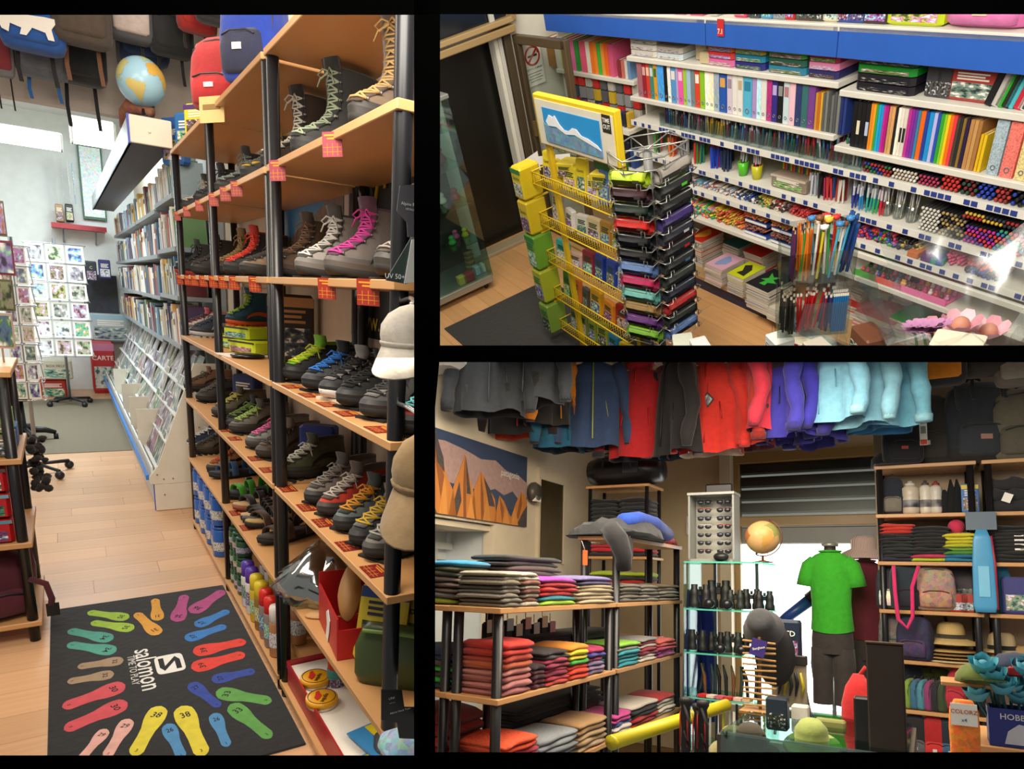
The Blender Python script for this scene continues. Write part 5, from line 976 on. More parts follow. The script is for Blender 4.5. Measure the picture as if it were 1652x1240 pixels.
# goods on top of the fascia
rnd = random.Random(5)
for i, (u, w, c) in enumerate(((1065, .12, '#d8d0d0'), (1095, .1, '#e8a8c0'), (1122, .12, '#e05a90'), (1150, .06, '#c8c8c0'), (1193, .09, '#d83a70'), (1215, .08, '#3a4a50'), (1235, .07, '#4a9ad0'), (1256, .09, '#8a98a0'), (1273, .06, '#c82420'), (1292, .08, '#5a3a3c'), (1313, .1, '#4a4440'), (1340, .1, '#d8d0b0'), (1358, .08, '#2a50a0'), (1380, .09, '#2a4a98'))):
    pbox(R2, '%s toy pack on the fascia top, %s from left' % (cname(c), nth(i)), Tr(SX+.03, y2(u, 1.7, SX-.02), 1.702) @ Rz(-PI/2), w, .1, .12, c, c, 'toy packs on top of the fascia')
pbox(R2, 'dark heart print card box on the fascia top', Tr(SX+.03, y2(1410, 1.7, SX-.02), 1.702) @ Rz(-PI/2), .13, .1, .12, '#3a2c24', '#c83030', None, strip='#3a8a34'); pbox(R2, 'lime yellow boxed game on the fascia top', Tr(SX+.03, y2(1472, 1.7, SX-.02), 1.702) @ Rz(-PI/2), .27, .1, .14, '#b8c81c', '#d83a28', None, txt='VEICOLI', tcol='#202a20')
backpack(R2, 'pink school case with floral patch on the fascia top', Tr(SX+.06, y2(1582, 1.7, SX-.02), 1.702) @ Rz(-PI/2), .36, .16, .2, '#d86aa8', '#e07ab4', zipc='#a03a7a', patch='#f4d0b0', straps=False, name='school_case', cat='case')
e = E(R2, 'sale_tag', 'red price tag with white figures hanging over the fascia', 'price tag', None, Tr(SX-.045, y2(1173, 1.68), 1.66) @ Rz(-PI/2)); P(e, 'card', MB().box((0, 0, 0), (.05, .003, .08)), M('#c02a2c', .5)); TX(e, '7.1', .035, mPAPER, tf((0, -.003, -.018), (PI/2, 0, 0)))
# --- pens standing in clear trays
_unit('pen_body', lambda b: (b.lathe([(.3, 0), (1, .08), (1, .75)], 6), b.box((1.1, 0, .8), (.35, .4, .3)))); _unit('pen_cap', lambda b: b.lathe([(1.12, .62), (1.12, .97), (.8, 1)], 6)); _unit('marker_body', lambda b: b.lathe([(1, 0), (1, .78)], 7)); _unit('marker_cap', lambda b: b.lathe([(1.08, .7), (1.08, .97), (.85, 1)], 7))
PENC = ['#2a3a8a', '#b82a2c', '#26282c', '#3a7a9a', '#8a8a90', '#a83a6a', '#2c6a4a', '#6a7a88', '#c8c8cc', '#5a2a34']
def pen(m, r, h, c, cap, label, group, name='pen', kind='pen', cat='pen'):
    o = S(R2, name, label, cat, _UB[kind+'_body'], M(c, .35), m @ tf(sc=(r, r, h)), group); P(o, 'cap', _UB[kind+'_cap'], M(cap, .35)); return o
y = y2(1062, 1.06)-.02; i = 0
while y > y2(1385, 1.06):
    u = R2.px((SX, y, 1.06))[0]; c = rnd.choice(PENC) if not 1132 < u < 1160 else '#c0962a'
    for rr_ in range(2):
        nm = cname(c); pen(Tr(SX+.05+rr_*.07, y, 1.063+.02*rr_) @ Rz(rnd.random()*6) @ Rx(rnd.uniform(.0, .14)), .0055, rnd.uniform(.115, .14), c, rnd.choice([c, '#c8c8cc', '#1c1c20']), '%s pen standing in the clear tray row below the binders' % nm, 'pens in the upper tray row')
    y -= .021
b = MB()
for yy in np.arange(y2(1385, 1.06), y2(1062, 1.06), .1): b.box((SX+.085, yy, 1.1), (.15, .003, .08))
b.box((SX+.012, (y2(1385, 1.06)+y2(1062, 1.06))/2, 1.1), (.003, y2(1062, 1.06)-y2(1385, 1.06), .08)); P(sv, 'clear_tray', b, M('#e8eeee', .05, 'glass', 0, .1))
# markers and pens heaped on the second pen shelf: standing bunches
def bunch(u, z, cols, n, label, group, r=.007, h=.11, x=SX+.07, spread=.035, cup=None, kind='marker', lean=.12, name='marker', cat='marker'):
    y = y2(u, z, x)
    for k in range(n):
        c = cols[k % len(cols)]; q = k*2.4; s = spread*math.sqrt((k+.5)/n)
        pen(Tr(x+s*math.cos(q), y+s*math.sin(q), z+.003) @ Rz(q) @ Rx(rnd.uniform(-lean, lean)), r, h*rnd.uniform(.92, 1.05), c, c if kind == 'marker' else '#c8c8cc', '%s %s' % (cname(c), label), group, name, kind, cat)
    if cup:
        b = MB(); b.lathe([(spread+.004, 0), (spread+.012, .08), (spread+.009, .08), (spread, .004)], 14, cap1=False); S(R2, 'pen_cup', '%s cup holding the %s' % (cname(cup[0]), cup[1]), 'cup', b, M(*cup[2:]), Tr(x, y, z+.001), 'pen cups on the second pen shelf')
bs = [(1062, ['#3a9a40', '#d84a5a', '#3a9a40', '#2c2c30'], 8, 'felt pen by the left end of second pen shelf'), (1085, ['#c8482c', '#d8742c', '#b83a28'], 8, 'highlighter by left end'), (1105, ['#2a2c30', '#8a8c90', '#c8c8c8'], 9, 'fineliner by left end'), (1128, ['#d83028', '#2a8a3a', '#2a4ac8'], 12, 'marker in the red green blue bunch'), (1155, ['#2a4ac8', '#2040a8', '#d82a2c'], 12, 'ball pen in the blue and red bunch'), (1172, ['#26304a', '#2a3a5a'], 9, 'ball pen right of blue bunch')]
for u, cs, n, lb in bs:
    bunch(u, .855, cs, n, lb, 'bunches of pens on the second pen shelf', r=.0065, h=.125, spread=.032); bunch(u+4, .855, cs[::-1], n, lb+', back row', 'back bunches of pens on the second pen shelf', r=.0065, h=.15, spread=.035, x=SX+.17)
bunch(1199, .855, ['#c8283a', '#2a6a3a', '#1c1c20'], 8, 'pen in the lime green cup', 'pens in the green cup', .005, .14, cup=('#4ac030', 'red and green pens', '#58c028', .3), spread=.022, kind='pen', name='pen', cat='pen'); bunch(1221, .855, ['#1c2a6a', '#c8202a', '#16181c'], 9, 'pen in the yellow cup', 'pens in the yellow cup', .005, .14, cup=('#c8c020', 'dark pens', '#c8c424', .3), spread=.022, kind='pen', name='pen', cat='pen')
ya, yb = y2(1236, .855), y2(1292, .855)
pbox(R2, 'clear display box of coloured pens with printed strip', Tr(SX+.1, (ya+yb)/2, .857) @ Rz(-PI/2), abs(ya-yb), .14, .075, '#8a7a6a', '#c8862c', None, 'pen_display', 'display', strip='#c8bca8')
k = 0
for k in range(22): c = ['#2a8a3a', '#d8c02c', '#c82a2c', '#d8742c', '#4a3a8a'][k % 5]; pen(Tr(SX+.11, ya-.008-(ya-yb)*k/22.5, .93) @ Ry(.0), .006, .085, c, c, '%s coloured pen standing in the printed display box' % cname(c), 'pens in the printed display box', 'coloured_pen', 'marker', 'pen')
for u, cs, n, lb in [(1312, ['#c8ccd0', '#a8b0b8'], 8, 'clear pen right of the printed box'), (1325, ['#18181c', '#24242a'], 6, 'black pen beside the clear pens'), (1338, ['#a02a4a', '#c83a3a', '#3a5a9a'], 10, 'glitter pen beside black pens'), (1356, ['#b83a2c', '#d8d4c8', '#8a2a2a'], 8, 'pencil with toy top on second pen shelf')]: bunch(u, .855, cs, n, lb, 'bunches of pens on the second pen shelf', r=.0055, h=.12, spread=.03)
for i in range(5):
    for j in range(4): c = ['#1c2c7a', '#2448b0', '#1a1c24', '#3a9ad0', '#c02a7a'][i] if j else ['#2a3a9a', '#2c8ac8', '#28b0a0', '#30b050', '#d82a3a'][i]; bunch(1378+i*11, .855, [c], 2, 'ball pen in the upright tray of blue pens', 'ball pens in the upright tray', r=.0055, h=.125+.012*j, x=SX+.04+.03*j, spread=.012, kind='pen', name='ball_pen', cat='pen')
for i, u in enumerate((1430, 1449, 1470)):
    bunch(u, .855, ['#b8b4a8', '#d8d0c0', '#8a7a60'], 8, 'brush in the %s clear cup' % ('first', 'second', 'third')[i], 'brushes in clear cups', r=.003, h=.15, cup=('#e0e4e4', 'brushes, %s of three' % nth(i), '#e8ecec', .05, 'glass', 0, .15), spread=.022, name='paint_brush', cat='brush', kind='pen')
# markers lying with their ends to the room
MK = [0]
def ends(u0, u1, z, rows, cols, what, r=.0085, x=SX+.02, ln=.12, ring='#202024', dz=.0):
    ya, yb = y2(u0, z, x), y2(u1, z, x); n = max(1, int(abs(ya-yb)/(2.15*r)))
    for j in range(rows):
        for i in range(n):
            c = cols[(i*len(cols)//n+j) % len(cols)] if len(cols) > 1 else cols[0]
            o = S(R2, 'marker', '%s marker lying end-on %s' % (cname(c), what), 'marker', _unit('lying_marker', lambda b: b.lathe([(1, 0), (1, 1), (.5, 1)], 6)), M(ring, .4), Tr(x+ln, ya-(i+.5+.5*(j % 2))*abs(ya-yb)/n, z+dz+.004+r+j*r*1.85) @ Ry(-PI/2) @ tf(sc=(r, r, ln)), 'markers lying end-on %s' % what)
            P(o, 'end_plug', _unit('end_plug', lambda b: b.lathe([(.92, 1.0), (.92, 1.04), (.5, 1.05)], 6)), M(c, .4)); MK[0] += 1
ends(1392, 1436, 1.06, 3, ['#8a2a2c', '#2c6a34', '#2a3a8a', '#b8302c'], 'right of the clear trays'); ends(1438, 1478, 1.06, 3, ['#d8d0c0', '#c8b8a0', '#e0d8d0'], 'in the white group under the notebooks'); ends(1480, 1512, 1.06, 3, ['#b83a5a', '#a03050'], 'in the rosy group under the notebooks', .008); ends(1516, 1545, 1.06, 4, ['#c8322a'], 'in the red group under the notebooks', .0095); ends(1548, 1572, 1.06, 4, ['#2c4a3a', '#7a2424'], 'in the dark group', .0095); ends(1574, 1600, 1.06, 4, ['#2a44b0'], 'in the blue group under the notebooks', .0095); ends(1602, 1625, 1.06, 5, ['#b83a32', '#8a2c2c'], 'in the right red group', .0095); ends(1627, 1650, 1.06, 5, ['#2840a8', '#1c1c24'], 'in the right blue group', .0095)
ends(1480, 1510, .855, 7, ['#d8d4c8'], 'in the cream group of the tall marker stack', .0085, ring='#3a3a3c'); ends(1512, 1550, .855, 7, ['#b89a5a', '#8a7a5a', '#2a2a2c'], 'in the gold and black group', .0085); ends(1552, 1600, .855, 5, ['#c0309a', '#6a3a9a', '#c83a3c'], 'in the pink and purple group', .0085); ends(1600, 1645, .855, 6, ['#3a7ab0', '#3a9a7a', '#d8603a', '#d84a6a'], 'in the teal and coral group', .0085); ends(1552, 1645, .96, 2, ['#a8302c', '#d8b040', '#30343c'], 'on the upper tier at right', .0085)
# boxed colours on the third shelf: joined heaps too small to pick apart
def heap(u0, u1, z, h, cols, name, label, n=60, r=.006, ln=.1, d=.12, x=SX+.02, jit=.25, cat='pens'):
    ya, yb = y2(u0, z, x), y2(u1, z, x); b = MB()
    for k in range(n):
        t = rnd.random(); y_ = ya+(yb-ya)*t; zz = z+.006+rnd.random()*h
        T = Tr(x+.01+rnd.random()*max(.001, d-ln), y_, zz) @ Rz(rnd.uniform(-jit, jit)) @ Ry(PI/2+rnd.uniform(-.15, .15)); b.lathe([(r, 0), (r, ln), (r*.4, ln*1.06)], 5, mi=k % len(cols), T=T)
    o = S(R2, name, label, cat, b, [M(c, .4) for c in cols], None, None, 'stuff'); return o
heap(1104, 1138, .715, .03, ['#3aa8b0', '#d8a8a0', '#e8e0d8', '#3a7ab0'], 'crayon_heap', 'heap of pale crayons left on the third shelf', 50)
heap(1140, 1182, .715, .035, ['#d8d0c4', '#a83a34', '#b0c8d8', '#e4dcd0'], 'chalk_heap', 'heap of white and red chalk packs on the third shelf', 60)
heap(1184, 1214, .715, .045, ['#26324a', '#e8e4dc', '#2a4a9a'], 'pastel_heap', 'heap of blue and white spotted sticks', 60); heap(1216, 1240, .715, .05, ['#c8c838', '#3a8a4a', '#1c1c20', '#d89a6a'], 'pastel_heap', 'heap of yellow and green sticks', 60); heap(1240, 1270, .715, .05, ['#d8d0bc', '#28282c', '#a83a3c'], 'pastel_heap', 'heap of cream and black ended sticks', 70); heap(1272, 1300, .715, .05, ['#c02a2c', '#a02030', '#d83a2c'], 'pastel_heap', 'heap of red sticks behind the toy pencils', 50)
heap(1104, 1150, .52, .06, ['#2aa048', '#d8d02c', '#e85a3c', '#f08a98', '#30b0c0'], 'highlighter_heap', 'heap of neon highlighters at the left of fourth shelf', 90, .008); heap(1150, 1192, .52, .09, ['#e06a3a', '#d8a030', '#c8c828', '#d84a38'], 'crayon_heap', 'heap of orange and yellow crayons in blue box', 90)
for (u0, u1, z0) in ((1196, 1232, .52), (1238, 1272, .52)):
    for lv in range(2):
        ya, yb = y2(u0, z0), y2(u1, z0); e = E(R2, 'pencil_box', 'blue rimmed box of pencil ends, %s, %s column' % (('lower', 'upper')[lv], 'left' if u0 < 1200 else 'right'), 'box', 'pencil end boxes', Tr(SX+.03, (ya+yb)/2, z0+.002+.075*lv))
        P(e, 'tray', MB().box((.05, 0, .004), (.1, abs(ya-yb)*.97, .008)).box((-.002, 0, .012), (.004, abs(ya-yb)*.97, .024)), M('#2a4a98', .4)); P(e, 'paper_strip', MB().box((-.006, 0, .012), (.002, abs(ya-yb)*.93, .014)), mPAPER)
        heap(u0+2, u1-2, z0+.02+.075*lv, .04, [['#8a4a38', '#a85a48', '#5a3a34'], ['#d8743c', '#b89a4a', '#c85a3c']][lv], 'pencil_bundle', 'bundle of %s pencil ends in %s box' % (('brown', 'orange')[lv], 'left' if u0 < 1200 else 'right'), 60, .006, .09, .1)
heap(1372, 1402, .715, .05, ['#c82a2c', '#2a2a9a', '#3a1c1c', '#a82a5a'], 'marker_heap', 'heap of red and blue markers right of toy pencils', 70, .0075); heap(1402, 1440, .715, .06, ['#d83a24', '#2c50c8', '#c83a7a', '#30a040', '#1c1c28'], 'marker_heap', 'heap of mixed bright markers', 100, .0075); heap(1440, 1478, .715, .05, ['#16181c', '#c8a83a', '#2a2c30'], 'marker_heap', 'heap of black and gold markers', 80, .0075)
for i, (u, c) in enumerate(((1470, '#c8703a'), (1482, '#5a2a6a'), (1487, '#2a4aa0'), (1478, '#2c8a70'))): slab(R2, 'card_pack', '%s pack of refills on third shelf' % cname(c), 'pack', Tr(SX+.05, y2(u, .715)-.03*i, .717) @ Rz(-PI/2+.1*i), .06, .1, .03, c, 'refill packs on the third shelf')
heap(1520, 1545, .715, .06, ['#d84a7a', '#c83a6a'], 'pen_tray', 'tray of pink pens at right of third shelf', 40, .006, .1, .13, jit=.05); heap(1548, 1572, .715, .06, ['#c82a2c', '#a82024'], 'pen_tray', 'tray of red pens at right of third shelf', 40, .006, .1, .13, jit=.05); heap(1573, 1605, .715, .06, ['#d8502c', '#e0622c'], 'pen_tray', 'tray of orange pens at right of third shelf', 40, .006, .1, .13, jit=.05); heap(1550, 1602, .715, .02, ['#1c2038', '#2a3a9a', '#16181c'], 'pen_tray', 'tray of dark pens in front of the red trays', 50, .006, .1, .13, x=SX-.0, jit=.05)
# erasers and toys on the fourth shelf right
P(sv, 'step_board', MB().cbox((SX-.012, (y2(1372, .56)+YR)/2, .655), (.02, y2(1372, .56)-YR, .03), .003), mSH)
for i, (u, c) in enumerate(((1392, '#48b83a'), (1424, '#e05a4a'), (1478, '#f070a8'))):
    w = (.14, .2, .3)[i]; y_ = y2(u, .52, SX); e = E(R2, 'eraser_tray', '%s card tray of novelty erasers' % cname(c), 'tray', 'eraser trays on the low step', Tr(SX+.1, y_, .522)); P(e, 'tray', MB().box((0, 0, .004), (.18, w, .008)).box((-.09, 0, .016), (.004, w, .032)).box((.09, 0, .02), (.004, w, .04)), M(c, .45))
    for k in range(int(w/.03)*3):
        cc = rnd.choice(['#d84a4a', '#e8b040', '#f0e8e0', '#3a8a9a', '#d880b0', '#6a3a2c', '#8ab040', '#4a5aa0', '#c83a70', '#28282c']); b = _unit('eraser_toy', lambda b: (b.sphere((0, 0, .45), (.5, .5, .45), 8, 6), b.sphere((0, 0, 1.0), (.32, .32, .3), 8, 5)))
        S(R2, 'novelty_eraser', '%s novelty eraser in the %s tray' % (cname(cc), cname(c)), 'eraser', b, M(cc, .5), Tr(SX+.1-.055+.055*(k % 3), y_-w/2+.02+(k//3)*.03, .532) @ tf(sc=(.024, .024, .026)), 'novelty erasers in the %s tray' % cname(c))
# --- stacks of exercise books at the bottom
def nstack(u, v, w, d, n, topc, label, z0=.1, t=.016, rz=0, pat=None, patc=None, txt=None, tcol='#f0e8d8', edge='#cfc6b4', group=None):
    H = z0+n*(t+.001); p = R2.z(u, v, H)
    for k in range(n):
        last = k == n-1; e = E(R2, 'exercise_book', ('%s on top of its stack' % label) if last else 'exercise book under %s, %s from bottom' % (label, nth(k)), 'book', 'stacked exercise books', Tr(p.x+rnd.uniform(-.006, .006), p.y+rnd.uniform(-.006, .006), z0+k*(t+.001)) @ Rz(rz+rnd.uniform(-.03, .03)))
        P(e, 'pages', ubox(), M(edge, .85), tf(sc=(w*.985, d*.985, t*.86))); P(e, 'cover', ubox(), M(topc if last else rnd.choice(['#c8b8a8', '#a8a098', topc, '#8a8a90']), .35), tf((0, 0, t*.86), sc=(w, d, t*.14)))
        if last and pat: b = MB(); b.prism([(x*w, y*d) for x, y in pat], 0, .0012); P(e, 'cover_print', b, M(patc, .4), Tr(0, 0, t+.0003))
        if last and txt: TX(e, txt, d*.13, M(tcol, .4), tf((w*.1, -.0, t+.001), (0, 0, -PI/2)))
blob = [(.3*math.cos(q)*(1+.3*math.sin(3*q)), .3*math.sin(q)*(1+.2*math.cos(2*q))) for q in [2*PI*k/20 for k in range(20)]]
nstack(1137, 376, .2, .17, 12, '#c8281c', 'red exercise book with yellow figure', pat=blob, patc='#e8a838'); nstack(1193, 388, .17, .16, 9, '#1a6a6c', 'teal exercise book', z0=.1); nstack(1168, 421, .2, .17, 8, '#d8a8b8', 'pale pink exercise book', pat=blob, patc='#8a9ac8', z0=.1)
nstack(1232, 400, .2, .17, 10, '#c01c20', 'bright red exercise book'); nstack(1204, 436, .2, .15, 8, '#c8d020', 'lime yellow exercise book', pat=[(-.35, -.3), (.1, -.2), (.35, .1), (.2, .35), (-.1, .1), (-.3, .2)], patc='#2a2a24'); nstack(1244, 452, .23, .2, 10, '#1c1e22', 'black exercise book with green frog', pat=[(-.3, -.1), (-.15, -.05), (-.05, -.3), (.05, -.05), (.3, -.2), (.15, .05), (.3, .3), (.05, .15), (-.1, .3), (-.1, .1), (-.3, .15)], patc='#3aa83a'); nstack(1272, 492, .18, .17, 5, '#c8bca8', 'exercise book with brown dog photo', pat=blob, patc='#6a3a24')
nstack(1386, 482, .18, .2, 5, '#c8281e', 'red tablet-sized pad right of pencil stand', z0=.1); nstack(1432, 498, .24, .26, 7, '#b8606a', 'rose exercise book', z0=.1, txt='ROUGE', pat=blob, patc='#c87a80'); nstack(1398, 452, .2, .12, 10, '#c8c0a8', 'cream pad stack behind rose one'); nstack(1440, 460, .22, .12, 9, '#d8c070', 'yellow edged pad stack behind the rose one'); nstack(1492, 508, .26, .24, 8, '#2c9a34', 'green exercise book with pink flowers', z0=.1); nstack(1470, 470, .14, .12, 10, '#1c1c1e', 'black pad stack')
# --- corner goods behind the crayon stand
for i in range(9):
    for j in range(3): S(R2, 'blister_pack', 'blister pack hung on the corner pegs, row %s, %s from left' % (nth(j), nth(i)), 'pack', ubox(), M(rnd.choice(['#5a5a5c', '#8a8c8c', '#c8322c', '#b8b4a8', '#3a4a5a', '#c8a830']), .35), Tr(3.12, 5.25-.1*i, 1.0+.085*j if j < 3 else 0) @ tf(sc=(.02, .07, .075)), 'blister packs on the corner pegs')
for i in range(16): slab(R2, 'pen_blister', '%s from left of the red-strip pen packs in corner' % nth(i), 'pack', Tr(3.05, 5.2-.05*i, .985), .05, .03, rnd.uniform(.06, .11), rnd.choice(['#c82a24', '#2a3a7a', '#26262a', '#c8a02c', '#8a3a6a']), 'pen packs in the corner')
for i in range(14): slab(R2, 'marker_pack', '%s from left of the blue marker packs in corner' % nth(i), 'pack', Tr(3.06, 5.2-.058*i, .705), .06, .045, rnd.uniform(.1, .18), rnd.choice(['#2a4a8a', '#1c2a4a', '#3a6ab0', '#16202c']), 'blue marker packs in the corner')
# --- glass display case by the door
gc = E(R2, 'glass_case', 'tall glass display case on casters beside dark doorway', 'display case', None, Tr(0, 0, 0)); GX0, GX1, GY0, GY1 = 1.1, 1.97, 5.05, 5.5
mGL = M('#dfeeea', .03, 'glass', 0, .1); mAL = M('#a8a8a0', .35, 'plain', .6)
P(gc, 'base', MB().cbox(((GX0+GX1)/2, (GY0+GY1)/2, .085), (GX1-GX0, GY1-GY0, .06), .006), mAL); P(gc, 'front_pane', MB().box(((GX0+GX1)/2, GY0, .78), (GX1-GX0, .006, 1.34)), mGL); P(gc, 'side_pane', MB().box((GX1, (GY0+GY1)/2, .78), (.006, GY1-GY0, 1.34)), mGL)
for z in (.42, .72, 1.0, 1.25): P(gc, 'glass_shelf', MB().box(((GX0+GX1)/2, (GY0+GY1)/2, z), (GX1-GX0-.02, GY1-GY0-.02, .008)), M('#cfe6de', .05, 'glass', 0, .2))
P(gc, 'top', MB().cbox(((GX0+GX1)/2, (GY0+GY1)/2, 1.46), (GX1-GX0+.02, GY1-GY0+.02, .03), .005), mAL); P(gc, 'back_board', MB().box(((GX0+GX1)/2, GY1, .78), (GX1-GX0, .012, 1.34)), M('#4a3c30', .6))
for x, y in ((GX1-.06, GY0+.06), (GX1-.06, GY1-.06)): b = MB(); b.tube([(x-.012, y, .028), (x+.012, y, .028)], .028, 12); P(gc, 'caster', b, M('#1a1a1a', .5))
for i, (x, z, c, s, nm) in enumerate(((1.88, 1.255, '#8a2a24', .05, 'red'), (1.75, 1.255, '#c8c4b8', .04, 'white'), (1.87, 1.005, '#7a3a34', .06, 'brick red'), (1.72, 1.005, '#b8b0a0', .05, 'cream'), (1.9, .725, '#b03030', .045, 'red'), (1.8, .725, '#d8d0b8', .04, 'ivory'), (1.66, .725, '#5a4434', .05, 'brown'), (1.9, .425, '#c8c838', .035, 'yellow'), (1.83, .425, '#d85a90', .035, 'pink'), (1.76, .425, '#3ab04a', .035, 'green'), (1.91, .425, '#c83a34', .03, 'coral'), (1.68, .425, '#2a2c2c', .05, 'black'))):
    b = _unit('trinket', lambda b: b.lathe([(.8, 0), (1, .3), (.7, .8), (.5, 1.2), (.7, 1.5), (.3, 1.9)], 10)); S(R2, 'trinket', '%s figurine on the %s glass shelf of the case' % (nm, {1.255: 'top', 1.005: 'second', .725: 'third', .425: 'fourth'}[z]), 'figurine', b, M(c, .35), Tr(x, 5.2+.04*(i % 3), z) @ tf(sc=s), 'figurines in the glass case')
for k in range(5): b = MB(); b.lathe([(.05-.004*k, 0), (.052-.004*k, .03), (.045, .034)], 14); S(R2, 'wooden_box', 'round wooden box, %s from bottom of its stack in case' % nth(k), 'box', b, M('#b09468', .5, 'wood'), Tr(1.88, 5.25, .116+.036*k), 'round wooden boxes')
for i, (c, x, w) in enumerate((('#b03a3c', 1.78, .1), ('#b8c8d0', 1.9, .07), ('#d8c85a', 1.72, .07), ('#d8d4c8', 1.93, .06))): slab(R2, 'souvenir_box', '%s souvenir box on the floor of the case' % cname(c), 'box', Tr(x, 5.12+.05*(i % 2), .117), w, .06, .07, c, 'souvenir boxes in the case')
ST(R2, 'floor_mat', MB().cbox((1.84, 3.9, .004), (.98, 1.76, .008), .003), M('#2c2925', .95, 'fabric'))
# --- yellow crayon stand
CXS = 1.9; cs = E(R2, 'crayon_stand', 'yellow wire stand of crayon packs with mountain picture header', 'display stand', None, Tr(0, 0, 0)); mYW = M('#d8b41c', .4)
hy0, hy1, hz0, hz1 = 2.9, 3.66, 1.385, 1.64
P(cs, 'header_box', MB().cbox((CXS+.022, (hy0+hy1)/2, (hz0+hz1)/2), (.038, hy1-hy0, hz1-hz0), .004), M('#e0c020', .4)); P(cs, 'header_sheet', MB().box((CXS+.002, (hy0+hy1)/2, (hz0+hz1)/2-.006), (.004, hy1-hy0-.04, hz1-hz0-.03)), M('#dcd4c0', .5))
yc, zc = (hy0+hy1)/2+.02, (hz0+hz1)/2-.012; pw, ph = .54, .17
P(cs, 'picture_sky', MB().box((CXS-.002, yc, zc), (.003, pw, ph)), M('#1f8fd0', .4))
def yz(poly, x, t=.002): b = MB(); b.prism(poly, 0, t, T=basis((x, yc, zc), (0, -1, 0), (0, 0, 1), (-1, 0, 0))); return b
P(cs, 'picture_mountain', yz([(-.27, -.085), (.27, -.085), (.27, -.045), (.2, -.03), (.12, -.02), (.05, -.015), (-.03, -.03), (-.1, .0), (-.2, -.01), (-.27, .01)], CXS-.004), M('#5a7a90', .6, 'camo', 0, 40))
P(cs, 'picture_cloud', yz([(-.24, .02), (-.2, .055), (-.16, .05), (-.14, .06), (-.1, .02), (-.06, .0), (-.02, .0), (.02, .02), (.06, .02), (.1, -.005), (.16, -.01), (.24, -.03), (.27, -.05), (.15, -.03), (.04, -.01), (-.05, -.02), (-.14, .005), (-.22, .0)], CXS-.006), M('#e6eaec', .7))
TX(cs, 'TIME\nOUT', .028, mPAPER, basis((CXS-.002, hy0+.07, hz1-.06), (0, -1, 0), (0, 0, 1), (-1, 0, 0))); P(cs, 'corner_print', MB().box((CXS-.0005, hy0+.07, hz1-.06), (.002, .07, .08)), M('#26221c', .5))
for y in (hy0+.03, hy1-.03): P(cs, 'post', MB().box((CXS+.035, y, .8), (.025, .035, 1.58)), mYW)
P(cs, 'green_banner', MB().box((CXS+.08, 3.1, 1.34), (.01, .3, .08)), M('#1a6a34', .5)); TX(cs, 'Giotto', .05, M('#f0e8d0', .5), basis((CXS+.073, 3.05, 1.345), (0, -1, 0), (0, 0, 1), (-1, 0, 0)))
TZ = [1.2, .95, .7, .44, .2]; TY0, TY1 = 3.0, 3.84
for z in TZ:
    b = MB()
    for x, zz in ((CXS, z), (CXS, z-.07), (CXS+.14, z-.07), (CXS+.14, z)): b.tube([(x, TY0, zz), (x, TY1, zz)], .0045, 5)
    for y in (TY0, TY1): b.tube([(CXS+.14, y, z), (CXS, y, z), (CXS, y, z-.07), (CXS+.14, y, z-.07)], .004, 5)
    for k in range(34): y = TY0+(TY1-TY0)*k/33; b.tube([(CXS, y, z), (CXS, y, z-.07), (CXS+.14, y, z-.07)], .0022, 4)
    P(cs, 'wire_basket', b, mYW)
def cpack(y, z, w, h, c, pn, label, txt=None, strip=None, x=CXS+.06, d=.03, rx=-.15, rz=0, tc='#20402a'): pbox(R2, label, Tr(x, y, z) @ Rz(-PI/2+rz) @ Rx(rx), w, d, h, c, pn, 'crayon packs on the yellow stand', 'crayon_pack', 'pack', txt=txt, strip=strip, tcol=tc)
YC = '#d8c01c'
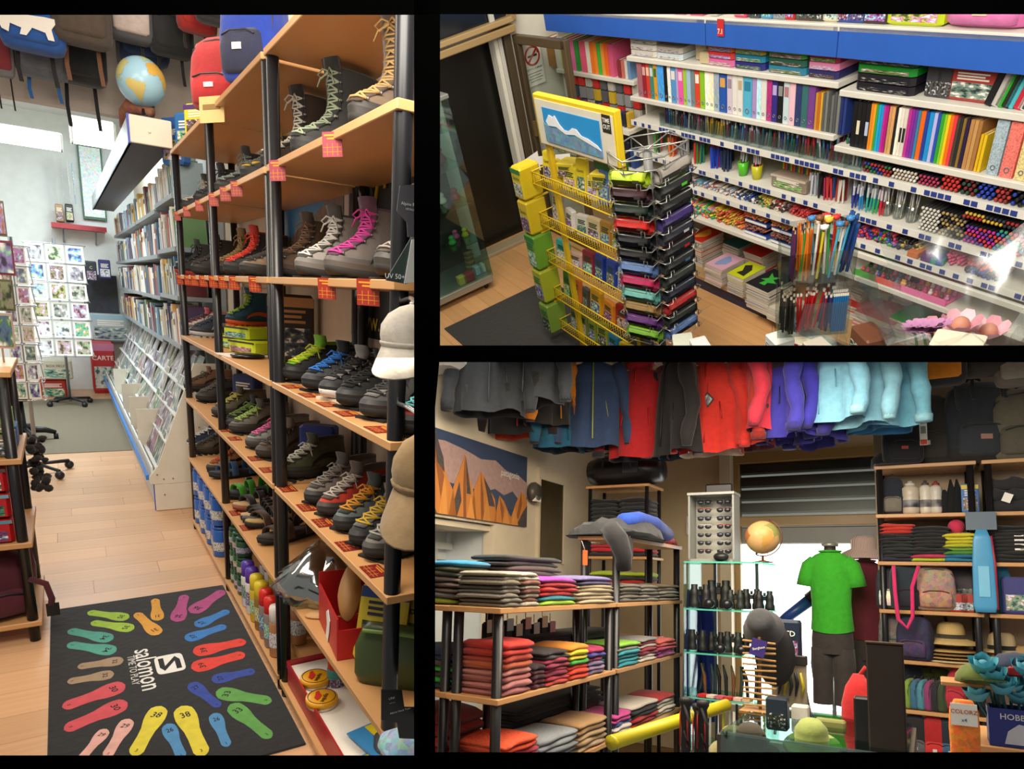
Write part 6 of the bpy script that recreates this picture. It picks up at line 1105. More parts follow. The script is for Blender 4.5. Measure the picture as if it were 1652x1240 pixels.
tiers = [[(3.74, .09, .17, YC, '#8a8a30', 'yellow paint carton'), (3.64, .08, .14, '#c8b020', '#c83a28', 'ochre crayon pack'), (3.5, .12, .13, '#d8c42c', '#c8862c', 'wide yellow crayon pack'), (3.38, .08, .19, YC, '#3a6a9a', 'yellow and blue crayon pack'), (3.27, .1, .12, '#d8c860', '#d8a8a0', 'pale yellow tub of dough'), (3.16, .1, .17, '#4a6a9a', '#b8a060', 'blue and yellow colouring set'), (3.06, .09, .2, '#c8b428', '#7a8a9a', 'tall yellow colouring set')],
         [(3.72, .12, .2, '#9a8e80', '#b8b0a4', 'grey fanned brush pack'), (3.58, .1, .12, '#d8d4cc', '#b03a2c', 'white pencil pack lying on the wire'), (3.44, .1, .12, '#cfcabe', '#8a3a2a', 'white pencil pack with red stripe'), (3.32, .12, .13, '#c8b48a', '#5a6a8a', 'buff envelope pack'), (3.2, .1, .14, '#a87a2c', '#b8903c', 'brown envelope pack'), (3.08, .1, .14, '#b0822c', '#b8903c', 'golden envelope pack')],
         [(3.74, .14, .13, '#3ab0b0', '#e8b8a0', 'turquoise face paint pack'), (3.58, .12, .1, '#c8a898', '#d8c0b8', 'pink putty pack'), (3.44, .1, .15, '#8a2a34', '#c8a040', 'dark red crayon pack'), (3.32, .1, .16, '#1c3a94', '#2a4aa8', 'dark blue marker pack'), (3.2, .1, .16, '#2446a8', '#3a8a9a', 'royal blue marker pack with white caps'), (3.08, .1, .15, '#e0d8cc', '#c85a3c', 'white crayon pack with orange print')],
         [(3.76, .1, .17, '#2c7a3a', '#d8c02c', 'green crayon pack with yellow swoosh'), (3.65, .08, .16, '#d8742c', '#3a9a4a', 'rainbow crayon pack'), (3.54, .07, .13, '#4a4c48', '#6a6c68', 'grey crayon pack'), (3.42, .12, .16, '#d8a018', '#4a9ac8', 'orange yellow crayon pack'), (3.28, .12, .13, '#e08a20', '#a85a1c', 'orange crayon pack'), (3.12, .14, .16, '#a8241c', '#d8a02c', 'red boxed paint set')],
         [(3.74, .09, .16, '#6a7a4a', '#a8b0a0', 'olive paint tube pack'), (3.63, .09, .16, '#7a8a4a', '#c8c8b8', 'green grey paint tube pack'), (3.52, .08, .15, '#8a9a3a', '#c83a3c', 'lime paint tube pack'), (3.4, .1, .17, '#9aa83a', '#6a7a3a', 'bright olive crayon pack'), (3.28, .1, .14, '#2a8ab0', '#c8b040', 'teal crayon pack'), (3.14, .12, .13, '#d8b81c', '#2a2c30', 'yellow paint palette pack')]]
TN = ['top', 'second', 'third', 'fourth', 'lowest']
for t, row in enumerate(tiers):
    for y, w, h, c, pn, lb in row:
        cpack(y, TZ[t]-.064, w, h, c, pn, '%s in the %s basket of the yellow stand' % (lb, TN[t]), txt='Giotto' if c == YC else None, rz=random.uniform(-.15, .15))
for k, (y, z) in enumerate(((3.55, 1.2), (3.2, 1.21))):
    cpack(y, z+.0, .13, .08, '#d8c02c', '#4a8a3a', '%s yellow carton lying over the top basket' % ('left', 'right')[k], x=CXS+.1, d=.1, rx=0, rz=.3)
for i, (z, h, c, pn) in enumerate(((1.04, .19, '#d8bc1c', '#c8a898'), (.82, .21, '#d0b41c', '#2a8a3a'), (.58, .23, '#6a9a2a', '#d8c030'), (.34, .23, '#a8b02c', '#c8a03a'), (.1, .22, '#7a9a3a', '#3a2a5a'))):
    pbox(R2, 'large yellow green modelling carton, %s from top at the stand end' % nth(i), Tr(CXS-.0, 3.92, z) @ Rz(-PI/2), .12, .14, h, c, pn, 'modelling cartons at the stand end', 'modelling_carton', 'box', txt='Giotto' if i < 2 else None, tcol='#1a6a34', strip='#2a7a34' if i in (0, 2) else None, both=False)
    if i: P(cs, 'end_hook', MB().box((CXS+.05, 3.87, z+h+.004), (.1, .02, .006)), mYW)
for i in range(3): slab(R2, 'colouring_book', '%s colouring book tucked behind yellow header post' % ('purple', 'yellow', 'lime')[i], 'book', Tr(CXS+.16, 3.78-.02*i, 1.28) @ Rz(-PI/2), .13, .012, .26, ('#5a3a8a', '#d8c030', '#9ab83a')[i], 'colouring books at the stand', kind='print')
# --- pencil case rack
rc = Vector((2.03, 2.85, 0)); ca = math.atan2(-rc.y, -rc.x); pr_ = E(R2, 'pencil_case_rack', 'tall revolving wire rack of pencil cases', 'display stand', None, Tr(rc)); mWR = M('#b8b8b0', .3, 'plain', .7)
b = MB(); b.lathe([(.022, 0), (.022, 1.43)], 12); P(pr_, 'pole', b, M('#8a8a86', .4))
b = MB(); hx = [(.19*math.cos(q+.3), .19*math.sin(q+.3)) for q in [k*PI/3 for k in range(6)]]
for z in (1.4, 1.455): b.tube([(x, y, z) for x, y in hx], .004, 5, closed=True)
for x, y in hx: b.tube([(x, y, 1.4), (x, y, 1.455), (0, 0, 1.44)], .003, 5)
P(pr_, 'wire_crown', b, mWR)
NA, NB = ca-.62, ca+.75
LC = [('#b0c81c', '#2a2c1c'), ('#3a1820', '#241014'), ('#1c2c22', '#16201a'), ('#d02018', '#301010'), ('#12151c', '#0c0e12'), ('#151416', '#0c0c0e'), ('#6a8ac0', '#2a3040'), ('#c82a60', '#3a1420'), ('#7ac8bc', '#2a4a48'), ('#a8844c', '#4a3a20'), ('#6a3280', '#2a1434'), ('#8ac83a', '#2a3a1a')]
RCc = [('#9a9288', '#5a544c'), ('#1c1e1c', '#58c828'), ('#161618', '#0e0e10'), ('#3a2470', '#241648'), ('#202430', '#c8c4c8'), ('#141416', '#b82020'), ('#1c1f20', '#3a6a8a'), ('#2c332c', '#1c201c'), ('#1a2034', '#10141f'), ('#c02420', '#3a1010'), ('#20281f', '#141a14'), ('#5a7ab0', '#2a3a58')]
b = MB(); b.loft([[(x*(1-.18*e), y, z) for x, y, z in [(-.5+.0*k, *p) for k, p in enumerate(((-.5, .1), (-.4, -.05), (.4, 0), (.5, .3), (.42, .85), (.1, 1), (-.3, .95), (-.5, .7)))]] for e in (1, 0)]+[[(-q[0], q[1], q[2]) for q in [(-.5*(1-.18*e), p[0], p[1]) for p in ((-.5, .1), (-.4, -.05), (.4, 0), (.5, .3), (.42, .85), (.1, 1), (-.3, .95), (-.5, .7))]] for e in (0, 1)]); case_me = b.mesh('pencil_case_body')
zip_me = _unit('case_zip', lambda b: b.tube([(-.48, -.05, .98), (0, -.05, 1.03), (.48, -.05, .98)], .03, 5)); pull_me = _unit('case_pull', lambda b: b.box((-.44, -.25, .85), (.05, .06, .3)))
for lv in range(12):
    z = 1.345-lv*.076
    for fi, (na, cl) in enumerate(((NA, LC), (NB, RCc))):
        nx, ny = math.cos(na), math.sin(na); m = Tr(rc.x+nx*.155, rc.y+ny*.155, z) @ Rz(na+PI/2)
        e = E(R2, 'pencil_case', '%s pencil case, %s from top on %s face of the wire rack' % (cname(cl[lv][0]), nth(lv), ('left', 'right')[fi]), 'pencil case', 'pencil cases on the wire rack', m)
        P(e, 'body', case_me, M(cl[lv][0], .5, 'fabric' if fi else 'plain'), tf(sc=(.21, .05, .058))); P(e, 'zip', zip_me, M(cl[lv][1], .5), tf(sc=(.21, .05, .058))); P(e, 'zip_pull', pull_me, M('#c8c4bc', .3, 'plain', .7), tf(sc=(.21, .05, .058)))
        P(e, 'brand_patch', ubox(), M(cl[lv][1] if fi else '#3a3a34', .5), tf((.05, -.026, .015), sc=(.035, .002, .012)))
        b = MB(); b.tube([(-.12, .03, 0), (-.12, -.04, -.005), (-.09, -.045, -.008), (-.09, -.045, .02), (-.07, -.045, .02), (-.07, -.045, -.008), (.07, -.045, -.008), (.07, -.045, .02), (.09, -.045, .02), (.09, -.045, -.008), (.12, -.04, -.005), (.12, .03, 0)], .0026, 5) if (lv, fi) == (0, 0) else None
        if (lv, fi) == (0, 0): hook_me = b.mesh('wire_holder')
        P(pr_, 'wire_holder', hook_me, mWR, Tr(-rc) @ m)
# --- pencil stand in front
ps = Vector((2.1, 1.87, 0)); pa = math.atan2(-ps.y, -ps.x)+.12; pst = E(R2, 'pencil_stand', 'clear acrylic counter stand full of pencils', 'display stand', None, Tr(ps) @ Rz(pa+PI/2)); mAC = M('#eef1ef', .08, 'glass', 0, .08)
for z0, hh, w, d in ((1.1, .13, .27, .2), (.86, .15, .27, .2), (.66, .13, .29, .22)):
    for c, s in (((0, -d/2, z0+hh/2), (w, .004, hh)), ((-w/2, 0, z0+hh/2), (.004, d, hh)), ((w/2, 0, z0+hh/2), (.004, d, hh)), ((0, 0, z0), (w, d, .006))): P(pst, 'clear_panel', MB().box(c, s), mAC)
P(pst, 'back_panel', MB().box((0, .1, .9), (.27, .005, .75)), mAC)
_unit('pencil_body', lambda b: (b.lathe([(1, 0), (1, .93)], 6), )); _unit('pencil_end', lambda b: b.lathe([(1.08, .93), (1.08, 1.0)], 6)); _unit('pencil_tip', lambda b: b.lathe([(1, .9), (.15, 1.0)], 6)); _unit('toy_head', lambda b: (b.sphere((0, 0, 1.02), (3.2, 3.2, .05), 9, 6), b.sphere((2.2, 0, 1.05), (1.2, 1.2, .018), 6, 4), b.sphere((-2.2, 0, 1.05), (1.2, 1.2, .018), 6, 4)))
def pencil(x, y, z, h, c, end, label, group, lean=(0, 0), kind='pencil_end', r=.0045):
    o = S(R2, 'pencil', label, 'pencil', _UB['pencil_body'], M(c, .4, 'stripe' if kind == 'zebra' else 'plain', 0, 60 if kind == 'zebra' else 0.0), Tr(ps) @ Rz(pa+PI/2) @ Tr(x, y, z) @ Ry(lean[0]) @ Rx(lean[1]) @ tf(sc=(r, r, h)), group); P(o, {'pencil_tip': 'sharpened_tip', 'toy_head': 'toy_head'}.get(kind, 'eraser_end'), _UB[kind if kind != 'zebra' else 'pencil_end'], M(end, .5))
rnd = random.Random(3)
for k in range(26):
    c = '#d8701c' if k > 10 else ['#2a3a6a', '#3a8a3a', '#5a2a4a', '#26304a'][k % 4]; x = -.115+.085*rnd.random() if k <= 10 else -.07+.05*rnd.random()
    pencil(x, -.08+.12*rnd.random(), 1.105, rnd.uniform(.19, .22), c, '#c8a06a', '%s pencil with bare wood tip in left of upper tub' % cname(c), 'sharpened pencils in the upper tub', (rnd.uniform(-.05, .06), 0), 'pencil_tip')
for k in range(16):
    c = ['#c8281e', '#e8e4dc', '#d8c02c', '#48a8c8', '#3a9a3a', '#e07a28'][k % 6]; hc = ['#c82a24', '#f0d8b0', '#d8b030', '#3a7ab0', '#e8e0d8', '#7a4a2c'][(k*5) % 6]
    pencil(-.01+.09*(k/16)+rnd.uniform(-.01, .01), -.07+.12*rnd.random(), 1.105, rnd.uniform(.19, .23), c, hc, '%s pencil with a %s toy head in the upper tub' % (cname(c), cname(hc)), 'toy-headed pencils', (rnd.uniform(-.12, .18), 0), 'toy_head', .005)
for k in range(8): pencil(.085+.04*rnd.random(), -.06+.1*rnd.random(), 1.105, rnd.uniform(.18, .22), '#1c3f7a', '#2a5a9a', 'dark blue pen at right of the upper tub', 'dark blue pens in the upper tub', (rnd.uniform(.05, .2), 0), r=.006)
for k in range(18): pencil(-.12+.055*rnd.random(), -.085+.15*rnd.random(), .865, rnd.uniform(.16, .18), '#3a3430', '#c8b89a', 'black and white patterned pencil in the lower tub', 'patterned pencils in the lower tub', (0, 0), 'zebra')
for k in range(14): pencil(-.055+.07*rnd.random(), -.085+.1*rnd.random(), .865, rnd.uniform(.165, .185), '#c01c1e', '#e8dccc', 'red pencil with white eraser end in lower tub', 'red pencils in the lower tub', (rnd.uniform(-.06, .22), 0))
for k in range(7): pencil(.03+.03*rnd.random(), -.085+.1*rnd.random(), .865, rnd.uniform(.155, .175), ['#26306a', '#a01c24'][k % 2], '#e8dccc', '%s pencil between red and blue bundles' % ('navy', 'dark red')[k % 2], 'dark pencils in the lower tub', (rnd.uniform(0, .1), 0))
for k in range(16): pencil(.075+.008*(k % 7), -.085+.03*(k//7), .865, .175, '#1c6aa8', '#ece4d4', 'sky blue printed pencil with white end in the lower tub', 'blue pencils in the lower tub')
for k in range(26):
    c = ['#d8c428', '#d8c428', '#c8c0b0', '#9a8a78', '#b83a44', '#7a6a58'][k % 6] if k % 5 else '#d0bc20'; x = -.1+.2*rnd.random(); S(R2, 'small_eraser', '%s round eraser heaped in the bottom tub' % cname(c), 'eraser', _unit('round_eraser', lambda b: b.lathe([(.8, 0), (1, .3), (1, .8), (.8, 1.1)], 9)), M(c, .6), Tr(ps) @ Rz(pa+PI/2) @ Tr(x, -.1+.12*rnd.random(), .668+.09*rnd.random()) @ Rx(rnd.uniform(.2, 1.4)) @ tf(sc=(.018, .018, .02)), 'erasers in the bottom tub')
# --- cellophane bouquet and counter things at the lower right
bq = Vector((2.18, 1.28, .93)); bouq = E(R2, 'bouquet', 'pink soap flower bouquet wrapped in clear cellophane', 'bouquet', None, Tr(bq)); rnd = random.Random(9)
petal = _unit('petal', lambda b: b.loft([[(x*s, y0+.25*abs(x)*s, z) for x in (-.5, -.2, .2, .5)] for z, s, y0 in ((0, .3, 0), (.35, .8, -.18), (.7, 1, -.3), (1, .55, -.32))], False, False, closed=False))
fl_at = ((0, 0, .12), (.09, -.05, .07), (-.08, -.04, .05), (.02, -.09, .0), (.13, .05, .02), (-.04, .07, .08))
for i, (x, y, z) in enumerate(fl_at):
    b = MB(); b.sphere((x, y, z), .03, 10, 7); h = P(bouq, 'flower_heart', b, M('#c88a70', .6))
    for k in range(7): P(h, 'petal', petal, M(['#dcaab4', '#c98a96', '#e4bcc2'][k % 3], .6), Tr(x, y, z-.02) @ Rz(k*.9+i) @ Tr(0, -.022, 0) @ Rx(.5) @ tf(sc=(.05, .05, .062)))
b = MB(); rings = []; nq = 30
for t, r, z in ((0, .07, -.12), (.25, .16, -.04), (.5, .22, .06), (.75, .27, .15), (.92, .33, .24), (1, .36, .28)):
    rings.append([((r*(1+(.1+.22*t)*((k % 2)-.5)+rnd.uniform(-.05, .05)))*math.cos(2*PI*k/nq), (r*(1+(.1+.22*t)*((k % 2)-.5)))*math.sin(2*PI*k/nq), z+rnd.uniform(-.02, .03)*t*2) for k in range(nq)])
b.loft(rings, False, False, smooth=True); P(bouq, 'cellophane', b, M('#f2f5f3', .22, 'glass', 0, .14)); P(bouq, 'base_tray', MB().lathe([(.1, -.14), (.14, -.1), (.15, -.06)], 16), M('#e8dcd8', .4))
for i, (u, v, x, w, d, h, c, lb, a) in enumerate(((1258, 548, 2.0, .1, .09, .06, '#e6e4dc', 'white box with green print before the pencil stand', .3), (1402, 545, 1.95, .13, .08, .1, '#6a3c24', 'brown leather notebook box right of pencil stand', .4), (1102, 552, 1.9, .16, .1, .02, '#d8dcc8', 'pale paper pad at the foot of the pencil case rack', .6), (1130, 555, 1.9, .12, .08, .02, '#e4e4e0', 'white paper pad beside the pencil case rack', .4), (1320, 560, 1.85, .1, .08, .04, '#b8b0a0', 'grey box below the pencil stand', .3), (1545, 552, 1.9, .14, .1, .03, '#d8d0b8', 'cream card on green book near the bouquet', -.4))):
    p = R2.x(u, v, x); pbox(R2, lb, Tr(p.x, p.y, p.z-h*.7) @ Rz(-PI/2-a), w, d, h, c, c, None, lines=0)
for k in range(7):
    p = R2.x(1475+14*(k % 4), 525+9*(k//4), 2.0); e = E(R2, 'cut_flower', 'mauve daisy near the green book, %s from left' % nth(k), 'flower', 'mauve daisies', Tr(p) @ Rx(-.3)); P(e, 'heart', MB().sphere((0, 0, 0), .01, 8, 5), M('#4a2a3a', .7))
    for j in range(9): P(e, 'petal', petal, M('#b880a8', .6), Rz(j*.7) @ Tr(0, -.006, 0) @ Rx(1.1) @ tf(sc=(.02, .02, .035)))
    b = MB(); b.tube([(0, 0, -.01), (.01, 0, -.12)], .003, 5); P(e, 'stem', b, M('#4a7a3a', .6))
# ================================================================= ROOM 3: clothing and outdoor room
def y3(u, z, x, lo=.5, hi=12.0):
    for _ in range(40):
        m = (lo+hi)/2
        if R3.px((x, m, z))[0] < u: lo = m
        else: hi = m
    return (lo+hi)/2
mWALL = M('#c9b795', .85); WY = 6.7
ST(R3, 'floor', MB().box((-.8, 4.5, -.03), (6.0, 7.0, .05)), M('#8a6a48', .6, 'wood'))
wl = ST(R3, 'wall_left', MB().box((-2.96, 4.3, 2.9), (.1, 6.0, 1.78)).box((-2.96, 6.0, 1.0), (.1, 3.0, 2.02)).box((-3.3, 3.2, 1.98), (.7, 2.6, .04)), M('#cdbfa4', .85))
ST(R3, 'wall_niche', MB().box((-3.42, 3.0, 1.4), (.06, 3.2, 1.4)).box((-3.2, 4.55, 1.0), (.5, .06, 2.0)), M('#c8ccc8', .8))
ST(R3, 'wall_back', MB().box((-2.3, WY+.05, 1.9), (1.5, .1, 3.8)).box((-.4, WY+.05, 3.35), (2.6, .1, 1.1)), mWALL)
ST(R3, 'wall_right', MB().box((1.0, 5.93, 1.9), (2.66, .06, 3.8)), M('#a8957c', .85))
ST(R3, 'ceiling', MB().box((-.8, 5.4, 3.82), (5.0, 3.0, .06)), M('#d8ceb8', .85))
P(wl, 'corner_pillar', MB().box((-1.62, WY-.1, 1.9), (.1, .2, 3.8)), M('#c9bca2', .8))
# bright windows
w1 = ST(R3, 'window_1', MB().box((-3.36, 3.55, 1.4), (.02, 1.5, .82)), M('#ffffff', .4, 'emit', 0, 3.0)); P(w1, 'window_bar', MB().box((-3.33, 4.3, 1.42), (.03, .035, .9)), M('#b8b8b0', .4)); P(w1, 'window_rail', MB().box((-3.33, 3.7, 1.84), (.04, 1.6, .05)), M('#c8c8c0', .5)); P(w1, 'window_handle', MB().cbox((-3.31, 4.36, 1.72), (.03, .1, .02), .004), mSTEEL)
w3 = ST(R3, 'window_3', MB().box((-3.36, 3.1, .8), (.02, 1.7, .85)), M('#ffffff', .4, 'emit', 0, 2.6))
w2 = ST(R3, 'window_2', MB().box((-.92, WY+.1, 1.05), (1.24, .02, 1.95)), M('#fbfdff', .4, 'emit', 0, 4.2))
mBR = M('#9a7c48', .4, 'wood', 0, (.15, 1, 1))
for c, s in (((-.92, WY-.02, 2.79), (1.36, .12, .1)), ((-.92, WY-.02, 2.19), (1.3, .1, .09)), ((-1.56, WY-.02, 1.45), (.09, .1, 2.75)), ((-.3, WY-.02, 1.45), (.09, .1, 2.75))): P(w2, 'window_frame', MB().cbox(c, s, .008), mBR)
for k in range(4): P(w2, 'shutter_slat', MB().cbox((-.93, WY+.02, 2.32+.125*k), (1.2, .03, .1), .01, ), M('#5a564e', .5, 'plain', .2)); P(w2, 'slat_edge', MB().box((-.93, WY-.0, 2.272+.125*k), (1.2, .02, .018)), M('#a8b0b4', .35))
P(w2, 'shutter_bottom', MB().cbox((-.93, WY+.03, 2.06), (1.2, .04, .16), .01), M('#8a8c8a', .5)); P(w2, 'pane', MB().box((-.93, WY-.03, 2.5), (1.2, .006, .55)), M('#d8dcd8', .3, 'glass', 0, .02))
P(w2, 'shop_sill', MB().box((-.92, WY-.15, .5), (1.3, .3, .06)), M('#c8c0b0', .6))
# mountain poster
pa_ = R3.x(702, 688, -2.9); py0, py1, pz0, pz1 = 3.3, 4.97, 2.03, 2.625
e = E(R3, 'mountain_poster', 'large poster of orange granite spires under blue sky', 'poster', None, basis((-2.9, (py0+py1)/2, pz0), (0, 1, 0), (-1, 0, 0), (0, 0, 1))); pw, ph = py1-py0, pz1-pz0
P(e, 'sky', MB().box((0, 0, ph/2), (pw, .006, ph)), M('#37445e', .5))
def pp(poly, t): b = MB(); b.prism([(x*pw, z*ph) for x, z in poly], 0, .002, T=Rx(PI/2) @ Tr(0, 0, t)); return b
P(e, 'clouds', pp([(-.5, .42), (.5, .34), (.5, .62), (.42, .7), (.3, .72), (.2, .82), (.08, .78), (-.05, .84), (-.2, .88), (-.35, .84), (-.5, .88)], .004), M('#a0827a', .7, 'fabric'))
P(e, 'far_range', pp([(.1, .2), (.5, .2), (.5, .42), (.42, .36), (.36, .46), (.28, .38), (.2, .44), (.1, .36)], .006), M('#3c465c', .7))
for poly in ([(-.5, 0), (-.5, .72), (-.44, .76), (-.36, .5), (-.33, .8), (-.3, .97), (-.27, .95), (-.22, .7), (-.18, .45), (-.13, .3), (-.1, 0)], [(-.16, 0), (-.13, .35), (-.08, .62), (-.055, .78), (-.03, .6), (.0, .45), (.03, .3), (.05, 0)], [(.0, 0), (.03, .4), (.075, .62), (.11, .55), (.15, .42), (.2, .3), (.22, 0)], [(.2, 0), (.24, .36), (.28, .3), (.33, .14), (.35, .1), (.39, .3), (.44, .48), (.47, .46), (.5, .38), (.5, 0)]): P(e, 'spire', pp(poly, .008), M('#c27a34', .7, 'wood', 0, (6, 1, .6)))
for poly in ([(-.5, 0), (-.5, .5), (-.42, .44), (-.3, .22), (-.24, 0)], [(-.29, .96), (-.27, .94), (-.21, .66), (-.2, .5), (-.25, .6)], [(-.05, .76), (-.02, .5), (.0, .3), (-.03, .3)], [(.1, .55), (.16, .4), (.2, .2), (.15, .2)], [(.4, 0), (.46, .2), (.5, .3), (.5, 0)], [(-.12, .2), (-.09, .42), (-.07, .2), (-.1, 0)]): P(e, 'shadow_rock', pp(poly, .0105), M('#3a3430', .8, 'camo', 0, 40))
for poly in ([(-.3, .96), (-.27, .7), (-.24, .4), (-.2, 0), (-.16, 0), (-.2, .45), (-.25, .75)], [(-.44, .74), (-.41, .5), (-.4, .2), (-.37, .2), (-.38, .5)], [(-.055, .77), (-.06, .4), (-.05, 0), (-.03, 0), (-.04, .45)], [(.075, .61), (.08, .3), (.09, 0), (.11, 0), (.1, .35)], [(.44, .47), (.42, .3), (.4, .1), (.42, .1), (.45, .3)], [(.24, .35), (.25, .2), (.27, 0), (.28, .2)]): P(e, 'rock_facet', pp(poly, .0095), M('#8a5026', .7, 'wood', 0, (6, 1, .6)))
for x0, z0, hh in ((-.4, .2, .3), (-.2, .05, .4), (.0, .02, .25), (.13, .02, .3), (.3, .0, .2), (.38, .0, .25)): P(e, 'rock_spur', pp([(x0-.03, z0-.2 if z0 > .2 else 0), (x0, z0+hh), (x0+.012, z0+hh*.7), (x0+.035, 0)], .0115), M('#d08a3e', .7, 'wood', 0, (6, 1, .6)))
TX(e, 'patagonia', .075, M('#d8d4cc', .5), tf((.33*pw, -.012, .68*ph), (PI/2, 0, 0)), .004)
e = E(R3, 'alarm_siren', 'round dark alarm sounder beside the mountain poster', 'alarm', None, Tr(-2.88, 5.04, 2.33)); b = MB(); b.lathe([(.085, 0), (.09, .03), (.07, .06)], 18, T=Ry(PI/2)); P(e, 'dome', b, M('#4a463c', .4)); b = MB(); b.box((.045, 0, -.055), (.03, .1, .05)); P(e, 'label_plate', b, mWHITE)
e = E(R3, 'mirror_panel', 'tall mirror in pale frame on the left wall', 'mirror', None, Tr(-2.9, 5.42, 1.75)); P(e, 'glass', MB().box((0, 0, .36), (.02, .44, .72)), M('#8a8a84', .03, 'plain', 1.0)); P(e, 'top_frame', MB().box((.005, 0, .77), (.03, .52, .1)), M('#cbbd9f', .6)); P(e, 'side_frame', MB().box((.005, -.24, .36), (.03, .03, .74)), M('#cbbd9f', .6)); P(e, 'side_frame', MB().box((.005, .24, .36), (.03, .03, .74)), M('#cbbd9f', .6))
e = E(R3, 'air_conditioner', 'white air conditioner corner under the ceiling', 'air conditioner', None, Tr(R3.y(722, 588, 3.6))); P(e, 'case', MB().cbox((-.1, 0, .08), (.42, .25, .22), .04), mWHITE); P(e, 'vent', MB().box((-.08, -.127, .06), (.2, .006, .02)), M('#3a3a3a', .5))
# --- left clothing shelving (front faces +X)
FX = -1.5; un3 = E(R3, 'clothes_shelving', 'wooden clothes shelving with black posts running into depth', 'shelving', None, Tr(0, 0, 0)); UB3 = [(2.385, 3.6), (3.63, 4.8)]
L3 = [1.475, 1.11, .745, .38]
for bi, (y0, y1) in enumerate(UB3):
    for z in L3+([1.855] if bi else []): P(un3, 'board', MB().cbox((FX-.13, (y0+y1)/2, z-.011), (.26, y1-y0, .024), .003), mWOOD)
    for y in (y0+.035, y1-.035):
        for x in (FX-.03, FX-.23): b = MB(); b.lathe([(.022, 0), (.022, 1.86 if bi else 1.475)], 14, (x, y, 0)); P(un3, 'post', b, mPOST)
su = E(R3, 'end_shelving', 'second wooden shelving behind the near corner of clothes shelving', 'shelving', None, Tr(0, 0, 0))
for z in L3: P(su, 'board', MB().cbox((-2.0, 2.6, z-.013), (.46, .4, .024), .003), mWOODX)
for x in (-1.8, -2.2):
    for y in (2.43, 2.77): b = MB(); b.lathe([(.022, 0), (.022, 1.47)], 14, (x, y, 0)); P(su, 'post', b, mPOST)
# tall shelving in the far left corner
tu = E(R3, 'tall_shelving', 'tall dark shelving in the corner carrying a duffel bag', 'shelving', None, Tr(0, 0, 0)); TX0, TX1, TYF = -2.5, -1.93, 5.3
for z in (2.4, 2.08, 1.8, 1.5, 1.15): P(tu, 'board', MB().cbox(((TX0+TX1)/2, TYF+.18, z-.011), (TX1-TX0, .36, .022), .003), mWOODX)
for x in (TX0+.03, TX1-.03):
    for y in (TYF+.03, TYF+.33): b = MB(); b.lathe([(.016, 0), (.016, 2.4)], 12, (x, y, 0)); P(tu, 'post', b, mPOST)
rnd = random.Random(21)
# --- folded clothes
def pile(u0, u1, z, cols, where, x=FX-.125, d=.24, t=.019, group='folded clothes', kind='fabric', rz=0, name='folded_shirt', cat='shirt', kinds=None):
    """a pile seen between picture columns u0..u1, bottom first"""
    xf = FX if x > FX-.2 else x+d/2; ya, yb = y3(u0, z, xf), y3(u1, z, xf); w = abs(yb-ya)*.98
    for i, c in enumerate(cols):
        tt = t*rnd.uniform(.9, 1.15); pos = 'top' if i == len(cols)-1 else ('bottom' if i == 0 else nth(i)+' from bottom')
        folded(R3, '%s shirt, %s in pile %s' % (cname(c), pos, where), Tr(x+rnd.uniform(-.008, .008), (ya+yb)/2+rnd.uniform(-.006, .006), z+.002+i*t) @ Rz(PI/2+rz+rnd.uniform(-.03, .03)), w, d, tt*1.12, c, group, (kinds or {}).get(i, kind), name, cat, 25 if (kinds or {}).get(i) == 'camo' else 0.0)
g = 'clothes piled on the top left board'
pile(813, 845, L3[0], ['#7a7266', '#6e665a', '#8a8276', '#766e62', '#6a6256', '#8a8070', '#9c9280', '#a89e8a'], 'at the near board corner', group=g, t=.0185)
pile(846, 874, L3[0], ['#b0a898', '#7a4a3a', '#a89c8c', '#6a3c30', '#b0a690', '#74483a', '#a0988a', '#b8ac98'], 'with brown and cream stripes', group=g, t=.0185)
pile(874, 934, L3[0], ['#9ac82a', '#2a7a8a', '#b81c20', '#c8242a', '#a01a20', '#9a2a94'], 'with purple on top', group=g, t=.021)
pile(936, 994, L3[0], ['#a8987c', '#9a8a70', '#b0a084', '#a09074', '#a89878', '#4a4460', '#5a5478'], 'topped by purple plaid', group=g, t=.0195, kinds={5: 'camo', 6: 'camo'})
pile(820, 905, L3[0]+.0, ['#4a3c32', '#5a4a3c', '#4c4034', '#3a332c', '#544538', '#3c322a', '#4a4038', '#2c2c2a', '#1e2422'], 'of brown clothes behind the striped pile', x=FX-.33, d=.24, t=.026, group=g)
pile(1004, 1040, L3[0], ['#6a645a', '#767066', '#625c52', '#706a5e', '#7a7468'], 'of grey trousers by the double post', group=g, t=.021, name='folded_trousers', cat='trousers'); pile(1036, 1066, L3[0], ['#7a746a', '#86807a', '#706a60', '#8a847c', '#7c766c'], 'of grey clothes in the second bay', group=g, t=.02); pile(1066, 1098, L3[0], ['#8a7e6a', '#6a645a', '#8a8478', '#746a58', '#6e5c3c'], 'topped by khaki in the second bay', group=g, t=.021)
g = 'clothes piled on the middle left board'
pile(814, 862, L3[1], ['#b06a6c', '#bc7676', '#a8605c', '#c07a74', '#c05a34', '#b03a26', '#c02c22', '#cc3026'], 'of red and rose sweaters', group=g, t=.027)
pile(863, 884, L3[1], ['#4a1420', '#54182a', '#3a1018', '#48161f', '#26181a'], 'of wine coloured shirts', group=g, t=.02); pile(882, 921, L3[1], ['#b03228', '#a82c40', '#8a2844', '#a83050', '#8a2440', '#9a2c48', '#3a3034', '#332b2e'], 'of crimson shirts', group=g, t=.0195); pile(921, 953, L3[1], ['#c8341c', '#d03a20', '#c83420', '#3a9a34', '#c8b828', '#d8c828', '#d88a24'], 'in rainbow order', group=g, t=.023); pile(953, 979, L3[1], ['#7a6a8a', '#8a7698', '#7a6a90', '#8a2850', '#4a4098', '#a82458'], 'of lilac shirts by the post', group=g, t=.022)
